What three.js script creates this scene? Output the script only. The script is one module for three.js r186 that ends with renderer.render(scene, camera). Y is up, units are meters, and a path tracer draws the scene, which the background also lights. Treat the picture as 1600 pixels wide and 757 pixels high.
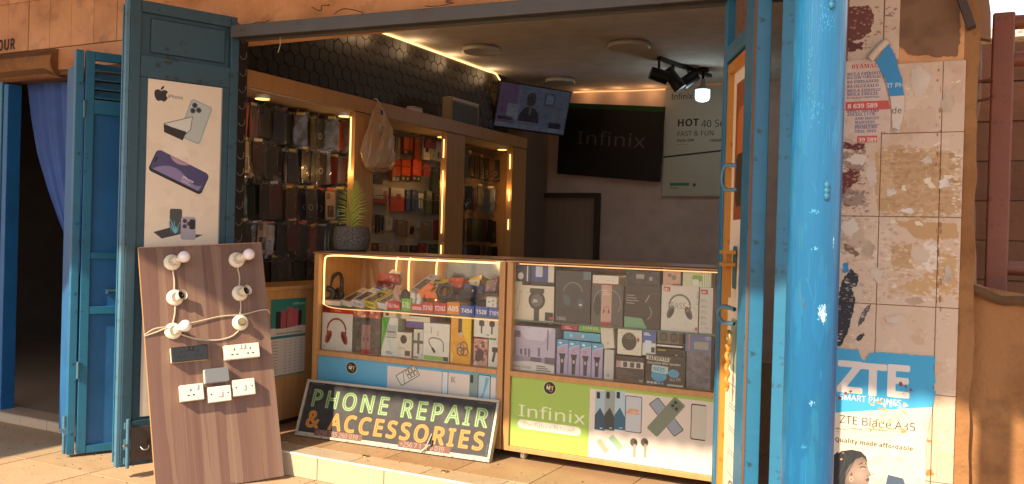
import * as THREE from 'three';
import { RoundedBoxGeometry } from 'three/addons/geometries/RoundedBoxGeometry.js';
import { mergeGeometries } from 'three/addons/utils/BufferGeometryUtils.js';

// ---------------------------------------------------------------- camera, sky, sun, exposure
const scene = new THREE.Scene();
const W = 1024, H = 484;
const F = 1384, CX = 800, CY = 378.5;                       // focal length and centre in photograph pixels
const camera = new THREE.PerspectiveCamera(2 * Math.atan(CY / F) * 180 / Math.PI, W / H, 0.05, 400);
camera.position.set(0, 1.11, 0);
camera.rotation.order = 'YXZ';
camera.rotation.set(-0.35 * Math.PI / 180, 27.5 * Math.PI / 180, 1.6 * Math.PI / 180);
camera.updateMatrixWorld(true);
const renderer = new THREE.WebGLRenderer({ antialias: true });
renderer.setSize(W, H);
renderer.toneMapping = THREE.LinearToneMapping;
renderer.toneMappingExposure = 2.2;
renderer.shadowMap.enabled = true;
{
  const w = 128, h = 64, d = new Float32Array(w * h * 4);
  for (let j = 0; j < h; j++) for (let i = 0; i < w; i++) {
    const e = Math.max(0, ((j + 0.5) / h - 0.5) * 2);        // 0 at the horizon, 1 overhead (rows run upward)
    const k = Math.pow(1 - e, 2.5), o = (j * w + i) * 4;
    d[o] = 0.36 + 0.62 * k; d[o + 1] = 0.50 + 0.46 * k; d[o + 2] = 0.78 + 0.14 * k; d[o + 3] = 1;
  }
  const t = new THREE.DataTexture(d, w, h, THREE.RGBAFormat, THREE.FloatType);
  t.mapping = THREE.EquirectangularReflectionMapping; t.magFilter = THREE.LinearFilter; t.minFilter = THREE.LinearFilter; t.needsUpdate = true;
  scene.background = t; scene.environment = t; scene.backgroundIntensity = 1.0; scene.environmentIntensity = 1.0;
}
const AZ = 14 * Math.PI / 180, EL = 38.8 * Math.PI / 180;
const sun = new THREE.DirectionalLight(new THREE.Color(1.0, 0.83, 0.60), 4.2);
sun.position.set(-2.2 - Math.sin(AZ) * Math.cos(EL) * 20, Math.sin(EL) * 20, -3.5 + Math.cos(AZ) * Math.cos(EL) * 20);
sun.target.position.set(-2.2, 0, -3.5);
sun.castShadow = true; sun.shadow.radius = 1.5; sun.shadow.mapSize.set(4096, 4096);
Object.assign(sun.shadow.camera, { left: -8, right: 8, top: 8, bottom: -8, near: 1, far: 60 });
scene.add(sun, sun.target);

// ---------------------------------------------------------------- helpers
let seed = 7;
const rnd = () => { seed = (seed + 0x6d2b79f5) | 0; let t = Math.imul(seed ^ (seed >>> 15), 1 | seed); t = (t + Math.imul(t ^ (t >>> 7), 61 | t)) ^ t; return ((t ^ (t >>> 14)) >>> 0) / 4294967296; };
const rr = (a, b) => a + (b - a) * rnd();
const pick = (a) => a[Math.floor(rnd() * a.length)];
const V = (x, y, z) => new THREE.Vector3(x, y, z);
const ray = (px, py) => V((px - CX) / F, -(py - CY) / F, -1).applyQuaternion(camera.quaternion);
const cp = camera.position;
const onX = (px, py, x) => { const d = ray(px, py); return cp.clone().addScaledVector(d, (x - cp.x) / d.x); };
const onY = (px, py, y) => { const d = ray(px, py); return cp.clone().addScaledVector(d, (y - cp.y) / d.y); };
const onZ = (px, py, z) => { const d = ray(px, py); return cp.clone().addScaledVector(d, (z - cp.z) / d.z); };
const onP = (px, py, p, n) => { const d = ray(px, py); return cp.clone().addScaledVector(d, p.clone().sub(cp).dot(n) / d.dot(n)); };
const used = {};
const numbered = (n) => { const k = used[n] = (used[n] ?? -1) + 1; return k ? n + '_' + String(k).padStart(3, '0') : n; };
function shadows(o) { o.castShadow = true; o.receiveShadow = true; return o; }
function part(name, geo, m, parent, label) {
  const o = shadows(new THREE.Mesh(Array.isArray(geo) ? merge(geo) : geo, m)); o.name = name; parent.add(o);
  if (label) o.userData.label = label;
  return o;
}
function thing(name, label, category, pos = [0, 0, 0], group) {
  const o = new THREE.Group(); o.name = numbered(name); o.position.set(...pos); scene.add(o);
  o.userData = { label, category }; if (group) o.userData.group = group;
  return o;
}
function one(name, label, category, geo, m, pos = [0, 0, 0], group) {
  const o = shadows(new THREE.Mesh(Array.isArray(geo) ? merge(geo) : geo, m)); o.name = numbered(name); o.position.set(...pos); scene.add(o);
  o.userData = { label, category }; if (group) o.userData.group = group;
  return o;
}
function struct(name, geo, m, label) {
  const o = shadows(new THREE.Mesh(Array.isArray(geo) ? merge(geo) : geo, m)); o.name = name; scene.add(o);
  o.userData = { kind: 'structure' }; if (label) { o.userData.label = label; }
  return o;
}
const merge = (list) => mergeGeometries(list.map((g) => { const q = g.index ? g.toNonIndexed() : g; for (const k of Object.keys(q.attributes)) if (!['position', 'normal', 'uv'].includes(k)) q.deleteAttribute(k); return q; }));
function uvm(g) {                                            // uv in metres, by the way each face points
  const p = g.attributes.position, n = g.attributes.normal, u = g.attributes.uv;
  for (let i = 0; i < p.count; i++) {
    const ax = Math.abs(n.getX(i)), ay = Math.abs(n.getY(i)), az = Math.abs(n.getZ(i));
    if (ax > ay && ax > az) u.setXY(i, p.getZ(i), p.getY(i)); else if (ay > az) u.setXY(i, p.getX(i), p.getZ(i)); else u.setXY(i, p.getX(i), p.getY(i));
  }
  return g;
}
const bx = (w, h, d, x = 0, y = 0, z = 0, r = 0) => uvm((r ? new RoundedBoxGeometry(w, h, d, 1, r) : new THREE.BoxGeometry(w, h, d)).translate(x, y, z));
const span = (x0, x1, y0, y1, z0, z1, r = 0) => bx(Math.abs(x1 - x0), Math.abs(y1 - y0), Math.abs(z1 - z0), (x0 + x1) / 2, (y0 + y1) / 2, (z0 + z1) / 2, r);
const cyl = (r0, r1, h, n = 16, x = 0, y = 0, z = 0) => new THREE.CylinderGeometry(r0, r1, h, n).translate(x, y, z);
const tube = (pts, r, seg = 24, n = 6) => new THREE.TubeGeometry(new THREE.CatmullRomCurve3(pts.map((p) => p.isVector3 ? p : V(...p))), seg, r, n);
const bar = (a, b, r, n = 8) => { const d = b.clone().sub(a), g = new THREE.CylinderGeometry(r, r, d.length(), n); g.applyQuaternion(new THREE.Quaternion().setFromUnitVectors(V(0, 1, 0), d.clone().normalize())); return g.translate(...a.clone().add(b).multiplyScalar(0.5).toArray()); };

// ---------------------------------------------------------------- textures
function fbmGrid(n, base, oct, s) {                          // tileable value noise, 0..1
  const out = new Float32Array(n * n); let amp = 1, tot = 0, f = base;
  for (let o = 0; o < oct; o++) {
    const g = new Float32Array(f * f); let q = s * 977 + o * 131 + 1;
    for (let i = 0; i < f * f; i++) { q = (Math.imul(q, 1664525) + 1013904223) >>> 0; g[i] = q / 4294967296; }
    for (let y = 0; y < n; y++) for (let x = 0; x < n; x++) {
      const fx = x / n * f, fy = y / n * f, x0 = Math.floor(fx), y0 = Math.floor(fy), a = fx - x0, b = fy - y0, u = a * a * (3 - 2 * a), v = b * b * (3 - 2 * b);
      const x1 = (x0 + 1) % f, y1 = (y0 + 1) % f;
      out[y * n + x] += amp * ((g[y0 * f + x0] * (1 - u) + g[y0 * f + x1] * u) * (1 - v) + (g[y1 * f + x0] * (1 - u) + g[y1 * f + x1] * u) * v);
    }
    tot += amp; amp *= 0.55; f = Math.min(n, f * 2);
  }
  for (let i = 0; i < n * n; i++) out[i] /= tot;
  return out;
}
function greyTex(n, fn, rep = 1, srgb = false) {
  const d = new Uint8Array(n * n * 4);
  for (let y = 0; y < n; y++) for (let x = 0; x < n; x++) { const c = fn(x, y), o = (y * n + x) * 4; const a = Array.isArray(c) ? c : [c, c, c]; for (let k = 0; k < 3; k++) d[o + k] = Math.max(0, Math.min(255, a[k] * 255)); d[o + 3] = 255; }
  const t = new THREE.DataTexture(d, n, n, THREE.RGBAFormat); t.wrapS = t.wrapT = THREE.RepeatWrapping; t.magFilter = THREE.LinearFilter; t.minFilter = THREE.LinearMipmapLinearFilter; t.generateMipmaps = true;
  t.repeat.set(rep, rep); if (srgb) t.colorSpace = THREE.SRGBColorSpace; t.needsUpdate = true; return t;
}
const N1 = fbmGrid(512, 8, 6, 1), N2 = fbmGrid(512, 4, 7, 2), N3 = fbmGrid(512, 24, 4, 3);
const at = (N, x, y) => N[((y % 512) + 512) % 512 * 512 + ((x % 512) + 512) % 512];
const clamp = (v, a = 0, b = 1) => Math.max(a, Math.min(b, v));
const T = {
  soft: greyTex(512, (x, y) => 0.80 + 0.34 * (at(N1, x, y) - 0.35), 0.9),
  dust: greyTex(512, (x, y) => { const d = clamp((at(N2, x, y) - 0.50) * 4) * 0.55, f = at(N3, x, y) * 0.14; const v = 0.92 - f; return [v + d * 0.05, v - d * 0.10, v - d * 0.30]; }, 0.7),
  stain: greyTex(512, (x, y) => { const a = clamp((at(N2, x, y) - 0.42) * 3.2), b = clamp((at(N1, x * 2, y * 2) - 0.55) * 5); const v = 1 - 0.30 * a - 0.22 * b; return [v, v * (1 - 0.10 * a), v * (1 - 0.22 * a)]; }, 0.8),
  bump: greyTex(512, (x, y) => at(N1, x, y), 1.6),
  gritty: greyTex(512, (x, y) => at(N1, x, y) * 0.6 + at(N2, x, y) * 0.25 + at(N3, x * 3, y * 3) * 0.15, 1.5),
  drip: greyTex(512, (x, y) => at(N1, x * 2, Math.floor(y / 3)) * 0.6 + at(N3, x, y) * 0.4, 4),
  rough: greyTex(512, (x, y) => at(N3, x, y) * 0.5 + at(N2, x, y) * 0.5, 3),
  grain: greyTex(512, (x, y) => { const w = at(N2, x, y) * 22; const v = at(N1, Math.floor((x + w) * 3.1), Math.floor(y / 12)); const f = at(N3, Math.floor(x * 5), Math.floor(y / 30)); return 0.70 + 0.30 * v + 0.12 * (f - 0.5); }, 1.5),
  scuff: greyTex(512, (x, y) => { const s = clamp((at(N3, x, y * 3) - 0.63) * 9), c = clamp((at(N2, x, y) - 0.6) * 6); const r = clamp((at(N1, x * 3 + 77, y * 3) - 0.70) * 14), v = 0.93 - 0.16 * at(N1, x, y); return [v + 0.07 * s - 0.25 * r, v - 0.22 * c + 0.07 * s - 0.5 * r, v - 0.30 * c + 0.05 * s - 0.62 * r]; }, 0.9),
};
const mats = [];
function mat(color, o = {}) {
  const P = o.physical ? THREE.MeshPhysicalMaterial : THREE.MeshStandardMaterial; const q = { ...o }; delete q.physical;
  const m = new P({ color: Array.isArray(color) ? new THREE.Color(...color) : new THREE.Color(color), roughness: 0.7, metalness: 0, ...q }); mats.push(m); return m;
}
function canvas(w, h, draw) { const c = document.createElement('canvas'); c.width = w; c.height = h; const g = c.getContext('2d'); draw(g, w, h); return c; }
function canvasTex(w, h, draw) { const t = new THREE.CanvasTexture(canvas(w, h, draw)); t.colorSpace = THREE.SRGBColorSpace; t.anisotropy = 8; return t; }
const M = {
  facade: mat([0.60, 0.30, 0.135], { map: T.stain, bumpMap: T.gritty, bumpScale: 0.012, roughness: 0.92 }),
  facadeTile: [[0.66, 0.34, 0.155], [0.70, 0.37, 0.175], [0.62, 0.31, 0.14]].map((c) => mat(c, { map: T.stain, roughness: 0.6 })),
  mortar: mat([0.18, 0.085, 0.04], { roughness: 0.95, map: T.soft }),
  plaster: mat([0.29, 0.135, 0.048], { map: T.stain, bumpMap: T.gritty, bumpScale: 0.014, roughness: 0.95 }),
  brownPaint: mat([0.20, 0.060, 0.028], { map: T.scuff, roughness: 0.6, bumpMap: T.bump, bumpScale: 0.004 }),
  block: [[0.24, 0.095, 0.04], [0.27, 0.105, 0.045], [0.21, 0.085, 0.036]].map((c) => mat(c, { map: T.soft, bumpMap: T.bump, bumpScale: 0.008, roughness: 0.9 })),
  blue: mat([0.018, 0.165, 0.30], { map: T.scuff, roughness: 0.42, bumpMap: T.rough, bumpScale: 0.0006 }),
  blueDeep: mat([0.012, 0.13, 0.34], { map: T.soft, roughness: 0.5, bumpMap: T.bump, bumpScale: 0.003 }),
  teal: mat([0.030, 0.086, 0.122], { map: T.scuff, roughness: 0.5, bumpMap: T.rough, bumpScale: 0.0008 }),  // blue door paint, darkened in colour to the tone it takes in shade
  steel: mat([0.35, 0.34, 0.32], { metalness: 0.8, roughness: 0.4 }),
  steelBlue: mat([0.10, 0.24, 0.33], { metalness: 0.2, roughness: 0.5, map: T.scuff }),
  lintel: mat([0.10, 0.105, 0.11], { map: T.scuff, roughness: 0.55 }),
  yellow: mat([0.55, 0.235, 0.025], { map: T.scuff, roughness: 0.5 }),
  wood: mat([0.56, 0.29, 0.105], { map: T.grain, roughness: 0.42 }),
  ceiling: mat([0.86, 0.79, 0.70], { map: T.soft, roughness: 0.9 }),
  backWall: mat([0.63, 0.49, 0.42], { map: T.soft, roughness: 0.85 }),
  hex: mat([0.022, 0.015, 0.010], { roughness: 0.45, map: T.soft }),
  hexGap: mat([0.20, 0.155, 0.115], { roughness: 0.8 }), hexGlint: mat([0.28, 0.23, 0.18], { roughness: 0.6 }),  // both lighter than the tiles, standing for light caught on bevelled edges
  whiteBoard: mat([0.55, 0.47, 0.38], { roughness: 0.6, map: T.soft }),
  dark: mat([0.012, 0.010, 0.009], { roughness: 0.8 }),
  darkWood: mat([0.045, 0.024, 0.014], { roughness: 0.6 }),
  black: mat([0.014, 0.014, 0.015], { roughness: 0.38 }),
  rubber: mat([0.02, 0.02, 0.02], { roughness: 0.8 }),
  white: mat([0.78, 0.74, 0.66], { roughness: 0.42, map: T.soft }),
  cream: mat([0.76, 0.68, 0.54], { roughness: 0.35 }),
  bulbWhite: mat([0.86, 0.80, 0.80], { roughness: 0.22 }),
  grey: mat([0.17, 0.18, 0.19], { roughness: 0.45 }),
  brass: mat([0.45, 0.30, 0.12], { metalness: 0.8, roughness: 0.4 }),
  hole: mat([0.01, 0.01, 0.01], { roughness: 0.9 }),
  cord: mat([0.50, 0.42, 0.30], { roughness: 0.6 }),
  orange: mat([0.75, 0.17, 0.03], { roughness: 0.4 }),
  glass: mat([0.97, 0.99, 0.98], { physical: true, transmission: 1, thickness: 0, roughness: 0.02, ior: 1.45 }),
  glassEdge: mat([0.10, 0.17, 0.14], { roughness: 0.15 }),
  bag: mat([0.97, 0.95, 0.92], { physical: true, transmission: 0.97, thickness: 0, roughness: 0.12, ior: 1.3 }),
  bigBag: mat([0.90, 0.71, 0.48], { physical: true, transmission: 0.72, thickness: 0, roughness: 0.34, ior: 1.5 }),
  mirror: mat([0.30, 0.30, 0.28], { metalness: 0.85, roughness: 0.16 }),
  curtain: mat([0.075, 0.15, 0.44], { roughness: 0.95, map: T.soft }),
  floorTile: [[0.40, 0.25, 0.135], [0.43, 0.275, 0.15], [0.37, 0.23, 0.12]].map((c) => mat(c, { map: T.dust, roughness: 0.55 })),
  pave: [[0.50, 0.345, 0.20], [0.53, 0.365, 0.215], [0.47, 0.325, 0.185]].map((c) => mat(c, { map: T.dust, roughness: 0.85, bumpMap: T.bump, bumpScale: 0.003 })),
  soil: mat([0.38, 0.225, 0.125], { map: T.stain, roughness: 1, bumpMap: T.bump, bumpScale: 0.03 }),
  iron: mat([0.45, 0.42, 0.38], { metalness: 0.4, roughness: 0.6, map: T.scuff }),
  pot: mat([0.20, 0.17, 0.14], { roughness: 0.9, map: greyTex(256, (x, y) => { const v = at(N3, x * 2, y * 2); return v > 0.6 ? 1 : v * 0.8; }, 6), bumpMap: T.rough, bumpScale: 0.004 }),
  leaf: mat([0.40, 0.46, 0.07], { physical: true, transmission: 0.2, thickness: 0, roughness: 0.75 }),
};
const glow = (c, k) => mat([0.2, 0.2, 0.2], { emissive: new THREE.Color(...c), emissiveIntensity: k, roughness: 0.6 });
M.strip = glow([1.0, 0.60, 0.20], 1.5); M.stripDim = glow([1.0, 0.45, 0.16], 0.7);
M.downlight = glow([1.0, 0.62, 0.15], 1.0); M.bulbLit = glow([0.62, 0.95, 1.0], 1.2);

// atlas for printed packaging: a carton's plain faces take the mean colour of its own print
const AT = 2048, atlas = document.createElement('canvas'); atlas.width = atlas.height = AT;
const ag = atlas.getContext('2d'); ag.fillStyle = '#888'; ag.fillRect(0, 0, AT, AT);
let ax = 2, ay = 2, arow = 0;
function print(w, h, draw) {
  w = Math.round(w); h = Math.round(h);
  if (ax + w + 14 > AT) { ax = 2; ay += arow + 4; arow = 0; }
  if (ay + h > AT) throw new Error('atlas full');
  const x = ax, y = ay; ax += w + 16; arow = Math.max(arow, h, 12);
  ag.save(); ag.beginPath(); ag.rect(x, y, w, h); ag.clip(); ag.translate(x, y); draw(ag, w, h); ag.restore();
  const im = ag.getImageData(x, y, w, h).data; let cr = 0, cg = 0, cb = 0, cn = 0; for (let i = 0; i < im.length; i += 44) { cr += im[i]; cg += im[i + 1]; cb += im[i + 2]; cn++; }
  ag.fillStyle = `rgb(${cr / cn | 0},${cg / cn | 0},${cb / cn | 0})`; ag.fillRect(x + w + 2, y, 12, 12);   // sides carry the mean colour of the print
  return { u0: (x + 1) / AT, u1: (x + w - 1) / AT, v0: 1 - (y + h - 1) / AT, v1: 1 - (y + 1) / AT, su: (x + w + 8) / AT, sv: 1 - (y + 6) / AT };
}
const atlasTex = new THREE.CanvasTexture(atlas); atlasTex.colorSpace = THREE.SRGBColorSpace; atlasTex.anisotropy = 8;
M.print = mat([1, 1, 1], { map: atlasTex, roughness: 0.38 });
M.printMatt = mat([1, 1, 1], { map: atlasTex, roughness: 0.6 });
function cartonGeo(w, h, d, p, face = 4, pTop) {             // box standing on y = 0, front face at z = 0, body behind it
  const g = new THREE.BoxGeometry(w, h, d), u = g.attributes.uv;
  for (let f = 0; f < 6; f++) for (let k = 0; k < 4; k++) {
    const i = f * 4 + k, q = f === face ? p : (f === 2 && pTop) ? pTop : null;
    if (q) u.setXY(i, q.u0 + (q.u1 - q.u0) * u.getX(i), q.v0 + (q.v1 - q.v0) * u.getY(i)); else u.setXY(i, p.su, p.sv);
  }
  return g.translate(0, h / 2, -d / 2);
}
// drawing pieces for prints
const fill = (c) => (g, w, h) => { g.fillStyle = c; g.fillRect(0, 0, w, h); };
function rrect(g, x, y, w, h, r, c, s) { g.beginPath(); g.roundRect(x, y, w, h, r); if (c) { g.fillStyle = c; g.fill(); } if (s) { g.strokeStyle = s; g.stroke(); } }
function txt(g, s, x, y, size, c, o = {}) { g.save(); g.translate(x, y); g.rotate(o.rot || 0); g.font = (o.bold ? 'bold ' : '') + size + 'px ' + (o.font || 'sans-serif'); g.textAlign = o.align || 'left'; g.textBaseline = 'alphabetic'; if (o.sx) g.scale(o.sx, 1); if (o.stroke) { g.strokeStyle = c; g.lineWidth = o.stroke; g.strokeText(s, 0, 0); } else { g.fillStyle = c; g.fillText(s, 0, 0); } g.restore(); }
function phone(g, cx, cy, w, h, rot, body, scr, cams) {
  g.save(); g.translate(cx, cy); g.rotate(rot); rrect(g, -w / 2, -h / 2, w, h, w * 0.14, body);
  if (scr) rrect(g, -w / 2 + w * 0.06, -h / 2 + w * 0.06, w * 0.88, h - w * 0.12, w * 0.1, scr);
  if (cams) { rrect(g, -w * 0.4, -h * 0.44, w * 0.42, w * 0.46, w * 0.1, 'rgba(60,60,60,.45)'); for (const [a, b] of [[-0.3, 0.1], [-0.3, 0.32], [-0.08, 0.2]]) { g.beginPath(); g.arc(w * a, -h * 0.44 + w * b, w * 0.08, 0, 7); g.fillStyle = '#16181c'; g.fill(); } }
  g.restore();
}
function headset(g, cx, cy, r, c, c2) {
  g.lineWidth = r * 0.16; g.strokeStyle = c; g.beginPath(); g.arc(cx, cy, r, Math.PI * 1.02, Math.PI * 1.98); g.stroke();
  for (const s of [-1, 1]) { g.save(); g.translate(cx + s * r * 0.86, cy + r * 0.62); g.rotate(-s * 0.42); g.beginPath(); g.ellipse(0, 0, r * 0.30, r * 0.62, 0, 0, 7); g.fillStyle = c2 || c; g.fill(); g.beginPath(); g.ellipse(s * -0.08 * r, 0, r * 0.14, r * 0.46, 0, 0, 7); g.fillStyle = 'rgba(0,0,0,.35)'; g.fill(); g.restore(); g.beginPath(); g.moveTo(cx + s * r, cy); g.lineTo(cx + s * r * 0.96, cy + r * 0.4); g.stroke(); }
}
function fitTxt(g, s, w, h, c) { if (!s) return; g.font = 'bold ' + h * 0.6 + 'px sans-serif'; const m = g.measureText(s).width; txt(g, s, w * 0.08, h * 0.74, h * 0.6, c, { bold: 1, sx: Math.min(1, w * 0.84 / m) }); }
function lines(g, x, y, w, n, dy, c, th = 2) { g.fillStyle = c; for (let i = 0; i < n; i++) g.fillRect(x, y + i * dy, w * (0.55 + 0.45 * ((i * 37 % 11) / 11)), th); }
function blobs(g, w, h, n, cols, r0, r1) { for (let i = 0; i < n; i++) { const x = rr(0, w), y = rr(0, h), r = rr(r0, r1); g.fillStyle = pick(cols); g.beginPath(); for (let k = 0; k < 14; k++) { const a = k / 14 * 6.283, q = r * rr(0.55, 1.2); g.lineTo(x + Math.cos(a) * q, y + Math.sin(a) * q * rr(0.6, 1.1)); } g.closePath(); g.fill(); } }
function logoMT(g, x, y, r) {
  g.beginPath(); g.arc(x, y, r, 0, 7); g.fillStyle = '#26231f'; g.fill(); g.lineWidth = r * 0.07; g.strokeStyle = '#d8d2bd'; g.stroke();
  g.save(); g.translate(x - r * 0.02, y); g.rotate(-0.55); g.lineWidth = r * 0.07; g.strokeStyle = '#c9a24a'; g.beginPath(); g.ellipse(0, 0, r * 0.3, r * 0.66, 0, 0, 7); g.stroke(); g.restore();
  txt(g, 'M', x - r * 0.22, y + r * 0.26, r * 0.78, '#efe8d4', { bold: 1, align: 'center' }); txt(g, 'T', x + r * 0.44, y + r * 0.26, r * 0.78, '#e2b44c', { bold: 1, align: 'center' });
}

// ---------------------------------------------------------------- ground, floors, roofs
const SY = -0.12, ZF = -3.43, ZS = -3.905, CEIL = 2.63, XL = -4.0, XR = -0.53, ZB = -8.45;
struct('ground', uvm(new THREE.PlaneGeometry(240, 240).rotateX(-Math.PI / 2).translate(0, SY - 0.014, 0)), M.soil);
const pavement = struct('pavement', bx(13, 0.06, 3.0, -3.5, SY - 0.036, -1.98), mat([0.34, 0.22, 0.12], { roughness: 0.95 }));
for (let i = 0; i < 10; i++) for (let j = 0; j < 4; j++) part('paving_tile', bx(0.494, 0.008, 0.494, -6.6 + i * 0.5, SY - 0.004 + rr(-0.0006, 0.0006), -3.68 + j * 0.5, 0.002), pick(M.pave), pavement);
part('paving_sheet', bx(4.9, 0.008, 2.9, 0.6, SY - 0.004, -1.98), M.pave[0], pavement);
const shopFloor = struct('shop_floor', span(XL, XR, SY, -0.008, ZF - 0.012, ZB), M.mortar);
for (let i = 0; i < 9; i++) {
  const x0 = -3.84 + i * 0.4, x1 = Math.min(x0 + 0.396, XR);
  if (x0 > XR) continue;
  part('tread_tile', span(x0 + 0.0, x1, -0.008, 0.0, ZF - 0.004, ZF - 0.145, 0.0015), pick(M.treads ??= [[0.50, 0.385, 0.255], [0.54, 0.42, 0.285]].map((c) => mat(c, { map: T.dust, roughness: 0.4 }))), shopFloor);
  part('riser_tile', span(x0 - 0.19, x1 - 0.19, SY + 0.002, -0.009, ZF, ZF - 0.012, 0.0015), pick(M.risers ??= [0, 1].map((k) => mat([0.58 + 0.04 * k, 0.49, 0.38], { roughness: 0.35, map: canvasTex(512, 160, (g, w, h) => { g.fillStyle = '#efe6d6'; g.fillRect(0, 0, w, h); g.lineCap = 'round'; for (let q = 0; q < 26; q++) { g.strokeStyle = `rgba(${150 + rr(0, 40)},${115 + rr(0, 30)},80,${rr(0.1, 0.4)})`; g.lineWidth = rr(0.6, 2.4); let x = rr(0, w), y = rr(0, h); g.beginPath(); g.moveTo(x, y); for (let s = 0; s < 6; s++) { x += rr(8, 26); y += rr(-14, 18); g.lineTo(x, y); } g.stroke(); } }) }))), shopFloor).geometry.attributes.uv.array.forEach((v, q, a) => { a[q] = q % 2 ? (v + 0.12) / 0.12 : v / 0.4 + i * 0.37; });
  for (let j = 0; j < 3; j++) part('floor_tile', span(x0 + 0.1, Math.min(x1 + 0.1, XR), -0.008, -0.0005, ZF - 0.149 - j * 0.4, ZF - 0.545 - j * 0.4, 0.0015), pick(M.floorTile), shopFloor);
}
part('floor_sheet', span(XL, XR, -0.008, -0.001, ZF - 1.35, ZB), M.floorTile[0], shopFloor);
part('tread_edge_trim', span(-3.42, XR, -0.0075, 0.0012, ZF + 0.003, ZF - 0.004), M.white, shopFloor);
for (const [px, py] of [[447, 690], [571, 714], [695, 738]]) {
  const p = onY(px, py, 0), t = thing('bolt_hole', 'round metal floor socket for a door bolt set in the step', 'bolt socket', [p.x, 0, p.z], 'bolt sockets in the step');
  part('rim', new THREE.TorusGeometry(0.016, 0.004, 6, 20).rotateX(Math.PI / 2).translate(0, 0.002, 0), M.brass, t);
  part('hole', cyl(0.015, 0.015, 0.003, 16, 0, 0.0022, 0), M.hole, t);
}
struct('ceiling', span(XL - 0.1, XR + 0.1, CEIL, CEIL + 0.08, ZF - 0.1, ZB - 0.1), M.ceiling);
{ // sand grains, chips and crumbs lying on the pavement and step
  const n = 1500, o = new THREE.InstancedMesh(new THREE.IcosahedronGeometry(1, 0), mat([0.30, 0.19, 0.11], { roughness: 1 }), n), m4 = new THREE.Matrix4(), q4 = new THREE.Quaternion();
  for (let i = 0; i < n; i++) { const step = rnd() < 0.25, x = step ? rr(-3.3, -0.9) : rr(-5.4, -2.4), z = step ? rr(-3.88, -3.45) : (rnd() < 0.4 ? ZF + 0.02 + Math.pow(rnd(), 3) * 0.4 : rr(-3.4, -1.9)), k = rr(0.0012, 0.0035) * (rnd() < 0.06 ? 2.2 : 1); m4.compose(V(x, (step ? 0 : SY) + k * 0.4, z), q4.setFromEuler(new THREE.Euler(rr(0, 6), rr(0, 6), rr(0, 6))), V(k, k * rr(0.4, 0.9), k * rr(0.7, 1.5))); o.setMatrixAt(i, m4); o.setColorAt(i, new THREE.Color().setScalar(rr(0.4, 1.5))); }
  o.name = 'street_grit'; o.userData = { kind: 'stuff', label: 'sand grains and crumbs scattered on pavement and step', category: 'grit' }; shadows(o); scene.add(o);
}
// veranda roof over the pavement: the edge of its shade falls across the shop front
{
  const g = new THREE.PlaneGeometry(10.2, 2.84, 400, 1), p = g.attributes.position;
  for (let i = 0; i < p.count; i++) { const x = p.getX(i); p.setXYZ(i, x, p.getY(i), Math.sin(x * 2 * Math.PI / 0.09) * 0.012); }
  g.rotateX(-Math.PI / 2).rotateX(0.075); g.computeVertexNormals();
  const t = thing('veranda_roof', 'corrugated metal veranda roof sheltering the pavement before the shops', 'roof', [-4.1, 3.0, -2.05]);
  part('sheet', uvm(g), mat([0.50, 0.40, 0.31], { map: T.stain, roughness: 0.55, side: THREE.DoubleSide }), t);
  for (const z of [-1.2, 0, 1.25]) part('purlin', bx(10.2, 0.07, 0.05, 0, -0.055 - z * 0.075, z), M.brownPaint, t);
}
{
  const t = thing('added_shade_awning', 'unseen low sheet metal awning added to shade the ground before the neighbouring shop', 'awning', [-6.87, SY, 0.1]);  // out of view, added only to cast shade on the ground at left
  part('sheet', bx(3.3, 0.02, 3.0, 0, 2.52, 0), mat([0.3, 0.26, 0.22], { map: T.stain, roughness: 0.6 }), t);
  for (const [x, z] of [[1.5, 1.4], [-1.5, 1.4], [1.5, -1.4], [-1.5, -1.4]]) part('post', cyl(0.035, 0.035, 2.51, 10, x, 1.255, z), M.blue, t);
}

// ---------------------------------------------------------------- shop front wall
const front = thing('shop_front_wall', 'dusty orange plastered shop front wall with a steel lintel over the opening', 'wall', [0, 0, 0]);
part('pier', span(-4.12, -3.425, SY, 2.164, ZF, ZF - 0.065), M.facade, front);
{
  const g = new THREE.PlaneGeometry(3.7, 0.98, 90, 24), p = g.attributes.position;
  for (let i = 0; i < p.count; i++) { const x = p.getX(i), y = p.getY(i); p.setZ(i, 0.006 * (at(N1, Math.round(x * 300 + 900), Math.round(y * 300 + 900)) - 0.5) + 0.01 * (at(N2, Math.round(x * 90 + 500), Math.round(y * 90 + 300)) - 0.5)); }
  g.computeVertexNormals(); g.translate(-2.27, 2.60, ZF + 0.012);
  part('plaster_face', uvm(g), M.facade, front);
  part('upper_wall', span(-4.12, XR + 0.1, 2.10, 3.1, ZF, ZF - 0.16), M.facade, front);
  // hairline cracks in the plaster, proud lips of broken render
  for (let k = 0; k < 7; k++) { const x = rr(-3.5, -1.2), y = rr(2.13, 2.22), q = []; for (let s = 0; s < 6; s++) q.push(V(x + s * rr(0.02, 0.05), y + rr(-0.018, 0.018), ZF + 0.012)); part('crack', tube(q, 0.0022, 20, 4), M.mortar, front); }
}
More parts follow.
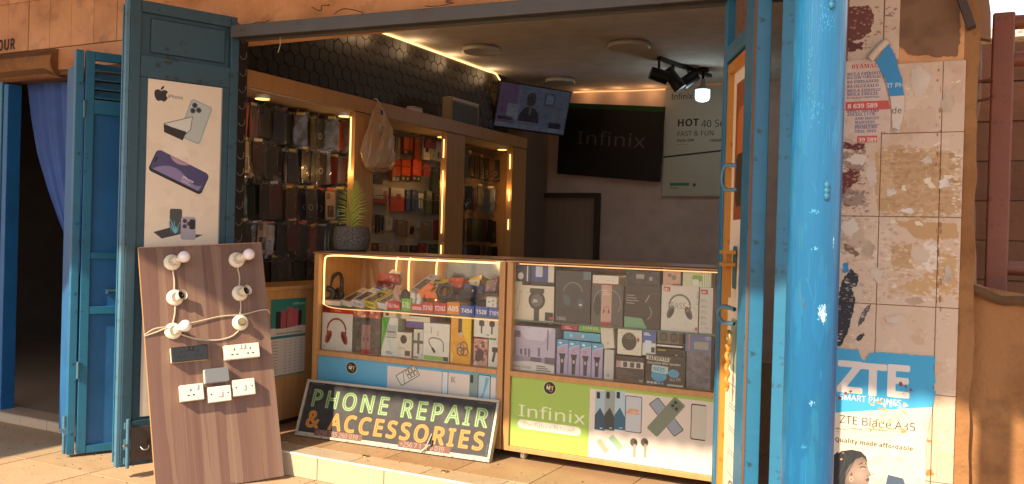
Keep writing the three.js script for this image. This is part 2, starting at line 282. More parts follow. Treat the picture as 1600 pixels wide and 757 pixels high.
{
  const a = onZ(375, 61.5, ZF), b = onZ(1135, 3, ZF), len = 2.98, ang = Math.atan2(b.y - a.y, b.x - a.x);
  const g = merge([bx(len, 0.062, 0.07, 0, 0.031, 0, 0.004), bx(len, 0.012, 0.11, 0, 0.006, -0.03)]); g.rotateZ(ang).translate(-3.43 + len / 2 * Math.cos(ang), a.y + len / 2 * Math.sin(ang), ZF + 0.022);
  part('lintel', uvm(g), M.lintel, front);
  part('torn_paper', new THREE.ShapeGeometry(new THREE.Shape([[0, 0], [0.09, 0.03], [0.2, 0.03], [0.2, 0.09], [0, 0.09]].map((q) => new THREE.Vector2(...q)))).translate(onZ(700, 6, ZF).x, onZ(700, 6, ZF).y, ZF + 0.022), mat([0.16, 0.06, 0.05], { roughness: 0.8 }), front);
}
// inner face of the jamb, covered with dark hexagon tiles
const hexGeo = (() => { const g = new THREE.CylinderGeometry(0.0525, 0.0555, 0.006, 6, 1); return g.rotateX(Math.PI / 2); })();
part('jamb_lining', span(-3.4255, -3.4235, 0.0, 2.1, ZF - 0.004, ZF - 0.065), M.hex, front);
for (let k = 0; k < 24; k++) part('hex_edge_glint', tube([[-3.4228, 0.10 + k * 0.087, ZF - 0.008], [-3.4228, 0.085 + k * 0.087, ZF - 0.03], [-3.4228, 0.10 + k * 0.087, ZF - 0.052], [-3.4228, 0.125 + k * 0.087, ZF - 0.054]], 0.0013, 8, 4), M.hexGlint, front);  // pale lines drawn in as the lit edges of hexagons
// neighbour's lintel beam and old wall tiles above it
const nb = thing('neighbour_front_wall', 'old tiled wall with a rough plaster beam over the neighbouring doorway', 'wall', [0, 0, 0]);
part('backing', span(-8.5, -4.12, 2.0, 3.1, ZF - 0.006, ZF - 0.16), M.mortar, nb);
for (let j = 0; j < 2; j++) for (let i = 0; i < 14; i++) { const x0 = -6.75 + i * 0.199; part('wall_tile', span(x0, x0 + 0.196, 2.166 + j * 0.302, 2.466 + j * 0.302, ZF + rr(0.001, 0.004), ZF - 0.008, 0.002), pick(M.facadeTile), nb); }
part('tile_strip', span(-4.90, -3.97, 2.03, 2.161, ZF + 0.003, ZF - 0.004, 0.002), M.facadeTile[2], nb);
{
  const g = new THREE.CylinderGeometry(0.11, 0.10, 2.6, 14, 40, false).rotateZ(Math.PI / 2), p = g.attributes.position;
  for (let i = 0; i < p.count; i++) { const x = p.getX(i), n = 1 + 0.16 * (at(N2, Math.round(x * 140 + 600), Math.round(p.getY(i) * 500 + 300)) - 0.5); p.setXYZ(i, x, p.getY(i) * 0.86 * n, p.getZ(i) * 0.75 * n); }
  g.computeVertexNormals(); g.translate(-6.17, 2.075, ZF - 0.02);
  part('plaster_beam', uvm(g), M.plaster, nb);
}
{
  const a = onZ(0, 80, ZF), t = canvasTex(192, 64, (g, w, h) => { g.clearRect(0, 0, w, h); txt(g, 'OUR', 186, 54, 62, '#2a1608', { bold: 1, align: 'right', sx: 0.9 }); });
  const m = mat([1, 1, 1], { map: t, transparent: true, alphaTest: 0.4, roughness: 0.8 });
  const b = onZ(26, 62, ZF);
  part('lettering', new THREE.PlaneGeometry(0.30, 0.098).translate(b.x - 0.15, (a.y + b.y) / 2 + 0.004, ZF + 0.006), m, nb, 'black stencilled capital letters');
}
// neighbour's doorway: step, dark room, frame post, curtain
struct('neighbour_floor', span(-8.5, -4.12, SY, -0.068, -3.402, -6.6), mat([0.34, 0.24, 0.16], { map: T.dust, roughness: 0.7 }));
{
  const t = scene.getObjectByName('neighbour_floor');
  for (let i = 0; i < 10; i++) { part('edge_tile', span(-6.6 + i * 0.25, -6.353 + i * 0.25, -0.067, -0.062, -3.40, -3.56, 0.001), pick(M.risers), t); part('riser_tile', span(-6.6 + i * 0.25, -6.353 + i * 0.25, SY + 0.001, -0.0675, -3.396, -3.404, 0.001), pick(M.risers), t); }
}
{
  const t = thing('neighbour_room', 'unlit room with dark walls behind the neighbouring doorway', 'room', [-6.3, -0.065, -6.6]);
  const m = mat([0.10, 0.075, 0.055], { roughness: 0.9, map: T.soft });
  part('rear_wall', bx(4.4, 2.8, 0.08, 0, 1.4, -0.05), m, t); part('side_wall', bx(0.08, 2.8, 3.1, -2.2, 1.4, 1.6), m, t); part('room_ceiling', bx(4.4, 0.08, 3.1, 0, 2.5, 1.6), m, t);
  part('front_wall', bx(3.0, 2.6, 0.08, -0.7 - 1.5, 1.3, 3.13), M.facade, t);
  const s = thing('dark_shelf_rack', 'dark wooden rack with empty shelves inside the neighbouring shop', 'shelf', [-5.9, -0.065, -5.4]);
  for (const y of [0.35, 0.75, 1.15, 1.55]) part('shelf', bx(1.6, 0.03, 0.35, 0, y, 0), M.darkWood, s);
  for (const x of [-0.8, 0.8]) part('upright', bx(0.05, 1.8, 0.35, x, 0.9, 0), M.darkWood, s);
}
{
  const t = thing('neighbour_door_post', 'blue steel frame post at the far side of neighbouring doorway', 'door frame', [-5.42, -0.065, -3.46]);
  part('post', bx(0.17, 2.06, 0.06, -0.075, 1.03, 0, 0.006), M.blue, t); part('inner_post', bx(0.045, 2.04, 0.09, 0.042, 1.02, -0.02, 0.004), M.blueDeep, t);
}
{
  const nu = 40, nv = 30, pos = [], uv = [], idx = [];
  const L = [[42, 128], [50, 180], [62, 240], [80, 300], [97, 350], [110, 385], [116, 420]];
  for (let j = 0; j <= nv; j++) {
    const v = j / nv, q = v * (L.length - 1), a = Math.min(L.length - 2, Math.floor(q)), f = q - a, lx = L[a][0] + (L[a + 1][0] - L[a][0]) * f, ly = L[a][1] + (L[a + 1][1] - L[a][1]) * f;
    for (let i = 0; i <= nu; i++) {
      const u = i / nu, z = -3.60 + 0.022 * Math.sin(u * 22 + v * 2.2) * (0.5 + 0.5 * v) + 0.01 * Math.sin(u * 47 + v * 5), p = onZ(lx + (140 - lx) * u, ly + u * v * 26, -3.60);
      pos.push(p.x, p.y, z); uv.push(p.x, p.y);
    }
  }
  for (let j = 0; j < nv; j++) for (let i = 0; i < nu; i++) { const a = j * (nu + 1) + i, b = a + nu + 1; idx.push(a, b, a + 1, b, b + 1, a + 1); }
  const g = new THREE.BufferGeometry(); g.setAttribute('position', new THREE.Float32BufferAttribute(pos, 3)); g.setAttribute('uv', new THREE.Float32BufferAttribute(uv, 2)); g.setIndex(idx); g.computeVertexNormals();
  M.curtain.side = THREE.DoubleSide;
  const t = thing('door_curtain', 'blue cloth curtain drawn aside in the neighbouring doorway', 'curtain');
  part('cloth', g, M.curtain, t); part('rail', bar(V(-5.5, 2.015, -3.6), V(-4.2, 2.015, -3.6), 0.009), M.steel, t);
}

// ---------------------------------------------------------------- shop room
const lw = thing('hexagon_tile_wall', 'dark brown wall of raised hexagon tiles above the accessory shelves', 'wall', [XL, 0, 0]);
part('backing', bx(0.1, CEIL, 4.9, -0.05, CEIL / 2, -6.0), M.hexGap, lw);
for (let r = 0; r < 7; r++) for (let i = 0; i < 36; i++) { const o = part('hex_tile', hexGeo, M.hex, lw); o.position.set(0.004, 2.06 + r * 0.0865, -3.95 - i * 0.0995 - (r % 2) * 0.05); o.rotation.y = Math.PI / 2; }
const bw = thing('rear_shop_wall', 'dim brownish plastered wall at the back of the shop', 'wall', [-2.27, 0, ZB]);
part('plaster', bx(3.7, CEIL, 0.1, 0, CEIL / 2, -0.05), M.backWall, bw);
const rw = thing('side_shop_wall', 'plain plastered side wall inside the shop', 'wall', [XR, 0, -5.95]);
part('plaster', bx(0.1, CEIL, 5.0, 0.05, CEIL / 2, 0), M.backWall, rw);
{
  const a = onZ(845, 302, ZB), b = onZ(940, 302, ZB), t = thing('rear_framed_panel', 'low brown panel in a dark frame on the rear wall', 'door', [(a.x + b.x) / 2, 0, ZB + 0.01]);  // a low dark-framed panel, not a door
  const w = b.x - a.x, h = a.y;
  part('panel', bx(w - 0.08, h - 0.05, 0.03, -0.02, h / 2 - 0.02, 0.01), mat([0.30, 0.21, 0.15], { map: T.grain, roughness: 0.6 }), t);
  part('frame', [bx(w, 0.05, 0.06, 0, h - 0.025, 0.03), bx(0.05, h - 0.05, 0.06, w / 2 - 0.025, h / 2 - 0.025, 0.03), bx(0.05, h - 0.05, 0.06, -w / 2 + 0.025, h / 2 - 0.025, 0.03)], M.darkWood, t);
}
{
  const a = onZ(826, 235, ZB + 0.12), t = thing('dark_pillar', 'narrow dark pilaster in the corner beside the accessory shelves', 'pillar', [a.x + 0.06, 0, ZB + 0.08]);
  part('shaft', bx(0.16, 2.1, 0.12, 0, 1.05, 0), M.darkWood, t); part('cap', bx(0.19, 0.04, 0.15, 0, 2.12, 0), M.darkWood, t);
}

// (outline helper: uneven torn edges)
const ragged = (pts, j = 2, step = 7) => pts.flatMap(([x, y], i) => { const [nx, ny] = pts[(i + 1) % pts.length], n = Math.max(1, Math.round(Math.hypot(nx - x, ny - y) / step)), o = []; for (let s = 0; s < n; s++) o.push([x + (nx - x) * s / n + (s ? rr(-j, j) : 0), y + (ny - y) * s / n + (s ? rr(-j, j) : 0)]); return o; });

// ---------------------------------------------------------------- right hand pier with old tiles and posters
const pier = thing('tiled_pier', 'grubby cream tiled pier with glue stains between shop and gate', 'wall', [0, 0, 0]);
part('core', span(XR + 0.003, -0.045, SY, 3.05, ZF - 0.009, ZF - 0.42), M.facade, pier);
const CW = 512, CH = 2048, cx0 = -0.56, cx1 = -0.02, cy0 = -0.12, cy1 = 2.12;
const colXY = (px, py) => { const p = onZ(px, py, ZF); return [(p.x - cx0) / (cx1 - cx0) * CW, (1 - (p.y - cy0) / (cy1 - cy0)) * CH]; };
const poly = (g, pts, c, jit = 0) => { g.fillStyle = c; g.beginPath(); pts.forEach(([x, y], i) => { const [a, b] = colXY(x, y); g.lineTo(a, b); if (jit) { const [nx, ny] = pts[(i + 1) % pts.length], [c2, d2] = colXY(nx, ny), n = Math.max(2, Math.round(Math.hypot(c2 - a, d2 - b) / 4)); let wx = 0, wy = 0; for (let s = 1; s < n; s++) { wx = wx * 0.75 + rr(-jit, jit) * 1.2; wy = wy * 0.75 + rr(-jit, jit) * 1.2; const e = Math.sin(Math.PI * s / n); g.lineTo(a + (c2 - a) * s / n + wx * e + rr(-1, 1), b + (d2 - b) * s / n + wy * e + rr(-1, 1)); } } }); g.closePath(); g.fill(); };
const colTex = canvasTex(CW, CH, (g) => {
  g.fillStyle = '#ccb29c'; g.fillRect(0, 0, CW, CH);
  blobs(g, CW, CH, 260, ['rgba(190,160,130,.25)', 'rgba(225,205,180,.28)', 'rgba(170,130,95,.16)', 'rgba(160,120,90,.14)'], 8, 60);
  poly(g, [[1396, 226], [1500, 240], [1503, 330], [1440, 345], [1372, 330], [1368, 240]], '#b8946b', 5);
  poly(g, [[1372, 232], [1395, 235], [1395, 300], [1375, 318]], '#c4a078', 5);
  for (let k = 0; k < 26; k++) { const x = rr(1376, 1496), y = rr(238, 332); poly(g, [[x, y], [x + rr(12, 46), y + rr(-3, 3)], [x + rr(12, 40), y + rr(3, 9)], [x, y + rr(3, 8)]], pick(['rgba(158,118,76,.35)', 'rgba(200,165,125,.45)', 'rgba(176,138,96,.4)']), 2); }
  const speck = (x0, y0, x1, y1, n, cols, r0, r1) => { for (let k = 0; k < n; k++) { const [a, b] = colXY(rr(x0, x1), rr(y0, y1)), r = rr(r0, r1); g.fillStyle = pick(cols); g.beginPath(); for (let q = 0; q < 9; q++) { const t = q / 9 * 6.283; g.lineTo(a + Math.cos(t) * r * rr(0.5, 1.6), b + Math.sin(t) * r * rr(0.3, 0.9)); } g.fill(); } };
  speck(1376, 234, 1500, 336, 420, ['rgba(150,110,70,.28)', 'rgba(205,172,132,.35)', 'rgba(178,140,98,.3)', 'rgba(130,88,52,.2)'], 2, 11);
  speck(1370, 230, 1500, 240, 50, ['#cdb398', '#c3a684'], 2, 7); speck(1488, 236, 1504, 336, 60, ['#d6c4ac', '#cdb398'], 2, 8); speck(1400, 326, 1480, 346, 50, ['#cdb398', '#c3a684'], 2, 8);
  speck(1315, 100, 1500, 757, 500, ['rgba(120,80,50,.22)', 'rgba(235,222,205,.25)', 'rgba(170,130,95,.25)'], 0.8, 5);
  poly(g, [[1395, 345], [1496, 350], [1498, 372], [1470, 378], [1430, 372]], '#b99264', 4);
  poly(g, [[1392, 385], [1425, 380], [1428, 420], [1398, 424]], '#b8946a', 4);
  poly(g, [[1460, 400], [1496, 396], [1494, 460], [1440, 462], [1400, 450], [1440, 436]], '#c0996c', 4);
  poly(g, [[1432, 395], [1448, 378], [1470, 384], [1466, 422], [1450, 424]], '#d9cdc0', 2);
  for (let k = 0; k < 9; k++) { const x = rr(1380, 1490), y = rr(255, 420); poly(g, [[x, y], [x + rr(4, 14), y - rr(1, 4)], [x + rr(6, 16), y + rr(2, 7)], [x + 2, y + rr(3, 8)]], '#dccbb2', 1.5); }
  poly(g, [[1322, 12], [1358, 8], [1366, 30], [1362, 50], [1345, 62], [1322, 62]], '#6b3222', 3);
  poly(g, [[1318, 62], [1350, 66], [1348, 78], [1318, 82]], '#5a2418', 4);
  poly(g, [[1316, 222], [1352, 224], [1350, 234], [1316, 232]], '#5d1d14', 3);
  poly(g, [[1316, 268], [1340, 262], [1346, 276], [1332, 288], [1328, 306], [1314, 318]], '#642015', 4);
  poly(g, [[1312, 236], [1352, 238], [1350, 268], [1314, 258]], '#98806c', 3);
  poly(g, [[1322, 296], [1350, 300], [1354, 318], [1322, 324], [1314, 310]], '#95806e', 4);
  poly(g, [[1312, 340], [1345, 342], [1352, 380], [1318, 400], [1308, 380]], '#bda58e', 4);
  poly(g, [[1318, 380], [1330, 384], [1344, 398], [1336, 402], [1320, 390]], '#7c5c46', 2);
  poly(g, [[1330, 420], [1342, 430], [1338, 455], [1336, 475], [1330, 500], [1325, 520], [1314, 542], [1304, 540], [1308, 480], [1316, 440]], '#20222b', 2);
  poly(g, [[1354, 480], [1362, 476], [1354, 492], [1347, 506], [1340, 512], [1344, 496]], '#4d4a48', 2);
  poly(g, [[1336, 530], [1350, 520], [1352, 524], [1342, 534]], '#2c2b2e', 1);
  poly(g, [[1318, 412], [1326, 410], [1326, 426], [1316, 426]], '#2f7fb2', 2);
  // paper fibres and paste left around the poster remnants
  speck(1312, 225, 1360, 340, 260, ['rgba(205,185,165,.6)', 'rgba(120,60,42,.45)', 'rgba(170,140,118,.5)', 'rgba(88,34,22,.4)'], 1, 7);
  speck(1310, 340, 1400, 470, 260, ['rgba(214,196,178,.5)', 'rgba(150,118,92,.35)', 'rgba(190,160,132,.5)'], 1, 9);
  speck(1392, 378, 1500, 470, 420, ['rgba(196,160,118,.45)', 'rgba(224,208,190,.5)', 'rgba(160,120,80,.3)'], 1, 9);
  speck(1300, 430, 1364, 548, 160, ['rgba(204,182,160,.7)', 'rgba(222,206,188,.5)'], 1, 6);
  speck(1320, 10, 1400, 90, 160, ['rgba(205,180,156,.6)', 'rgba(110,56,38,.5)'], 1, 6);
  for (let k = 0; k < 60; k++) { const [a, b] = colXY(rr(1312, 1500), rr(100, 757)); g.fillStyle = pick(['rgba(240,228,212,.55)', 'rgba(200,150,100,.5)']); g.beginPath(); let px = a, py = b; g.moveTo(px, py); for (let q = 0; q < 5; q++) { px += rr(-9, 9); py += rr(-6, 6); g.lineTo(px, py); } g.fill(); }
  for (let k = 0; k < 130; k++) { const [a, b] = colXY(rr(1315, 1500), rr(20, 757)); g.strokeStyle = pick(['rgba(120,70,35,.5)', 'rgba(235,220,200,.5)', 'rgba(150,100,60,.4)']); g.lineWidth = rr(0.6, 2); g.beginPath(); g.moveTo(a, b); g.lineTo(a + rr(-20, 20), b + rr(-40, 40)); g.stroke(); }
  for (let k = 0; k < 30; k++) { const [a, b] = colXY(1467 + rr(-4, 4), rr(90, 500)); g.fillStyle = 'rgba(120,66,30,.55)'; g.beginPath(); g.ellipse(a, b, rr(1, 5), rr(3, 14), 0, 0, 7); g.fill(); }
  for (const [px, py, w, h] of [[1452, 690, 9, 5], [1453, 740, 14, 12], [1458, 620, 6, 14], [1400, 645, 30, 18]]) { const [a, b] = colXY(px, py); g.fillStyle = '#b8793f'; g.beginPath(); for (let k = 0; k < 12; k++) { const t = k / 12 * 6.28; g.lineTo(a + Math.cos(t) * w * rr(0.6, 1.2), b + Math.sin(t) * h * rr(0.6, 1.2)); } g.fill(); }
});
M.col = mat([0.92, 0.90, 0.86], { map: colTex, roughness: 0.55, bumpMap: T.rough, bumpScale: 0.0008 });
const colUV = (g) => { const p = g.attributes.position, u = g.attributes.uv; for (let i = 0; i < p.count; i++) u.setXY(i, (p.getX(i) - cx0) / (cx1 - cx0), (p.getY(i) - cy0) / (cy1 - cy0)); return g; };
{
  const xs = [-0.527, -0.496, -0.302, -0.1085, -0.037], ys = [-0.115, -0.01, 0.293, 0.598, 0.904, 1.2195, 1.5165, 1.765];
  for (let j = 0; j < ys.length - 1; j++) for (let i = 0; i < 4; i++) part('wall_tile', colUV(bx(xs[i + 1] - xs[i] - 0.0022, ys[j + 1] - ys[j] - 0.0022, 0.009, (xs[i] + xs[i + 1]) / 2, (ys[j] + ys[j + 1]) / 2, ZF - 0.0045 + rr(-0.0012, 0.0012), 0.0015)), M.col, pier);
  part('wall_tile', colUV(bx(0.118, 0.30, 0.009, -0.366, 1.93, ZF - 0.005, 0.0015)), M.col, pier); part('wall_tile', colUV(bx(0.05, 0.30, 0.009, -0.278, 1.93, ZF - 0.004, 0.0015)), M.col, pier);
  const g = new THREE.BoxGeometry(0.09, 3.1, 0.42, 6, 90, 4), p = g.attributes.position;
  for (let i = 0; i < p.count; i++) { const y = p.getY(i), k = at(N1, Math.round(y * 260 + 500), Math.round(p.getZ(i) * 300 + 90)) - 0.5; p.setX(i, p.getX(i) + (p.getX(i) > 0 ? 0.045 * k - 0.006 : 0)); p.setZ(i, p.getZ(i) + 0.012 * (at(N1, Math.round(y * 420), Math.round(p.getX(i) * 900)) - 0.5)); }
  g.computeVertexNormals(); g.translate(-0.036, 1.43, ZF - 0.222);
  part('broken_edge', uvm(g), M.plaster, pier, 'rough broken brown plaster edge of the pier');
}
part('bare_render_patch', (() => { const s = new THREE.Shape(ragged([[1397, 2], [1440, -8], [1502, -8], [1500, 60], [1497, 86], [1470, 89], [1420, 84], [1403, 62]], 2.5, 6).map(([x, y]) => { const p = onZ(x, y, ZF); return new THREE.Vector2(p.x, p.y); })); return uvm(new THREE.ExtrudeGeometry(s, { depth: 0.003, bevelEnabled: false }).translate(0, 0, ZF - 0.008)); })(), mat([0.20, 0.105, 0.055], { map: T.stain, roughness: 0.95, bumpMap: T.bump, bumpScale: 0.01 }), pier, 'bare dark brown render where tiles are missing');
// posters: sheets with torn outlines, print placed in metres
function sheetGeo(pts, z, x0, x1, y0, y1) {
  const s = new THREE.Shape(pts.map(([px, py]) => { const p = onZ(px, py, ZF); return new THREE.Vector2(p.x, p.y); })), g = new THREE.ShapeGeometry(s), p = g.attributes.position, u = g.attributes.uv;
  for (let i = 0; i < p.count; i++) { u.setXY(i, (p.getX(i) - x0) / (x1 - x0), (p.getY(i) - y0) / (y1 - y0)); p.setZ(i, z); }
  return g;
}
{
  const x0 = -0.47, x1 = -0.04, y0 = -0.12, y1 = 0.77, w = 620, h = 1284;
  const q = (px, py) => { const p = onZ(px, py, ZF); return [(p.x - x0) / (x1 - x0) * w, (1 - (p.y - y0) / (y1 - y0)) * h]; };
  const tex = canvasTex(w, h, (g) => {
    const P = (pts, c) => { g.fillStyle = c; g.beginPath(); pts.forEach(([x, y]) => g.lineTo(...q(x, y))); g.closePath(); g.fill(); };
    g.fillStyle = '#dccbb2'; g.fillRect(0, 0, w, h);
    blobs(g, w, h, 90, ['rgba(235,222,200,.5)', 'rgba(205,180,150,.3)', 'rgba(214,178,132,.3)'], 8, 60);
    P([[1290, 540], [1470, 556], [1470, 636], [1290, 646]], '#3a9ecb');
    const big = (s, x, y, sz) => { const [a, b] = q(x, y); g.lineJoin = 'round'; txt(g, s, a, b, sz, '#d9cfc6', { sx: 1.1 }); g.lineCap = 'round'; txt(g, s, a, b, sz, '#d9cfc6', { sx: 1.1, stroke: 16 }); };
    big('Z', 1308, 610, 215); big('T', 1344, 615, 215); big('E', 1382, 617, 215);
    { const [a, b] = q(1312, 624); txt(g, 'SMART PHONES', a, b, 42, '#e9e2da', { rot: 0.01 }); }
    { const [a, b] = q(1312, 661); txt(g, 'ZTE Blade A35', a, b, 58, '#2f2a2a'); }
    for (const [x, s] of [[1306, '90Hz 4Gs'], [1330, '5000mAh'], [1354, 'Face Recognition'], [1396, 'ke Com']]) { const [a, b] = q(x, 671); txt(g, s, a, b, 13, '#4a423c', { bold: 1 }); lines(g, a, b + 10, 48, 1, 6, 'rgba(90,80,70,.6)', 2); }
    { const [a, b] = q(1305, 690); txt(g, 'Quality made affordable', a, b, 32, '#3c342f', { bold: 1 }); }
    // portrait print: profile of a woman with hair tied back
    P([[1294, 800], [1296, 740], [1300, 722], [1306, 712], [1316, 705], [1332, 703], [1346, 706], [1354, 714], [1356, 722], [1350, 724], [1336, 730], [1326, 744], [1322, 770], [1320, 800]], '#24262b');
    P([[1299, 715], [1310, 706], [1312, 724], [1304, 745], [1298, 770], [1290, 790], [1290, 735]], '#17191d');
    { const [cx, cy] = q(1344, 742), gr = g.createRadialGradient(cx, cy, 6, cx, cy, 110); gr.addColorStop(0, '#a58d7f'); gr.addColorStop(0.5, '#8a7468'); gr.addColorStop(1, '#5c4d46'); P([[1322, 740], [1328, 728], [1338, 718], [1348, 714], [1354, 719], [1356, 727], [1357, 733], [1362, 742], [1361, 744.5], [1358, 745], [1359.5, 748.5], [1358, 750.5], [1359, 753], [1356.5, 757], [1357, 763], [1350, 769], [1342, 771], [1336, 785], [1336, 800], [1318, 800], [1320, 770]], gr); }
    g.lineCap = 'round'; const stroke = (pts, c, lw) => { g.strokeStyle = c; g.lineWidth = lw; g.beginPath(); pts.forEach(([x, y], i) => i ? g.lineTo(...q(x, y)) : g.moveTo(...q(x, y))); g.stroke(); };
    stroke([[1343, 726], [1348, 723.5], [1354, 725]], '#2c2422', 4); stroke([[1345, 731], [1349, 729.5], [1353, 731]], '#1c1716', 4); stroke([[1347, 732.5], [1352, 732.8]], '#d8cabc', 2); stroke([[1355, 744], [1358, 744.5]], '#3c2c28', 3); P([[1353, 749.5], [1357, 747], [1359.5, 748.5], [1358.5, 752], [1354, 752.5]], '#6b3d3a');
    { const [a, b] = q(1331, 741); g.fillStyle = '#94796b'; g.beginPath(); g.ellipse(a, b, 9, 16, 0.2, 0, 7); g.fill(); g.fillStyle = '#5d4a42'; g.beginPath(); g.ellipse(a, b + 2, 5, 9, 0.2, 0, 7); g.fill(); g.strokeStyle = '#c9b48a'; g.lineWidth = 3; g.beginPath(); g.ellipse(a, b + 27, 8, 13, 0, 0, 7); g.stroke(); }
    for (let i = 0; i < 40; i++) { const u = rr(0, 1); stroke([[1302 + u * 40, 708 + rr(0, 6)], [1304 + u * 30, 722 + rr(0, 8)], [1300 + u * 20, 745 + rr(0, 10)]], pick(['rgba(70,72,80,.5)', 'rgba(15,16,18,.6)', 'rgba(95,95,100,.35)']), rr(0.8, 2)); }
    P([[1298, 790], [1340, 782], [1352, 800], [1300, 830]], '#4c5660');
    P([[1388, 742], [1412, 748], [1416, 760], [1384, 760]], '#44546a');
    blobs(g, w, h, 26, ['#c98e5a', '#e9dcc4', '#b9783e'], 2, 7);
    for (let k = 0; k < 46; k++) { const [a, b] = q(1386 + rr(-26, 32), 640 + rr(-12, 36)); g.fillStyle = pick(['#d9a66c', '#e8d3b0', '#c58b54', '#f0e4cf']); g.beginPath(); for (let s = 0; s < 8; s++) g.lineTo(a + Math.cos(s) * rr(2, 16), b + Math.sin(s) * rr(2, 12)); g.fill(); }
    for (const [x, y] of [[1306, 617], [1313, 622], [1322, 616], [1304, 626], [1330, 612], [1416, 604], [1424, 610], [1408, 600]]) { const [a, b] = q(x, y); g.fillStyle = '#8a3a20'; g.beginPath(); for (let s = 0; s < 8; s++) g.lineTo(a + Math.cos(s * 0.8) * rr(3, 12), b + Math.sin(s * 0.8) * rr(4, 16)); g.fill(); }
  });
  one('phone_poster', 'large torn poster with blue heading and white letters on tiled pier', 'poster', sheetGeo(ragged([[1303, 543], [1342, 547], [1346, 560], [1352, 566], [1360, 552], [1380, 551], [1448, 557], [1462, 557], [1460, 580], [1462, 598], [1458, 606], [1463, 612], [1457, 640], [1448, 690], [1446, 770], [1442, 860], [1290, 862], [1296, 700]], 1.2, 8), ZF + 0.0035, x0, x1, y0, y1), mat([0.95, 0.93, 0.9], { map: tex, roughness: 0.6, side: THREE.DoubleSide }));
  const fx0 = -0.46, fx1 = -0.20, fy0 = 1.46, fy1 = 1.85, fw = 520, fh = 780;
  const f = (px, py) => { const p = onZ(px, py, ZF); return [(p.x - fx0) / (fx1 - fx0) * fw, (1 - (p.y - fy0) / (fy1 - fy0)) * fh]; };
  const ftex = canvasTex(fw, fh, (g) => {
    g.fillStyle = '#cbb3a4'; g.fillRect(0, 0, fw, fh); blobs(g, fw, fh, 60, ['rgba(215,195,180,.4)', 'rgba(180,150,130,.3)'], 8, 40);
    const rowt = (s, y, c, size, x = 1324) => { const [a, b] = f(x, y); txt(g, s, a, b, size, c, { bold: 1, font: 'serif' }); };
    rowt('BYAMALI', 108, '#b8302e', 40, 1331);
    [['MULA EBIROOTO', 119], ['BA GW\'OBUGALO', 124.5], ['BA EMISANGO', 131], ['BA OLUZAALO', 138], ['MULA EDDOGO', 145], ['MULA EMIZZE', 150.5]].forEach(([s, y]) => rowt(s, y, '#2c3a72', 29)); rowt('BU SIGALA N\'OMWENGE)', 155, '#2c3a72', 17);
    { const [a, b] = f(1322, 160), [c, d] = f(1391, 171); g.fillStyle = '#c0544c'; g.fillRect(a, b, c - a, d - b); } rowt('8 639 589', 170, '#e8d8cc', 46, 1325);
    [['RPRET DREAMS', 177], ['ANCIAL LUCK', 182], ['AND ISSUES', 188], ['MADNESS', 194], ['PROBLEMS', 202], ['TRAL SPIN', 208]].forEach(([s, y], i) => rowt(s, y, '#2c3a72', 27, i > 1 ? 1336 : 1324)); rowt('DRUGS & SMOKING)', 197.5, '#2c3a72', 16, 1336);
    { const [a, b] = f(1340, 213), [c, d] = f(1371, 223); g.fillStyle = '#c0544c'; g.fillRect(a, b, c - a, d - b); } rowt('39 589', 222, '#e8d8cc', 40, 1342);
  });
  one('text_flyer', 'small printed flyer crowded with blue and red text on tiled pier', 'flyer', sheetGeo(ragged([[1322, 96], [1356, 92], [1372, 98], [1382, 128], [1388, 150], [1393, 178], [1390, 210], [1378, 206], [1372, 222], [1340, 224], [1318, 214]], 1.2, 6), ZF + 0.0045, fx0, fx1, fy0, fy1), mat([0.95, 0.93, 0.9], { map: ftex, roughness: 0.7, side: THREE.DoubleSide }));
  const bx0 = -0.37, bx1 = -0.20, by0 = 1.45, by1 = 1.9, bwd = 340, bh = 900, b = (px, py) => { const p = onZ(px, py, ZF); return [(p.x - bx0) / (bx1 - bx0) * bwd, (1 - (p.y - by0) / (by1 - by0)) * bh]; };
  const btex = canvasTex(bwd, bh, (g) => {
    g.fillStyle = '#cfc0b2'; g.fillRect(0, 0, bwd, bh); g.fillStyle = '#2f86bb'; g.beginPath(); [[1360, 40], [1425, 40], [1425, 149], [1360, 153]].forEach(([x, y]) => g.lineTo(...b(x, y))); g.fill();
    { const [a, c] = b(1384, 138); txt(g, 'RT PH', a, c, 46, '#d7d9dc'); } { const [a, c] = b(1394, 178); txt(g, 'de', a, c, 60, '#3a3434'); } { const [a, c] = b(1395, 205); lines(g, a, c - 20, 50, 3, 9, '#5a504a', 4); }
  });
  one('torn_poster_scrap', 'torn scrap of a blue and white poster hanging on tiled pier', 'poster', sheetGeo(ragged([[1386, 60], [1392, 74], [1400, 89], [1405, 109], [1410, 122], [1414, 149], [1412, 180], [1405, 208], [1395, 204], [1393, 160], [1384, 122], [1369, 98], [1380, 80]], 1, 6), ZF + 0.0062, bx0, bx1, by0, by1), mat([0.95, 0.93, 0.9], { map: btex, roughness: 0.6, side: THREE.DoubleSide }));
  one('curled_poster_edge', 'peeling pale paper edge rolled back on tiled pier', 'paper', tube([onZ(1360, 92, ZF + 0.008), onZ(1370, 80, ZF + 0.012), onZ(1386, 64, ZF + 0.008)], 0.014, 16, 10), mat([0.6, 0.48, 0.36], { roughness: 0.8, map: T.soft }));
}
const scrapMats = [[0.62, 0.51, 0.42], [0.57, 0.46, 0.37], [0.66, 0.57, 0.49], [0.54, 0.42, 0.31]].map((c) => mat(c, { map: T.stain, roughness: 0.85, side: THREE.DoubleSide }));
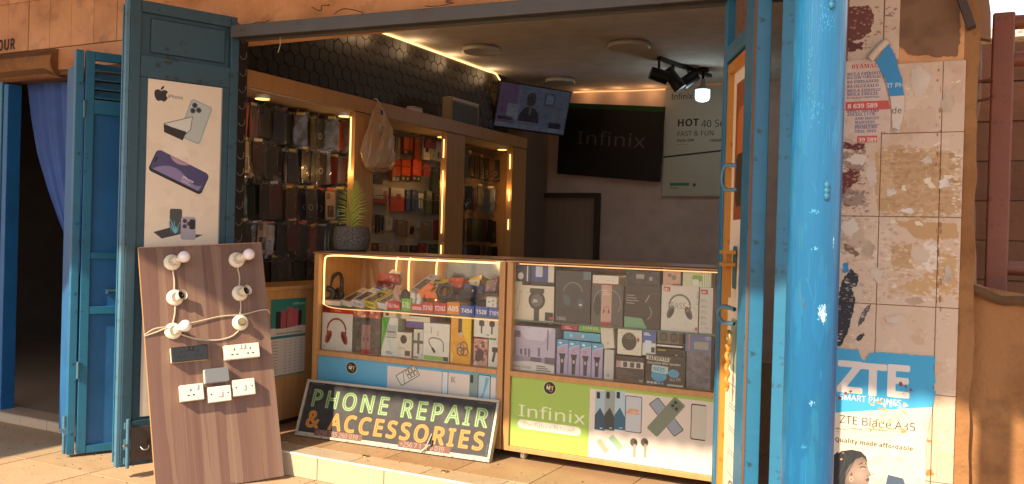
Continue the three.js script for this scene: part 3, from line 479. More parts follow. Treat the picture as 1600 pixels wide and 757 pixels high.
[[1340, 250, 34, 22], [1362, 276, 26, 30], [1330, 355, 30, 34], [1356, 392, 22, 36], [1392, 300, 18, 14], [1450, 250, 20, 12], [1476, 288, 22, 16], [1440, 400, 30, 26], [1372, 430, 20, 30], [1482, 430, 18, 30], [1418, 330, 26, 10], [1342, 460, 22, 26], [1398, 500, 40, 18], [1480, 160, 22, 36], [1440, 130, 40, 60], [1430, 470, 34, 14]].forEach(([x, y, w, h], i) => {
  const pts = []; for (let k = 0; k < 9; k++) { const a = k / 9 * 6.283 + 0.3, r = rr(0.55, 1.15); pts.push([x + Math.cos(a) * w / 2 * r, y + Math.sin(a) * h / 2 * r]); }
  one('paper_scrap', 'pale torn remnant of old paper pasted on the tiled pier', 'paper', sheetGeo(ragged(pts, 1.8, 2.5), ZF + 0.0016 + (i % 3) * 0.0004, -1, 0, 0, 1), scrapMats[i % 4], [0, 0, 0], 'paper remnants on the tiled pier');
});
// low plaster wall, barred opening, block wall behind
{
  const t = thing('low_plaster_wall', 'rough brown plastered parapet wall under the gate bars', 'wall', [0, SY, 0]);
  const g = new THREE.PlaneGeometry(2.2, 1.06, 70, 40), p = g.attributes.position;
  for (let i = 0; i < p.count; i++) { const x = p.getX(i), y = p.getY(i); p.setZ(i, 0.02 * (at(N2, Math.round(x * 200 + 800), Math.round(y * 200 + 700)) - 0.5) + 0.01 * (at(N1, Math.round(x * 420 + 900), Math.round(y * 420 + 400)) - 0.5)); if (y > 0.51) p.setY(i, y + 0.05 * Math.exp(-(x + 1.1) * 5) + 0.015 * (at(N1, Math.round(x * 300 + 700), 9) - 0.5)); }
  g.computeVertexNormals(); g.translate(1.09, 0.53, ZF - 0.055);
  part('face', uvm(g), M.plaster, t);
  part('core', span(-0.005, 2.2, 0, 1.035, ZF - 0.075, ZF - 0.36), M.plaster, t);
  const q = []; for (let i = 0; i < 26; i++) { const x = -0.03 + i * 0.06; q.push(V(x, 1.045 + 0.06 * Math.exp(-(x + 0.03) * 9) + rr(-0.006, 0.006), ZF - 0.055)); }
  { const sl = tube(q, 0.024, 90, 7), sp = sl.attributes.position; for (let i = 0; i < sp.count; i++) { const k = 0.02 * (at(N1, Math.round(sp.getX(i) * 500 + 400), Math.round((sp.getY(i) + sp.getZ(i)) * 700 + 2500)) - 0.5); sp.setY(i, sp.getY(i) + k); sp.setZ(i, sp.getZ(i) + k); } sl.computeVertexNormals(); part('sill_lip', uvm(sl), M.plaster, t); }
}
{
  const p = onZ(1561, 300, ZF - 0.22), t = thing('barred_gate', 'brown painted tubular steel gate bars above the parapet wall', 'gate', [p.x, 0.92, p.z]);
  const top = onZ(1561, 22, p.z).y - 0.92;
  part('post', bx(0.072, top, 0.06, 0.0, top / 2, 0, 0.008), M.brownPaint, t);
  for (const py of [34, 92, 420]) { const y = onZ(1600, py, p.z).y - 0.92; part('bar', bar(V(0.03, y, 0), V(1.5, y, 0), 0.026, 12), M.brownPaint, t); }
  part('far_post', bx(0.07, top, 0.06, 1.5, top / 2, 0, 0.008), M.brownPaint, t);
  for (const py of [128, 158]) part('bolt', bar(V(-0.085, onZ(1545, py, p.z).y - 0.92, 0.005), V(-0.03, onZ(1545, py, p.z).y - 0.92 + 0.004, 0.032), 0.005), M.brownPaint, t);
}
{
  const t = thing('brown_block_wall', 'brown painted concrete block wall seen behind the gate bars', 'wall', [0, SY, -4.62]);
  part('mortar', span(-0.5, 1.8, 0, 2.17, 0, -0.18), mat([0.34, 0.18, 0.10], { roughness: 0.95 }), t);
  for (let r = 0; r < 12; r++) for (let c = 0; c < 6; c++) part('block', bx(0.386, 0.176, 0.02, -0.3 + c * 0.395 - (r % 2) * 0.19, 0.092 + r * 0.1815, 0.004 + rr(-0.003, 0.003), 0.004), pick(M.block), t);
  const s = thing('yellow_plaster_house', 'sunlit yellow plastered house wall beyond the block wall', 'house', [1.6, SY, -9]);
  part('wall', bx(4.2, 3.0, 0.2, 0.3, 1.5, 0), mat([0.62, 0.40, 0.13], { map: T.stain, roughness: 0.9 }), s); part('roof', bx(4.6, 0.08, 1.2, 0.3, 3.04, 0), M.iron, s);
}
{
  const a = onZ(1493, -30, ZF + 0.02), b = onZ(1519, 44, ZF + 0.02);
  one('roof_strut', 'dark slanted timber strut above the tiled pier', 'strut', (() => { const d = b.clone().sub(a), g = bx(0.026, d.length(), 0.05); g.rotateZ(-Math.atan2(d.x, d.y)); return g.translate((a.x + b.x) / 2, (a.y + b.y) / 2, ZF + 0.022); })(), M.darkWood);
  const z = ZF - 0.13, s = new THREE.Shape([[1512, -40], [1541, -40], [1549, 20], [1549, 62], [1526, 58]].map(([x, y]) => { const p = onZ(x, y, z); return new THREE.Vector2(p.x, p.y); }));
  one('fascia_board', 'weathered brown board end under the roof beside the strut', 'board', new THREE.ExtrudeGeometry(s, { depth: 0.05, bevelEnabled: false }).translate(0, 0, z - 0.05), mat([0.30, 0.16, 0.09], { map: T.soft, roughness: 0.8 }));
}

{
  const a = onZ(437, 56, ZF - 0.02), b = onZ(434, 82, ZF - 0.02);
  one('hanging_string', 'thin pale string dangling from the steel lintel', 'string', tube([a, V(a.x + 0.004, (a.y + b.y) / 2, a.z), b], 0.0022, 14, 5), M.cord);
}
// ---------------------------------------------------------------- veranda pole
{
  const d = ray(1272, 378.5), k = 1.86, t = thing('veranda_pole', 'scuffed bright blue steel pole holding up the veranda roof', 'pole', [d.x * k, SY, d.z * k]);
  const tex = canvasTex(1024, 2048, (g, w, h) => {
    g.fillStyle = '#0a5a84'; g.fillRect(0, 0, w, h);
    blobs(g, w, h, 300, ['rgba(40,130,170,.22)', 'rgba(16,108,150,.3)', 'rgba(4,78,118,.3)', 'rgba(120,110,95,.08)'], 10, 80);
    for (let i = 0; i < 900; i++) { const x = rr(0, w), y = rr(0, h); g.fillStyle = pick(['rgba(80,165,200,.3)', 'rgba(6,66,98,.35)', 'rgba(50,140,180,.3)', 'rgba(100,120,120,.2)']); g.fillRect(x, y, rr(1, 3), rr(4, 70)); }
    for (let i = 0; i < 120; i++) { const x = rr(0, w), y = rr(0, h), r = rr(2, 9); g.fillStyle = pick(['#3c4a50', '#2a5a70', '#2c7a9c', '#1c6f94', '#1c6f94']); g.beginPath(); for (let s = 0; s < 9; s++) g.lineTo(x + Math.cos(s * 0.7) * r * rr(0.5, 1.2), y + Math.sin(s * 0.7) * r * rr(0.6, 1.8)); g.fill(); }
    for (let i = 0; i < 40; i++) { g.strokeStyle = pick(['rgba(90,165,195,.35)', 'rgba(30,60,74,.4)']); g.lineWidth = rr(0.6, 2); const x = rr(0, w), y = rr(0, h); g.beginPath(); g.moveTo(x, y); g.quadraticCurveTo(x + rr(-30, 30), y + rr(-20, 20), x + rr(-60, 60), y + rr(-40, 60)); g.stroke(); }
  });
  const scuffs = (u, v, n, sx, sy, c) => { const g = tex.image.getContext('2d'), w = 1024, h = 2048; for (let i = 0; i < n; i++) { const a = rr(-1, 1) + rr(-1, 1), b = rr(-1, 1) + rr(-1, 1); g.fillStyle = c; g.beginPath(); g.ellipse(u * w + a * sx, (1 - v) * h + b * sy, rr(0.8, 2.6), rr(0.5, 1.4), 0, 0, 7); g.fill(); } };
  // wear where the photograph shows it: white scuff at chest height, small chips
  scuffs(0.105, 0.362, 170, 17, 6, '#c9d6d6'); scuffs(0.112, 0.358, 60, 8, 5, '#e6eae6'); scuffs(0.995, 0.366, 40, 5, 2.5, '#4d4644'); scuffs(0.965, 0.372, 30, 3, 8, '#5d5552'); scuffs(0.17, 0.41, 14, 3, 5, '#bcd0d4'); scuffs(0.04, 0.43, 24, 22, 2, '#5aa6c4'); scuffs(0.05, 0.405, 16, 12, 1.5, '#6ab0ca'); scuffs(0.06, 0.30, 18, 10, 2, '#9cc0cc'); scuffs(0.0, 0.27, 40, 30, 2, '#3a8fb0'); scuffs(0.99, 0.21, 40, 26, 6, '#3f5560'); scuffs(0.09, 0.22, 20, 8, 5, '#4a5a60'); scuffs(0.02, 0.50, 70, 34, 14, '#2f86ac'); scuffs(0.08, 0.56, 60, 34, 12, '#3a8fb2'); scuffs(0.985, 0.53, 60, 8, 40, '#4d7f86');
  tex.needsUpdate = true;
  const g = cyl(0.0525, 0.0525, 3.02, 48, 0, 1.51, 0);
  part('shaft', g, mat([1, 1, 1], { map: tex, roughness: 0.28, bumpMap: T.drip, bumpScale: 0.0016 }), t).rotation.y = -0.1;
  part('base_plate', bx(0.22, 0.012, 0.22, 0, 0.006, 0), M.blue, t);
  const w = []; for (let i = 0; i < 8; i++) w.push([0.0, 0, 0]);
  for (const [ang, y, n] of [[0.55, 1.72, 4], [0.58, 1.33, 3]]) for (let i = 0; i < n; i++) part('weld_bead', new THREE.SphereGeometry(0.006, 8, 6).scale(1, 1.5, 1).translate(Math.sin(ang) * 0.0525, y + i * 0.011, Math.cos(ang) * 0.0525), M.blue, t);
}

// ---------------------------------------------------------------- steel door leaves
const blueBits = (t, list, m) => list.forEach(([n, g]) => part(n, g, m, t));
// left leaf with the phone poster: local x runs from the outer edge to the hinge, z is the face seen
const LA = thing('poster_door_leaf', 'open blue steel door leaf in a shaded teal tone with a tall white phone poster', 'door', [-3.42 - 0.383 * 0.545, 0, ZF - 0.002 + 0.924 * 0.545]);
LA.rotation.y = 67.5 * Math.PI / 180;
{
  const t = LA, D = 0.04, b = -0.06, h = 2.21;
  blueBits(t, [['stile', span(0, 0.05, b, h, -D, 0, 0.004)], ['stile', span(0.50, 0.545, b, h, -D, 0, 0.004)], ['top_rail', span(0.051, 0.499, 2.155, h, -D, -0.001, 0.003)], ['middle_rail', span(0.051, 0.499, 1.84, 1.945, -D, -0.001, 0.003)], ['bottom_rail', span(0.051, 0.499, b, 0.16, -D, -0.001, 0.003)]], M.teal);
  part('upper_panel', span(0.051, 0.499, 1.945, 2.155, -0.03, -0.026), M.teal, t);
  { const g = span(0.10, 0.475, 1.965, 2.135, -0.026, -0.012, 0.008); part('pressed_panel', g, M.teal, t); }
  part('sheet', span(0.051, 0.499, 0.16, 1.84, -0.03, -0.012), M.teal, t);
  part('closing_strip', span(-0.022, 0.012, b + 0.02, h - 0.03, -D - 0.014, -D - 0.002), M.blue, t);
  part('outer_edge_bar', span(-0.018, -0.001, b, h, -D, -0.004, 0.002), M.steelBlue, t);
  const tex = canvasTex(448, 2010, (g, w, h2) => {
    g.fillStyle = '#e6d9c6'; g.fillRect(0, 0, w, h2); blobs(g, w, h2, 60, ['rgba(240,228,210,.4)', 'rgba(215,200,180,.25)'], 20, 90);
    const k = w / 0.37, X = (px, py) => { const q = onP(px, py, V(-3.42, 0, ZF), V(0.924, 0, 0.383)); return [(LA.worldToLocal(q.clone()).x - 0.09) * k, (1.835 - q.y) * k]; };
    LA.updateMatrixWorld(true);
    { // fruit-shaped maker's mark with a bite taken out, and the word beside it
      const [x, y] = X(252.5, 148); g.fillStyle = '#2b2523'; g.beginPath(); g.moveTo(x, y - 22); g.bezierCurveTo(x + 14, y - 36, x + 38, y - 34, x + 40, y - 12); g.bezierCurveTo(x + 44, y + 18, x + 22, y + 48, x + 8, y + 36); g.quadraticCurveTo(x, y + 32, x - 8, y + 36); g.bezierCurveTo(x - 24, y + 48, x - 44, y + 16, x - 40, y - 12); g.bezierCurveTo(x - 36, y - 34, x - 14, y - 34, x, y - 22); g.fill();
      g.fillStyle = '#e6d9c6'; g.beginPath(); g.arc(x + 46, y - 2, 17, 0, 7); g.fill(); g.fillStyle = '#2b2523'; g.beginPath(); g.ellipse(x + 6, y - 42, 6, 15, 0.6, 0, 7); g.fill();
      const [a, b2] = X(262, 152); txt(g, 'iPhone', a + 2, b2 + 2, 29, '#2b2523');
    }
    { const [x, y] = X(296, 190); phone(g, x + 40, y - 4, 140, 250, 0.32, '#9fb0b2', '#b9c4c2', 0); g.save(); g.translate(x + 40, y - 4); g.rotate(0.32); for (const [a, b2] of [[-38, -92], [-38, -56], [-6, -74]]) { g.beginPath(); g.arc(a, b2, 17, 0, 7); g.fillStyle = '#4c565c'; g.fill(); g.beginPath(); g.arc(a, b2, 9, 0, 7); g.fillStyle = '#1c2024'; g.fill(); } g.restore();
      g.save(); g.translate(x - 70, y + 30); g.fillStyle = '#d7dad5'; g.strokeStyle = '#5a5250'; g.lineWidth = 4; g.beginPath(); g.moveTo(-80, -2); g.lineTo(90, -62); g.lineTo(80, 20); g.lineTo(50, 50); g.closePath(); g.fill(); g.stroke(); g.fillStyle = '#2c2624'; g.beginPath(); g.moveTo(-82, 2); g.lineTo(-78, 48); g.lineTo(34, 88); g.lineTo(56, 34); g.closePath(); g.fill(); g.restore(); }
    { const [x, y] = X(281, 268); g.save(); g.translate(x, y); g.rotate(0.40); rrect(g, -172, -64, 348, 140, 24, '#241e20'); rrect(g, -166, -66, 336, 126, 22, '#4c4674'); g.fillStyle = '#b394a8'; g.beginPath(); g.moveTo(-90, -64); g.quadraticCurveTo(-40, -10, 40, -64); g.fill(); g.fillStyle = '#8a7fae'; g.beginPath(); g.moveTo(-150, 56); g.quadraticCurveTo(-60, -50, 60, 20); g.quadraticCurveTo(110, 50, 160, 20); g.lineTo(150, 58); g.fill(); rrect(g, -160, -20, 12, 34, 6, '#1c181c'); txt(g, 'iPhone', 30, 30, 22, '#e8e4ee', { bold: 1 }); lines(g, 30, 38, 90, 2, 8, '#d8d4e4', 3); g.restore(); for (let i = 0; i < 3; i++) for (let j = 0; j < 6; j++) { const [a, b2] = X(278 + j * 3, 246 + i * 3); g.fillStyle = '#6b5f58'; g.fillRect(a, b2, 3, 3); } }
    { const [x, y] = X(280, 350); g.fillStyle = '#3a3a3e'; g.beginPath(); g.moveTo(x - 150, y + 54); g.lineTo(x - 40, y + 20); g.lineTo(x + 20, y + 60); g.lineTo(x - 100, y + 92); g.fill(); rrect(g, x - 56, y - 90, 74, 150, 12, '#4a4a4c'); g.strokeStyle = '#6fc6d8'; g.lineWidth = 3; for (let i = 0; i < 14; i++) { g.beginPath(); g.moveTo(x - 20, y + 60); g.lineTo(x - 20 + rr(-44, 44), y + rr(-30, 40)); g.stroke(); } g.fillStyle = '#4a4848'; g.beginPath(); g.moveTo(x + 70, y + 60); g.lineTo(x + 150, y + 64); g.lineTo(x + 80, y + 96); g.fill(); rrect(g, x + 12, y - 44, 92, 140, 16, '#a9a3b4'); for (const [a, b2] of [[36, -18], [36, 14], [62, -2]]) { g.beginPath(); g.arc(x + a, y + b2, 13, 0, 7); g.fillStyle = '#3d3a50'; g.fill(); } rrect(g, x + 64, y - 30, 36, 62, 12, '#26262a'); }
  });
  part('poster', new THREE.PlaneGeometry(0.37, 1.66).translate(0.275, 1.005, -0.0085), mat([0.95, 0.93, 0.90], { map: tex, roughness: 0.45 }), t, 'tall white printed poster with three smartphones');
  part('poster_edge_strip', span(0.458, 0.463, 0.17, 1.835, -0.011, -0.005), M.steel, t);
  part('kick_plate', span(0.04, 0.47, b + 0.02, 0.13, -0.002, 0.006), mat([0.10, 0.075, 0.06], { map: T.scuff, roughness: 0.6 }), t);
  const bolt = part('tower_bolt', [cyl(0.009, 0.009, 0.24, 10, 0.03, 0.055, 0.014), bx(0.03, 0.05, 0.012, 0.03, 0.05, 0.006), bx(0.03, 0.03, 0.012, 0.03, 0.14, 0.006), bx(0.03, 0.03, 0.012, 0.03, -0.03, 0.006)], M.steelBlue, t);
  part('knob', bar(V(0.03, 0.05, 0.02), V(0.005, 0.05, 0.034), 0.006), M.steel, bolt);
  part('hook', tube([[0.09, 0.035, 0.006], [0.10, 0.02, 0.03], [0.12, 0.022, 0.034], [0.13, 0.034, 0.02]], 0.004, 12), M.steel, t);
}
// neighbour's folded leaf with louvres
{
  const t = thing('louvred_door_leaf', 'folded blue steel door leaf with louvre slats at the top', 'door', [-4.17, 0, -3.10]); t.rotation.y = 64 * Math.PI / 180;
  const D = 0.035, b = -0.105, h = 2.03;
  blueBits(t, [['stile', span(-0.005, 0.04, b, h, -D, 0, 0.003)], ['stile', span(0.33, 0.37, b, h, -D, 0, 0.003)], ['top_rail', span(0.041, 0.329, 1.985, h, -D, -0.001, 0.002)], ['middle_rail', span(0.041, 0.329, 1.70, 1.775, -D, -0.001, 0.002)], ['lock_rail', span(0.041, 0.329, 0.93, 0.965, -D, -0.001, 0.002)], ['lower_rail', span(0.041, 0.329, 0.635, 0.675, -D, -0.001, 0.002)], ['bottom_rail', span(0.041, 0.329, b, -0.065, -D, -0.001, 0.002)]], M.blue);
  part('upper_sheet', span(0.041, 0.329, 0.965, 1.70, -0.026, -0.02), M.blueDeep, t); part('lock_sheet', span(0.041, 0.329, 0.675, 0.93, -0.026, -0.02), M.blueDeep, t); part('lower_sheet', span(0.041, 0.329, -0.065, 0.635, -0.026, -0.02), M.blueDeep, t);
  for (let i = 0; i < 4; i++) { const g = bx(0.288, 0.006, 0.06, 0, 0, 0); g.rotateX(0.75).translate(0.185, 1.805 + i * 0.048, -0.018); part('louvre_slat', uvm(g), M.blue, t); }
  part('handle', [bx(0.075, 0.012, 0.02, 0.16, 0.76, -0.012), bx(0.012, 0.02, 0.012, 0.13, 0.752, -0.014)], M.steelBlue, t);
  for (const y of [0.34, 1.72]) part('hinge', cyl(0.007, 0.007, 0.09, 10, -0.009, y, 0.003), M.steelBlue, t);
  // second half of the fold, edge on
  part('folded_half', span(-0.052, -0.014, b, 2.03, -0.06, -0.004, 0.003), M.blue, t);
  part('fold_sheet', span(-0.024, -0.016, b + 0.05, 1.98, -0.40, -0.061), M.blueDeep, t);
  const bolt = part('tower_bolt', [cyl(0.008, 0.008, 0.2, 10, -0.064, 0.0, -0.02), bx(0.012, 0.04, 0.026, -0.056, 0.02, -0.02)], M.steelBlue, t);
  part('knob', bar(V(-0.064, 0.03, -0.02), V(-0.085, 0.03, -0.01), 0.005), M.steel, bolt);
}
// right hand leaves folded out: the inner one carries a poster in a yellow frame
{
  const dx = 0.42, dz = 0.906, t = thing('yellow_framed_door_leaf', 'open blue steel door leaf with a yellow framed poster and padlock hasps', 'door', [-0.876, 0, ZF]); 
  // local x runs outward to the street, local +z is the face seen
  const b = -0.06, h = 2.2, D = 0.06;
  t.rotation.y = Math.atan2(-dz, dx);
  const sp = (x0, x1, y0, y1, z0, z1, r) => span(x0, x1, y0, y1, -z0, -z1, r);
  blueBits(t, [['stile', sp(-0.02, 0.035, b, h, 0, D, 0.003)], ['stile', sp(0.375, 0.50, b, h, 0, D, 0.003)], ['top_rail', sp(0.036, 0.374, 2.15, h, 0.001, D, 0.002)], ['middle_rail', sp(0.036, 0.374, 1.80, 1.86, 0.001, D, 0.002)], ['bottom_rail', sp(0.036, 0.374, b, 0.0, 0.001, D, 0.002)]], M.blue);
  part('upper_panel', sp(0.036, 0.374, 1.86, 2.15, 0.03, 0.036), mat([0.20, 0.11, 0.06], { map: T.scuff, roughness: 0.6 }), t);
  part('edge_strip', sp(0.5005, 0.503, b, h, 0.002, 0.010), M.mortar, t);
  part('sheet', sp(0.036, 0.374, 0.0, 1.80, 0.03, 0.04), M.blue, t);
  part('poster_frame', [sp(0.036, 0.062, 0.02, 1.79, 0.008, 0.03), sp(0.062, 0.374, 1.755, 1.79, 0.008, 0.03), sp(0.062, 0.374, 0.02, 0.05, 0.008, 0.03)], M.yellow, t);
  const tex = canvasTex(256, 1400, (g, w, h2) => {
    g.fillStyle = '#e4d8c6'; g.fillRect(0, 0, w, h2); rrect(g, 40, 40, w - 60, 420, 6, '#8f4a22'); rrect(g, 70, 120, w - 120, 300, 50, '#c06a2a'); rrect(g, 60, 260, w - 90, 160, 30, '#3a2a24');
    rrect(g, 50, 540, 70, 130, 14, '#3b6a72'); rrect(g, 140, 600, 80, 90, 40, '#b9a890'); rrect(g, 60, 760, 110, 160, 16, '#8b9a8c'); for (let i = 0; i < 4; i++) { g.lineWidth = 5; rrect(g, 60, 960 + i * 70, 150, 60, 6, null, '#9aa3a8'); } g.lineWidth = 8; rrect(g, 70, 1250, 110, 130, 50, null, '#6d6d70');
  });
  const pl = new THREE.PlaneGeometry(0.312, 1.705); pl.translate(0.218, 0.903, -0.0285);
  part('poster', pl, mat([0.95, 0.92, 0.88], { map: tex, roughness: 0.5 }), t, 'white printed poster showing accessories');
  // hasps, bolt and rope
  part('upper_hasp', tube([[0.30, 1.385, 0.0], [0.27, 1.385, 0.035], [0.26, 1.34, 0.045], [0.28, 1.30, 0.035], [0.31, 1.30, 0.0]], 0.007, 20), M.steelBlue, t);
  part('lock_bracket', [bx(0.10, 0.012, 0.04, 0.20, 1.075, 0.006), bx(0.10, 0.012, 0.04, 0.20, 1.03, 0.006), bx(0.012, 0.16, 0.02, 0.20, 0.99, 0.0)], M.yellow, t);
  part('lower_hasp', tube([[0.33, 0.875, 0.0], [0.27, 0.88, 0.03], [0.23, 0.855, 0.04], [0.27, 0.825, 0.03], [0.33, 0.825, 0.0]], 0.008, 24), M.steelBlue, t);
  part('bolt_ring', new THREE.TorusGeometry(0.022, 0.008, 8, 18).translate(0.24, 0.765, 0.0), M.brass, t);
  const rope = []; for (let i = 0; i < 14; i++) rope.push([0.235 + Math.sin(i * 1.9) * 0.004, 0.74 - i * 0.013, 0.002 + Math.cos(i * 1.9) * 0.004]);
  part('rope', tube(rope, 0.008, 40, 8), M.yellow, t);
}
{
  const t = thing('jamb_door_leaf', 'plain blue steel door leaf folded against the tiled pier', 'door', [-0.548, 0, -2.95]);
  blueBits(t, [['outer_stile', span(-0.021, 0.021, -0.06, 2.2, 0, -0.05, 0.003)], ['inner_stile', span(-0.019, 0.019, -0.06, 2.2, -0.40, -0.455, 0.003)], ['bottom_rail', span(-0.017, 0.017, -0.06, 0.0, -0.051, -0.399)], ['top_rail', span(-0.017, 0.017, 2.14, 2.2, -0.051, -0.399)]], M.blue);
  part('sheet', span(-0.006, 0.006, 0.0, 2.14, -0.051, -0.399), M.blueDeep, t);
  part('hinge', [cyl(0.013, 0.013, 0.11, 12, -0.036, 1.99, -0.012)], M.steelBlue, t);
}

// ---------------------------------------------------------------- leaning demonstration board
{
  const r = V(0.544, 0.063, -0.837), d = V(0.236, -0.968, 0.081), n = new THREE.Vector3().crossVectors(r, d.clone().negate()).normalize();
  const TL = V(-3.581, 1.004, -2.966), len = 1.18, BL = TL.clone().addScaledVector(d, len), wd = 0.589;
  const t = thing('demonstration_board', 'brown wood-grain board with bulbs, sockets and switches leaning on the poster door', 'display board', BL.toArray());
  t.quaternion.setFromRotationMatrix(new THREE.Matrix4().makeBasis(r, d.clone().negate(), n));
  t.updateMatrixWorld(true);
  const q = (px, py, z = 0) => { const p = t.worldToLocal(onP(px, py, TL, n)); return V(p.x, p.y, z); };
  const tex = canvasTex(768, 1536, (g, w, h) => {
    g.fillStyle = '#735548'; g.fillRect(0, 0, w, h); let x = 0;
    const cols = ['#6d4e41', '#78594b', '#7c6051', '#6a4b3f', '#705245', '#806656', '#68493d'];
    while (x < w) { const s = rr(14, 74); g.fillStyle = pick(cols); g.globalAlpha = rr(0.35, 0.9); g.fillRect(x, 0, s, h); x += s * rr(0.6, 1); }
    g.globalAlpha = 1;
    for (const [a, b, c] of [[0.12, 0.05, '#97806a'], [0.36, 0.05, '#947a62'], [0.58, 0.07, '#9a846d'], [0.83, 0.04, '#8b6f58']]) { g.globalAlpha = 0.4; g.fillStyle = c; g.beginPath(); const x0 = a * w, s = b * w; for (let y = 0; y <= h; y += 40) g.lineTo(x0 + Math.sin(y * 0.004 + a * 9) * 12 + rr(-2, 2), y); for (let y = h; y >= 0; y -= 40) g.lineTo(x0 + s + Math.sin(y * 0.0035 + a * 5) * 14 + rr(-2, 2), y); g.fill(); }
    for (let i = 0; i < 520; i++) { g.globalAlpha = rr(0.08, 0.32); g.strokeStyle = pick(['#4d3226', '#8f7460', '#5b3c2e', '#a08670']); g.lineWidth = rr(0.5, 2); let lx = rr(0, w), ly = rr(-200, h); g.beginPath(); g.moveTo(lx, ly); for (let s = 0; s < 5; s++) { lx += rr(-3, 3); ly += rr(40, 120); g.lineTo(lx, ly); } g.stroke(); }
    g.globalAlpha = 1;
  });
  const g = bx(wd, len, 0.016, wd / 2, len / 2, -0.008), u = g.attributes.uv, p = g.attributes.position; for (let i = 0; i < p.count; i++) u.setXY(i, p.getX(i) / wd, p.getY(i) / len);
  part('panel', g, mat([0.95, 0.93, 0.9], { map: tex, roughness: 0.5, bumpMap: T.rough, bumpScale: 0.0004 }), t);
  part('edge_band', [bx(0.003, len, 0.018, -0.0015, len / 2, -0.008), bx(wd, 0.003, 0.018, wd / 2, len + 0.0015, -0.008)], mat([0.55, 0.30, 0.12], { map: T.grain, roughness: 0.6 }), t);
  const holderGeo = new THREE.LatheGeometry([[0, 0], [0.040, 0], [0.040, 0.010], [0.036, 0.017], [0.024, 0.021], [0.021, 0.024], [0.021, 0.040], [0.0185, 0.042], [0.0185, 0.030], [0, 0.030]].map((a) => new THREE.Vector2(...a)), 28).rotateX(Math.PI / 2);
  const bulbGeo = new THREE.LatheGeometry([[0.0, 0.03], [0.0125, 0.03], [0.0125, 0.062], [0.017, 0.067], [0.026, 0.080], [0.0285, 0.094], [0.026, 0.108], [0.017, 0.118], [0.006, 0.122], [0, 0.1225]].map((a) => new THREE.Vector2(...a)), 24).rotateX(Math.PI / 2);
  const holders = [[268, 411, 1], [369, 407, 1], [272.5, 466, 0], [374, 459, 0], [269.5, 518, 1], [374.5, 505, 2]];
  const hp = holders.map(([x, y]) => q(x, y));
  holders.forEach(([x, y, kind], i) => {
    const h = part('lamp_holder', holderGeo, M.cream, t); h.position.copy(hp[i]);
    part('screw_hole', cyl(0.004, 0.004, 0.002, 8).rotateX(Math.PI / 2).translate(-0.028, -0.008, 0.0165), M.hole, h);
    if (kind === 1) { const b = part('bulb', bulbGeo, M.bulbWhite, h); b.position.z = 0.004; b.rotation.set(-0.12, 0.5, 0); const c = part('neck', cyl(0.019, 0.021, 0.03, 20).rotateX(Math.PI / 2).translate(0, 0, 0.038), M.cream, h); c.rotation.copy(b.rotation); part('collar', new THREE.TorusGeometry(0.019, 0.003, 6, 20).translate(0, 0, 0.05), M.cream, h).rotation.copy(b.rotation); }
    if (kind === 0) { part('cup', new THREE.CylinderGeometry(0.026, 0.021, 0.024, 24, 1, true).rotateX(Math.PI / 2).translate(0, 0, 0.05), Object.assign(M.cream.clone(), { side: THREE.DoubleSide }), h).rotation.set(-0.12, 0.5, 0); part('neck', cyl(0.019, 0.021, 0.026, 20).rotateX(Math.PI / 2).translate(0, 0, 0.032), M.cream, h).rotation.set(-0.12, 0.5, 0); part('contact', cyl(0.017, 0.017, 0.004, 16).rotateX(Math.PI / 2).translate(0, 0, 0.048), M.dark, h).rotation.set(-0.12, 0.5, 0); part('contact_pin', cyl(0.005, 0.005, 0.006, 8).rotateX(Math.PI / 2).translate(0.006, 0, 0.051), M.brass, h).rotation.set(-0.12, 0.5, 0); }
    if (kind === 2) { part('contact', cyl(0.015, 0.017, 0.018, 16).rotateX(Math.PI / 2).translate(0, 0, 0.048), M.brass, h); part('insulator', cyl(0.019, 0.019, 0.008, 16).rotateX(Math.PI / 2).translate(0, 0, 0.045), M.steelBlue, h); }
  });
  const wire = (pts, r = 0.0042) => part('cable', tube(pts, r, 50, 7), M.cord, t);
  const w3 = (a, b, k = 0.004) => wire([V(a.x, a.y - 0.03, 0.005), V((a.x + b.x) / 2 + k, (a.y + b.y) / 2, 0.006), V(b.x, b.y + 0.03, 0.005)]);
  w3(hp[0], hp[2]); w3(hp[2], hp[4]); w3(hp[1], hp[3], 0.006); w3(hp[3], hp[5]);
  wire([q(225, 524, 0.004), q(240, 515, 0.012), q(258, 512, 0.014), q(300, 505, 0.01), q(345, 495, 0.008), q(380, 492, 0.008), q(404, 486, 0.01), q(417, 485, 0.008), q(422, 490, -0.01)], 0.0036);
  wire([q(225, 526, 0.002), q(243, 520, 0.008), q(262, 514, 0.02), q(284, 524, 0.012), q(310, 531, 0.006), q(340, 532, 0.006), q(362, 526, 0.006), q(372, 518, 0.006)], 0.0042);
  function plate(x0, y0, x1, y1, face, body, gangs, kind) {
    const a = q(x0, y1), b = q(x1, y0), w = b.x - a.x, h = b.y - a.y, s = part(kind === 'switch' ? 'light_switch' : kind === 'blank' ? 'blank_box' : 'power_socket', bx(w, h, 0.034, 0, 0, 0.017, 0.004), body, t); s.position.set((a.x + b.x) / 2, (a.y + b.y) / 2, 0);
    part('cover_plate', bx(w, h, 0.012, 0, 0, 0.041, 0.004), face, s);
    if (kind === 'socket') for (let k = 0; k < gangs; k++) { const ox = gangs === 1 ? -0.006 : (k ? 0.038 : -0.038); part('pin_holes', [bx(0.004, 0.010, 0.002, ox, 0.012, 0.0475), bx(0.009, 0.005, 0.002, ox - 0.012, -0.012, 0.0475), bx(0.009, 0.005, 0.002, ox + 0.012, -0.012, 0.0475)], M.hole, s); part('rocker', bx(0.011, 0.022, 0.008, gangs === 1 ? 0.024 : (k ? 0.009 : -0.009), 0.024, 0.0475, 0.002), face, s); }
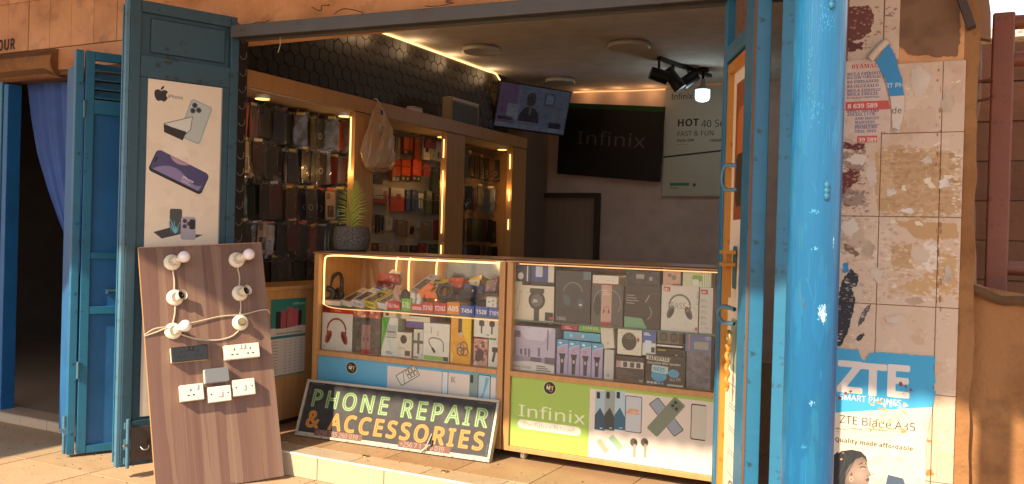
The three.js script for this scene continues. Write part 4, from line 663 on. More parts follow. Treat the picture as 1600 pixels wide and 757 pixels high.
    if (kind === 'switch') { part('rocker', bx(gangs === 2 ? 0.026 : 0.014, 0.028, 0.008, 0, 0, 0.0475, 0.003), face, s); for (const k of [-1, 1]) part('screw', cyl(0.0035, 0.0035, 0.002, 8).rotateX(Math.PI / 2).translate(k * w * 0.36, 0.002, 0.0475), M.hole, s); }
    return s;
  }
  plate(266, 540, 321, 569, M.black, M.cream, 2, 'socket').userData.label = 'black faced double power socket';
  plate(349, 537, 401, 565, M.white, M.cream, 2, 'socket'); plate(280, 600, 314.5, 630, M.white, M.cream, 1, 'socket');
  plate(318, 575, 354, 601.5, M.grey, M.cream, 1, 'blank').userData.label = 'grey faced blank box'; plate(323, 603, 357, 631.5, M.white, M.cream, 2, 'switch'); plate(362, 592, 394, 621.5, M.white, M.cream, 1, 'switch');
}

// ---------------------------------------------------------------- leaning light-up sign
{
  const BL = onY(461, 681, 0), BR = onY(762, 724, 0), TLp = onZ(474, 593, -3.85), TRp = onZ(768, 625, -3.868);
  const r = BR.clone().sub(BL), wd = r.length() + 0.012; r.normalize();
  const up = TLp.clone().add(TRp).sub(BL).sub(BR).multiplyScalar(0.5); up.addScaledVector(r, -up.dot(r)); const ht = up.length(); up.normalize();
  const n = new THREE.Vector3().crossVectors(r, up);
  const t = thing('repair_sign', 'black framed sign with lettering about phone repair leaning on the showcase', 'sign', [BL.x, 0.002, BL.z]);
  t.quaternion.setFromRotationMatrix(new THREE.Matrix4().makeBasis(r, up, n));
  const cw = 1600, ch = Math.round(1600 * ht / wd);
  const tex = canvasTex(cw, ch, (g, w, h) => {
    g.fillStyle = '#2b2624'; g.fillRect(0, 0, w, h); blobs(g, w, h, 80, ['rgba(70,64,60,.25)', 'rgba(20,18,18,.3)'], 20, 120);
    g.fillStyle = '#cfc3ae'; g.fillRect(0, h - 20, w, 20);
    const led = (s, y, size, c1, c2, c3, x0, x1) => {
      g.font = size + 'px sans-serif'; const ws = [...s].map((c) => g.measureText(c).width), gap = (x1 - x0 - ws.reduce((a, b) => a + b, 0)) / (s.length - 1); let x = x0; g.lineJoin = 'round';
      [...s].forEach((c, i) => { g.lineWidth = 15; g.strokeStyle = c2; g.strokeText(c, x, y); g.lineWidth = 7; g.strokeStyle = c3; g.strokeText(c, x, y); g.lineWidth = 3.5; g.strokeStyle = c1; g.setLineDash([5, 5]); g.strokeText(c, x, y); g.setLineDash([]); x += ws[i] + gap; }); };
    led('PHONE REPAIR', h * 0.455, h * 0.43, '#c9cfae', '#5c8a40', '#8fa86c', 52, w - 56);
    led('& ACCESSORIES', h * 0.845, h * 0.40, '#d8b078', '#c07418', '#d98a24', 52, w - 56);
    for (const [x, s] of [[150, '+256 705 260 039'], [880, '+256 7 1 260 039']]) { g.fillStyle = '#7a4a38'; g.fillRect(x, h * 0.87, 420, h * 0.12); txt(g, s, x + 12, h * 0.967, h * 0.115, '#b09a86', { sx: 0.97 }); }
    g.fillStyle = '#8d8575'; for (let i = 0; i < 12; i++) { g.fillRect(30 + i * 10, 14, 5, 5); g.fillRect(w - 150 + i * 10, 16, 5, 5); g.fillRect(w - 150 + i * 10, h - 26, 5, 5); } for (let i = 0; i < 7; i++) { g.fillRect(26, 30 + i * 12, 5, 5); g.fillRect(w - 30, 40 + i * 12, 5, 5); g.fillRect(w - 30, h - 110 + i * 12, 5, 5); }
  });
  part('face', new THREE.PlaneGeometry(wd - 0.02, ht - 0.02).translate(wd / 2, ht / 2, 0.001), mat([0.72, 0.72, 0.72], { map: tex, roughness: 0.6 }), t);
  part('backing', bx(wd - 0.02, ht - 0.02, 0.02, wd / 2, ht / 2, -0.0105), M.dark, t);
  const fm = mat([0.48, 0.42, 0.32], { roughness: 0.45, metalness: 0.25, map: T.scuff });
  part('frame_rail', bx(wd, 0.014, 0.036, wd / 2, 0.007, -0.006, 0.002), fm, t); part('frame_rail', bx(wd, 0.014, 0.036, wd / 2, ht - 0.007, -0.006, 0.002), fm, t);
  part('frame_stile', bx(0.014, ht - 0.029, 0.036, 0.007, ht / 2, -0.006, 0.002), fm, t); part('frame_stile', bx(0.014, ht - 0.029, 0.036, wd - 0.007, ht / 2, -0.006, 0.002), fm, t);
  part('wire', tube([[wd * 0.705, 0.10, 0.004], [wd * 0.70, 0.06, 0.012], [wd * 0.69, 0.02, 0.02], [wd * 0.672, 0.006, 0.03]], 0.003, 20), M.cord, t); part('wire', tube([[wd * 0.712, 0.05, 0.004], [wd * 0.70, 0.03, 0.02], [wd * 0.685, 0.005, 0.03]], 0.003, 20), M.cord, t);
  part('cable_joint', cyl(0.006, 0.006, 0.03, 8, wd * 0.714, 0.055, 0.006), M.black, t);
}

// ---------------------------------------------------------------- glass showcases
const rectZ = (x0, y0, x1, y1, z) => { const mx = (x0 + x1) / 2, my = (y0 + y1) / 2, a = onZ(x0, my, z).x, b = onZ(x1, my, z).x, t = onZ(mx, y0, z).y, u = onZ(mx, y1, z).y; return { x: (a + b) / 2, w: b - a, y0: u, y1: t, h: t - u }; };
const SH = 0.445, ST = 1.0, SD = 0.45;                        // ledge, top, depth

const greenTex = canvasTex(1536, 512, (g, w, h) => {
  const q = (px, py) => { const p = onZ(px, py, ZS); return [(p.x + 2.03) / 1.15 * w, (1 - (p.y - 0.065) / 0.345) * h]; };
  g.fillStyle = '#9cbc58'; g.fillRect(0, 0, w, h); const [wx, wy] = q(925, 605);
  g.fillStyle = '#d5cbc0'; g.fillRect(wx, 26, w - wx, h - 26);
  { const [a, b] = q(858, 609); logoMT(g, a, b, 46); }
  { const [a, b] = q(805, 652); txt(g, 'Infinix', a, b, 118, '#dfe6c4', { sx: 1.52 }); }
  { const [a, b] = q(805, 657); rrect(g, a, b, 480, 66, 32, '#eee8d6'); txt(g, 'The Future Is Now!', a + 40, b + 46, 42, '#b0aa88', { sx: 1.1 }); }
  const back = (px, c1, c2) => { const [a, b] = q(px, 613), [c, d] = q(px + 15.5, 678); rrect(g, a, b, c - a, d - b, 8, c1); g.fillStyle = c2; g.beginPath(); g.moveTo(a, b + (d - b) * 0.62); g.lineTo((a + c) / 2, b + (d - b) * 0.42); g.lineTo(c, b + (d - b) * 0.66); g.lineTo(c, d - 6); g.lineTo(a, d - 6); g.fill(); rrect(g, a + 10, b + 10, 24, 46, 6, '#20242a'); g.fillStyle = '#dfe5e8'; g.fillRect(a + (c - a) * 0.5, d - 22, 20, 5); };
  back(934, '#9db6c2', '#2f4e63'); back(950, '#8f9a96', '#3b4140'); back(967, '#a6c0c8', '#31627c');
  { const [a, b] = q(984, 621), [c, d] = q(1010.5, 682); rrect(g, a, b, c - a, d - b, 12, '#3a4450'); rrect(g, a + 5, b + 5, c - a - 10, d - b - 10, 10, '#b7bfc6'); g.strokeStyle = '#d58a5c'; g.lineWidth = 4; for (let i = 0; i < 7; i++) { g.beginPath(); g.moveTo(a + 8, b + (d - b) * 0.5); g.quadraticCurveTo(a + 40, b + (d - b) * rr(0.2, 0.5), c - 20, b + (d - b) * rr(0.3, 0.5)); g.stroke(); } }
  { const [a, b] = q(1052, 656); phone(g, a, b, 84, 270, -0.72, '#4a423e', '#8e98a6'); phone(g, a - 2, b, 92, 300, 0.66, '#75806f', null, 0); g.save(); g.translate(a - 2, b); g.rotate(0.66); rrect(g, -36, -138, 72, 66, 16, '#646f60'); for (const [x, y] of [[-16, -120], [-16, -92], [16, -92]]) { g.beginPath(); g.arc(x, y, 10, 0, 7); g.fillStyle = '#1f2420'; g.fill(); } g.restore(); }
  { const [a, b] = q(1094, 635), [c, d] = q(1118, 695); rrect(g, a, b, c - a, d - b, 12, '#3c3c40'); rrect(g, a + 5, b + 8, c - a, d - b - 16, 10, '#c3c0b4'); }
  { const [a, b] = q(958, 700); phone(g, a - 52, b + 12, 40, 100, -0.7, '#a39e86'); phone(g, a + 18, b - 10, 44, 100, -0.8, '#b8cdd2'); phone(g, a + 42, b - 26, 44, 108, -0.8, '#8fae8a'); }
  for (const px of [998, 1016]) { const [a, b] = q(px, 696); g.fillStyle = '#5b554c'; g.beginPath(); g.ellipse(a, b, 26, 30, 0, 0, 7); g.fill(); g.fillStyle = '#8a8272'; rrect(g, a - 4, b + 8, 20, 96, 8, '#9a927e'); g.fillStyle = '#3c3834'; g.beginPath(); g.ellipse(a + 10, b - 4, 12, 14, 0, 0, 7); g.fill(); }
  { const [a, b] = q(1042, 702); g.fillStyle = 'rgba(190,185,170,.55)'; for (let i = 0; i < 18; i++) g.fillRect(a + rr(0, 60), b + rr(0, 100), rr(4, 20), rr(2, 10)); }
});
const blueTex = canvasTex(1536, 512, (g, w, h) => {
  const q = (px, py) => { const p = onZ(px, py, ZS); return [(p.x + 3.25) / 1.17 * w, (1 - (p.y - 0.065) / 0.345) * h]; };
  g.fillStyle = '#5ea6c6'; g.fillRect(0, 0, w, h); const [wx] = q(604, 600), [wx1] = q(778, 600);
  g.fillStyle = '#d2c8bd'; g.fillRect(wx, 26, wx1 - wx, h - 26);
  { const [a, b] = q(547, 577); logoMT(g, a, b, 48); }
  { const [a, b] = q(498, 622); txt(g, 'TECNO', a, b, 130, '#cfd8dc', { bold: 1, sx: 1.05 }); }
  { const [a, b] = q(637, 589); g.save(); g.translate(a, b); g.rotate(0.98); phone(g, 0, 0, 96, 190, 0, '#4a433a', '#d7d2c4'); g.strokeStyle = '#57504a'; g.lineWidth = 5; for (let i = 0; i < 3; i++) for (let j = 0; j < 2; j++) { rrect(g, -36 + j * 36, -80 + i * 30, 30, 24, 4, null, '#57504a'); } g.beginPath(); g.moveTo(-46, 20); g.lineTo(46, 60); g.stroke(); g.restore(); }
  { const [a, b] = q(692, 582); rrect(g, a, b, 52, 250, 8, '#5d6a6e'); rrect(g, a + 4, b + 6, 42, 238, 6, '#cdd6d6'); txt(g, 'K', a + 70, b + 80, 56, '#4a4642', { font: 'serif' }); }
  { const [a, b] = q(736, 586); rrect(g, a, b, 74, 260, 12, '#7d948c'); rrect(g, a + 6, b + 10, 24, 62, 8, '#2c3835'); rrect(g, a + 66, b, 100, 260, 12, '#3d464c'); rrect(g, a + 72, b + 6, 88, 248, 8, '#a9c4cf'); g.strokeStyle = '#6aa3bd'; g.lineWidth = 10; for (let i = 0; i < 4; i++) { g.beginPath(); g.moveTo(a + 80, b + 230 - i * 12); g.quadraticCurveTo(a + 120, b + 150, a + 130 + i * 6, b + 20); g.stroke(); } }
});
function showcase(name, label, x0, x1, tex, tw, strips) {
  const t = thing(name, label, 'showcase', [x0, 0, ZS]), w = x1 - x0, P = 0.032, b = 0.045;
  for (const x of [P / 2, w - P / 2]) { part('front_post', bx(P, ST - 0.018 - b, P, x, (ST - 0.018 + b) / 2, -P / 2, 0.002), M.wood, t); part('rear_post', bx(P, ST - 0.018 - b, P, x, (ST - 0.018 + b) / 2, -SD + P / 2, 0.002), M.wood, t); }
  part('ledge_rail', bx(w - 2 * P - 0.001, 0.026, P, w / 2, SH - 0.016, -P / 2 + 0.001, 0.002), M.wood, t);
  part('bottom_rail', bx(w - 2 * P - 0.001, 0.024, P, w / 2, b + 0.012, -P / 2 + 0.001, 0.002), M.wood, t);
  part('base_box', bx(w - 2 * P, SH - 0.03 - b - 0.026, SD - 0.03, w / 2, (SH + b) / 2 - 0.002, -SD / 2 - 0.006), M.wood, t);
  { const g = new THREE.PlaneGeometry(w - 2 * P - 0.004, SH - 0.032 - b - 0.024); part('poster', g.translate(w / 2, (SH + b) / 2 - 0.003, -0.0145), mat([0.97, 0.96, 0.94], { map: tex, roughness: 0.3 }), t, tw); }
  part('ledge_shelf', bx(w - 0.004, 0.012, SD - P, w / 2, SH - 0.009, -SD / 2 - 0.012), M.wood, t);
  for (const x of [0.008, w - 0.008]) part('side_panel', bx(0.012, ST - 0.022 - SH, SD - 2 * P - 0.002, x, (ST + SH) / 2 - 0.011, -SD / 2), M.wood, t);
  part('back_panel', bx(w * 0.48, ST - 0.03 - SH, 0.01, w * 0.26, (ST + SH) / 2 - 0.012, -SD + 0.012), M.wood, t);
  part('sliding_mirror_door', bx(w * 0.48, ST - 0.03 - SH, 0.006, w * 0.74, (ST + SH) / 2 - 0.012, -SD + 0.018), M.mirror, t);
  part('glass_front', bx(w - 2 * P - 0.002, ST - 0.02 - SH, 0.001, w / 2, (ST + SH) / 2 - 0.009, -0.012), M.glass, t);
  part('glass_shelf', bx(w - 2 * P - 0.002, 0.0012, SD - 0.09, w / 2, 0.694, -SD / 2 - 0.01), M.glass, t);
  part('shelf_edge', bx(w - 2 * P - 0.002, 0.007, 0.004, w / 2, 0.6915, -0.05), M.glassEdge, t);
  part('top_board', bx(w + 0.004, 0.014, SD + 0.02, w / 2, ST - 0.009, -SD / 2, 0.003), M.wood, t);
  part('top_trim', bx(w + 0.006, 0.006, 0.006, w / 2, ST - 0.006, 0.012), M.darkWood, t);
  if (strips) strips(t, w);
  for (const [x, z] of [[0.09, -0.07], [w - 0.09, -0.07], [0.09, -SD + 0.07], [w - 0.09, -SD + 0.07]]) {
    const c = part('caster', [bx(0.04, 0.006, 0.04, x, b - 0.003, z), bx(0.004, 0.03, 0.026, x - 0.014, b - 0.02, z), bx(0.004, 0.03, 0.026, x + 0.014, b - 0.02, z)], M.iron, t);
    part('wheel', cyl(0.019, 0.019, 0.02, 18).rotateZ(Math.PI / 2).translate(x, 0.0195, z + 0.008), M.cream, c);
  }
  return t;
}
const SL0 = -3.283, SL1 = -2.066, SR0 = -2.055, SR1 = -0.90;
showcase('blue_panel_showcase', 'wood framed glass showcase with a blue phone panel behind the leaning sign', SL0, SL1, blueTex, 'blue printed panel with smartphones', (t, w) => {
  const r = 0.0045;
  part('light_strip', tube([[0.05, 0.70, -0.03], [0.05, 0.94, -0.03], [0.056, 0.966, -0.03], [0.085, 0.974, -0.03], [0.5, 0.974, -0.03], [w - 0.04, 0.974, -0.03]], r, 90, 8), M.strip, t);
  for (const x of [0.27, 0.36, 0.55]) part('light_strip', tube([[x, 0.72, -SD + 0.035], [x, 0.94, -SD + 0.035], [x + 0.02, 0.972, -SD + 0.05]], r, 30, 8), M.strip, t);
  part('light_strip', tube([[0.05, 0.70, -0.03], [0.09, 0.686, -0.034], [0.5, 0.684, -0.034], [w - 0.05, 0.684, -0.034]], 0.0028, 60, 6), M.stripDim, t);
  for (const [x, y, z] of [[w * 0.25, 0.95, -0.2], [w * 0.7, 0.95, -0.2]]) { const l = new THREE.PointLight(new THREE.Color(1, 0.62, 0.24), 0.016); l.position.set(x, y, z); l.castShadow = true; l.shadow.radius = 2; t.add(l); }
});
showcase('green_panel_showcase', 'wood framed glass showcase with a bright green and white phone panel', SR0, SR1, greenTex, 'green and white printed panel with smartphones and earbuds', (t, w) => {
  part('light_strip', tube([[0.05, 0.975, -0.034], [w - 0.05, 0.975, -0.034]], 0.003, 40, 6), M.stripDim, t);
  const l = new THREE.PointLight(new THREE.Color(1, 0.68, 0.32), 0.008); l.position.set(w * 0.5, 0.95, -0.2); l.castShadow = true; t.add(l);
});

// ---------------------------------------------------------------- packaged goods in the showcases
const PX = 900;
function carton(name, label, cat, rect, d, draw, o = {}) {
  const z = o.z ?? -3.965, R = rectZ(...rect, z), base = o.base ?? R.y0, h = o.base !== undefined ? R.y1 - o.base : R.h;
  const p = print(Math.max(24, R.w * PX), Math.max(20, h * PX), draw), g = cartonGeo(R.w * 0.985, h, d, p);
  const m = one(name, label, cat, g, o.matt ? M.printMatt : M.print, [R.x, base, z], o.group);
  m.rotation.y = o.turn ?? rr(-0.03, 0.03); m.rotation.z = o.roll ?? 0; m.rotation.x = o.lean ?? 0;
  return m;
}
const LE = SH + 0.0005 - 0.003, GS = 0.6955;
const G = 'packaged goods inside the showcases';
// left showcase, lower shelf
carton('headphone_box', 'white box showing red headphones in the blue panel showcase', 'box', [503, 490, 550, 551], 0.09, (g, w, h) => { fill('#d9d0c2')(g, w, h); headset(g, w * 0.48, h * 0.46, w * 0.30, '#8e3a36', '#a4423a'); txt(g, 'P9', w * 0.06, h * 0.93, 12, '#6b6058'); }, { base: LE });
carton('red_gadget_box', 'flat red box lying on top of the white headphone box', 'box', [504, 482, 552, 492], 0.12, (g, w, h) => { fill('#b83a1e')(g, w, h); g.fillStyle = '#7a2415'; g.fillRect(0, 0, w * 0.25, h); lines(g, w * 0.4, h * 0.4, w * 0.3, 2, 4, '#e8b090'); }, { base: rectZ(503, 490, 550, 551, -3.965).y1 + 0.001 });
carton('clear_headset_pack', 'dark clear pack with a small pink headphone card beside headphone box', 'box', [551, 497, 594, 554], 0.08, (g, w, h) => { fill('#564a41')(g, w, h); blobs(g, w, h, 30, ['rgba(130,120,105,.4)', 'rgba(40,32,28,.5)'], 4, 16); g.fillStyle = '#a0786e'; g.fillRect(w * 0.32, h * 0.2, w * 0.32, h * 0.8); headset(g, w * 0.48, h * 0.55, w * 0.09, '#9c2f36'); g.fillStyle = '#b02a30'; g.fillRect(w * 0.32, h * 0.88, w * 0.32, h * 0.12); }, { base: LE });
carton('orange_foil_pack', 'crumpled orange and pink foil packs on the dark clear pack', 'pack', [552, 484, 594, 498], 0.10, (g, w, h) => { fill('#b5573a')(g, w, h); blobs(g, w, h, 26, ['#d78a62', '#8e2f28', '#e2c9b4', '#b03a48'], 3, 14); }, { base: rectZ(551, 497, 594, 554, -3.965).y1 + 0.001 });
carton('green_corner_box', 'tall white box with green corner and gadget pictures', 'box', [596, 497, 621, 556], 0.07, (g, w, h) => { fill('#d6d2c6')(g, w, h); g.fillStyle = '#57a33a'; g.beginPath(); g.moveTo(0, 0); g.lineTo(w * 0.5, 0); g.lineTo(0, h * 0.9); g.fill(); g.fillStyle = '#b9b6ae'; g.fillRect(w * 0.35, h * 0.18, w * 0.6, h * 0.3); g.fillStyle = '#3a342e'; g.fillRect(w * 0.3, h * 0.5, w * 0.6, 3); g.fillRect(w * 0.35, h * 0.36, w * 0.5, 4); lines(g, w * 0.3, h * 0.88, w * 0.5, 2, 6, '#4d4842', 3); }, { base: LE });
carton('adapter_box', 'cream box showing a dark plug adapter beside green-cornered box', 'box', [620, 520, 643, 557], 0.06, (g, w, h) => { fill('#d8cbb4')(g, w, h); g.fillStyle = '#3c302c'; g.beginPath(); g.ellipse(w * 0.45, h * 0.28, w * 0.22, h * 0.17, 0, 0, 7); g.fill(); lines(g, w * 0.15, h * 0.6, w * 0.6, 2, 6, '#8d8272'); rrect(g, w * 0.55, h * 0.72, w * 0.35, h * 0.2, 2, '#5a4038'); }, { base: LE });
carton('cream_gadget_box', 'small cream boxes stacked above the plug adapter box', 'box', [598, 487, 640, 497], 0.08, (g, w, h) => { fill('#cdbd9c')(g, w, h); g.fillStyle = '#5a4a3a'; g.fillRect(w * 0.1, h * 0.3, w * 0.12, h * 0.4); g.fillStyle = '#7d8a6a'; g.fillRect(w * 0.5, 0, w * 0.2, h); }, { base: rectZ(596, 497, 621, 556, -3.965).y1 + 0.001 });
carton('fan_box', 'narrow white box with dark cross shaped gadget picture', 'box', [646, 515, 661, 559], 0.06, (g, w, h) => { fill('#cfc8ba')(g, w, h); g.fillStyle = '#5d5850'; g.fillRect(w * 0.4, h * 0.12, w * 0.22, h * 0.7); g.fillRect(0, h * 0.38, w, h * 0.1); lines(g, 2, h * 0.92, w * 0.9, 1, 4, '#2c2824', 5); }, { base: LE });
carton('purple_flat_box', 'flat purple and cream box above the cross gadget box', 'box', [634, 495, 672, 508], 0.1, (g, w, h) => { fill('#5c4888')(g, w, h); g.fillStyle = '#d6c8a8'; g.fillRect(0, 0, w, h * 0.45); lines(g, w * 0.2, h * 0.2, w * 0.5, 1, 3, '#8a7a5a'); }, { base: rectZ(646, 515, 661, 559, -3.965).y1 + 0.006 });
carton('neckband_box', 'white box showing black neckband earphones with green foot', 'box', [661.5, 506, 702, 562], 0.07, (g, w, h) => { fill('#dcd5c8')(g, w, h); g.strokeStyle = '#2c2a28'; g.lineWidth = 4; g.beginPath(); g.moveTo(w * 0.42, h * 0.72); g.bezierCurveTo(w * 0.02, h * 0.42, w * 0.3, h * 0.36, w * 0.55, h * 0.40); g.bezierCurveTo(w * 0.85, h * 0.44, w * 0.75, h * 0.6, w * 0.78, h * 0.74); g.stroke(); g.lineWidth = 2; g.beginPath(); g.moveTo(w * 0.3, h * 0.12); g.lineTo(w * 0.3, h * 0.28); g.moveTo(w * 0.55, h * 0.2); g.lineTo(w * 0.55, h * 0.34); g.stroke(); g.save(); g.translate(w * 0.40, h * 0.72); g.rotate(0.9); rrect(g, -14, -6, 28, 12, 3, '#35352e'); g.restore(); g.fillStyle = '#86b03c'; g.fillRect(w * 0.04, h * 0.87, w * 0.74, h * 0.11); g.fillStyle = '#3a3a34'; g.fillRect(w * 0.78, h * 0.87, w * 0.18, h * 0.11); }, { base: LE });
carton('orange_lens_box', 'orange and yellow box with lens rings printed on front', 'box', [704, 495, 736, 565], 0.07, (g, w, h) => { fill('#e09a1c')(g, w, h); g.fillStyle = '#e8bb20'; g.beginPath(); g.moveTo(w, 0); g.lineTo(w, h * 0.8); g.lineTo(w * 0.3, 0); g.fill(); g.fillStyle = '#4a3422'; g.fillRect(w * 0.36, h * 0.05, w * 0.18, h * 0.3); g.fillStyle = '#b9b0a8'; g.beginPath(); g.arc(w * 0.52, h * 0.38, w * 0.1, 0, 7); g.fill(); for (const [a, b, c] of [[0.5, 0.66, '#5e7b86'], [0.66, 0.62, '#8c4a34'], [0.5, 0.74, '#4a4038'], [0.7, 0.74, '#6a4a34']]) { g.lineWidth = 6; g.strokeStyle = c; g.beginPath(); g.arc(w * a, h * b, w * 0.16, 0, 7); g.stroke(); } txt(g, 'MOBILE', w * 0.12, h * 0.97, 11, '#f4e6c0', { rot: -1.57 }); }, { base: LE });
carton('clamp_box', 'white box showing two black phone clamps', 'box', [740, 496, 779, 528], 0.07, (g, w, h) => { fill('#d9d2c6')(g, w, h); for (const a of [0.32, 0.74]) { rrect(g, w * a - 14, h * 0.18, 28, 26, 8, '#34302e'); g.fillStyle = '#3a3634'; g.fillRect(w * a - 4, h * 0.45, 8, h * 0.36); } g.fillStyle = '#4a9ac0'; g.fillRect(w * 0.5, h * 0.84, w * 0.14, 5); }, { base: rectZ(740, 496, 779, 528, -3.965).y0 });
carton('photo_mouse_box', 'small box with a smiling people photo and dark oval gadget', 'box', [740, 529, 762, 568], 0.07, (g, w, h) => { fill('#b98f80')(g, w, h); blobs(g, w, h, 30, ['#d8b8a4', '#7a4438', '#c9a090', '#93302c'], 4, 14); g.fillStyle = '#38272a'; g.beginPath(); g.ellipse(w * 0.42, h * 0.62, w * 0.28, h * 0.24, 0.4, 0, 7); g.fill(); g.fillStyle = '#b8302c'; g.fillRect(0, 0, w, 5); }, { base: LE });
carton('holder_box', 'white box with a black stick holder and green mark', 'box', [763, 526, 781, 569], 0.07, (g, w, h) => { fill('#d9d4c8')(g, w, h); g.fillStyle = '#2f8a3c'; g.fillRect(w * 0.06, h * 0.03, w * 0.6, h * 0.1); rrect(g, w * 0.32, h * 0.36, w * 0.6, h * 0.16, 5, '#35302d'); g.fillStyle = '#3a3532'; g.save(); g.translate(w * 0.55, h * 0.5); g.rotate(0.2); g.fillRect(-5, 0, 12, h * 0.34); g.restore(); }, { base: LE });
carton('brown_edge_case', 'dark narrow case standing at the end beside white headphone box', 'case', [497, 505, 503, 549], 0.1, fill('#4a382c'), { base: LE });
// left showcase, upper shelf: phone boxes lying tilted, labels to the glass
function phoneBox(label, rect, frontCol, edge, text, scr, o = {}) {
  const R = rectZ(...rect, -3.955), fp = print(R.w * PX, 40, (g, w, h) => { fill(frontCol)(g, w, h); fitTxt(g, text, w, h, o.tc || '#3a3a40'); });
  const L = o.len ?? 0.16, tp = print(R.w * PX, L * PX * 0.9, (g, w, h) => { fill(o.top || frontCol)(g, w, h); rrect(g, w * 0.16, h * 0.34, w * 0.68, h * 0.58, 4, scr); rrect(g, w * 0.5, h * 0.4, w * 0.2, h * 0.12, 3, o.hl || '#8e8e98'); g.fillStyle = o.band || edge; g.fillRect(0, h * 0.94, w, h * 0.06); lines(g, w * 0.2, h * 0.1, w * 0.5, 2, 8, o.tc || '#777', 3); });
  const g = cartonGeo(R.w * 0.95, R.h, L, fp, 4, tp); const m = one('phone_box', label, 'box', g, M.print, [R.x, o.base ?? GS, -3.957 + (o.dz ?? 0)], 'phone boxes on the showcase glass shelf');
  m.rotation.x = o.tilt ?? 0.42; m.rotation.y = o.turn ?? -0.25; return m;
}
phoneBox('pale pink flat box under the black headset in showcase', [500, 468, 532, 475], '#d9c8b8', '#c59a9a', '', '#c9b0a8', { tilt: 0.05, turn: 0, len: 0.2 });
phoneBox('cream phone box with small phone picture beside the headset', [533, 463, 550, 473], '#cfc9c0', '#6d4a58', '', '#4a4434', { top: '#b9a684' });
phoneBox('white phone box with lettered end beside the yellow one', [550, 464, 568, 476], '#d2cec8', '#8d8a90', 'ITEL 5026', '#4a3a44', { top: '#cbc6c0' });
phoneBox('yellow phone box with large lettered end', [569, 466, 588, 478], '#d8bf22', '#4a3c28', 'V5606', '#3c4440', { tc: '#2c2618', top: '#c9b428', hl: '#a0b4b8' });
phoneBox('white phone box with navy rim next to the yellow one', [589, 468, 605, 479], '#d6d4d2', '#3a4470', '', '#38302e', { top: '#d9d6d2' });
phoneBox('white phone box raised behind the other phone boxes', [566, 446, 584, 458], '#c9c5c2', '#4a4462', '', '#30303a', { dz: -0.12, base: 0.765, tilt: 0.7, top: '#cdc9c6' });
phoneBox('white and grey phone box lying at the back of shelf', [622, 440, 640, 450], '#cfc9c4', '#9a9690', '', '#5a5450', { dz: -0.13, base: 0.775, tilt: 0.55 });
phoneBox('yellow phone box lying at the back of shelf', [640, 446, 658, 456], '#cdbb20', '#6d6418', 'V5607', '#4a4632', { dz: -0.11, base: 0.76, tilt: 0.5, top: '#c6b524', tc: '#3a3620' });
const flat = (label, rect, col, text, o = {}) => carton('flat_phone_box', label, 'box', rect, 0.15, (g, w, h) => { fill(col)(g, w, h); fitTxt(g, text, w, h, '#e6dcd4'); }, { z: -3.955, base: GS, group: G, turn: -0.02, ...o });
flat('small red box with white script beside pale earphones', [605, 471, 625, 481], '#c0382e', 'Sky Max');
flat('bright green box end beside the red box', [627, 467, 642, 482], '#6cae2e', 'E-TEL');
flat('low red box under the two white bulbs', [642, 476, 660, 485], '#b8342e', 'SUMSANG');
flat('red box with white number, the one beside the bulbs', [659, 473, 677, 484], '#bf3a32', 'IT2163');
flat('red box with white number, the one beside the orange box', [678, 474, 697, 486], '#bf3a32', 'IT2163');
flat('orange box end with white letters', [698, 473, 718, 487], '#d98228', 'A05');
flat('narrow blue box end with white number beside orange box', [719, 478, 741, 488], '#3f5aa4', 'T454');
flat('blue box end with bold white number', [742, 480, 762, 490], '#3d57a6', 'T528');
flat('blue box end with white number beside the showcase post', [763, 482, 781, 492], '#3a5aa8', 'T101');
// goods heaped behind the boxes
const heap = (label, name, x, y, w, h, d, col, o = {}) => { const p = onZ(x, y, o.z ?? -4.06), g = cartonGeo(w, h, d, print(w * 700, h * 700, (c, a, b) => { fill(col)(c, a, b); blobs(c, a, b, 6, [o.c2 || 'rgba(255,255,255,.35)', 'rgba(0,0,0,.3)'], 3, 12); })); const m = one(name, label, 'box', g, M.print, [p.x, p.y - h / 2, p.z], G); m.rotation.set(o.tilt ?? -0.5, o.turn ?? rr(-0.4, 0.4), o.roll ?? rr(-0.2, 0.2)); return m; };
heap('red pack heaped behind the white phone boxes', 'red_pack', 606, 433, 0.12, 0.05, 0.08, '#a8352c');
heap('dark red pack under the pale wires', 'red_pack', 600, 442, 0.10, 0.05, 0.08, '#7c2c2a');
heap('blue and red flat pack near the middle of the shelf', 'mixed_pack', 709, 441, 0.10, 0.06, 0.08, '#b04a34');
heap('grey and white flat pack behind the blue card pack', 'mixed_pack', 733, 444, 0.12, 0.05, 0.1, '#9a9a98', { z: -4.12 });
heap('pale yellow pack at the back of the shelf', 'mixed_pack', 742, 437, 0.09, 0.04, 0.08, '#b89a3c', { z: -4.16 });
heap('blue pack lying among the mixed packs', 'mixed_pack', 738, 452, 0.10, 0.05, 0.08, '#38588c', { z: -4.05 });
heap('purple pack leaning by the showcase post', 'purple_pack', 765, 446, 0.08, 0.07, 0.05, '#5d4668', { z: -4.08 });
heap('small red pack leaning beside the purple pack', 'red_pack', 777, 440, 0.05, 0.06, 0.05, '#a3302a', { z: -4.1 });
heap('navy card pack with a pale code label', 'card_pack', 727, 458, 0.12, 0.06, 0.03, '#3c3c48', { z: -4.0, c2: '#c9c6d0', tilt: -0.4, turn: -0.3, roll: 0.12 });
heap('grey cable pack lying behind the white plug', 'cable_pack', 757, 463, 0.14, 0.04, 0.06, '#5d5248', { z: -4.04, c2: '#c0703a' });
heap('dark pack standing behind the earpieces', 'dark_pack', 671, 444, 0.10, 0.06, 0.06, '#4c4438', { z: -4.14 });
heap('white card pack leaning behind the orange torches', 'card_pack', 682, 447, 0.05, 0.07, 0.02, '#8d8a86', { z: -4.08, tilt: -0.8 });
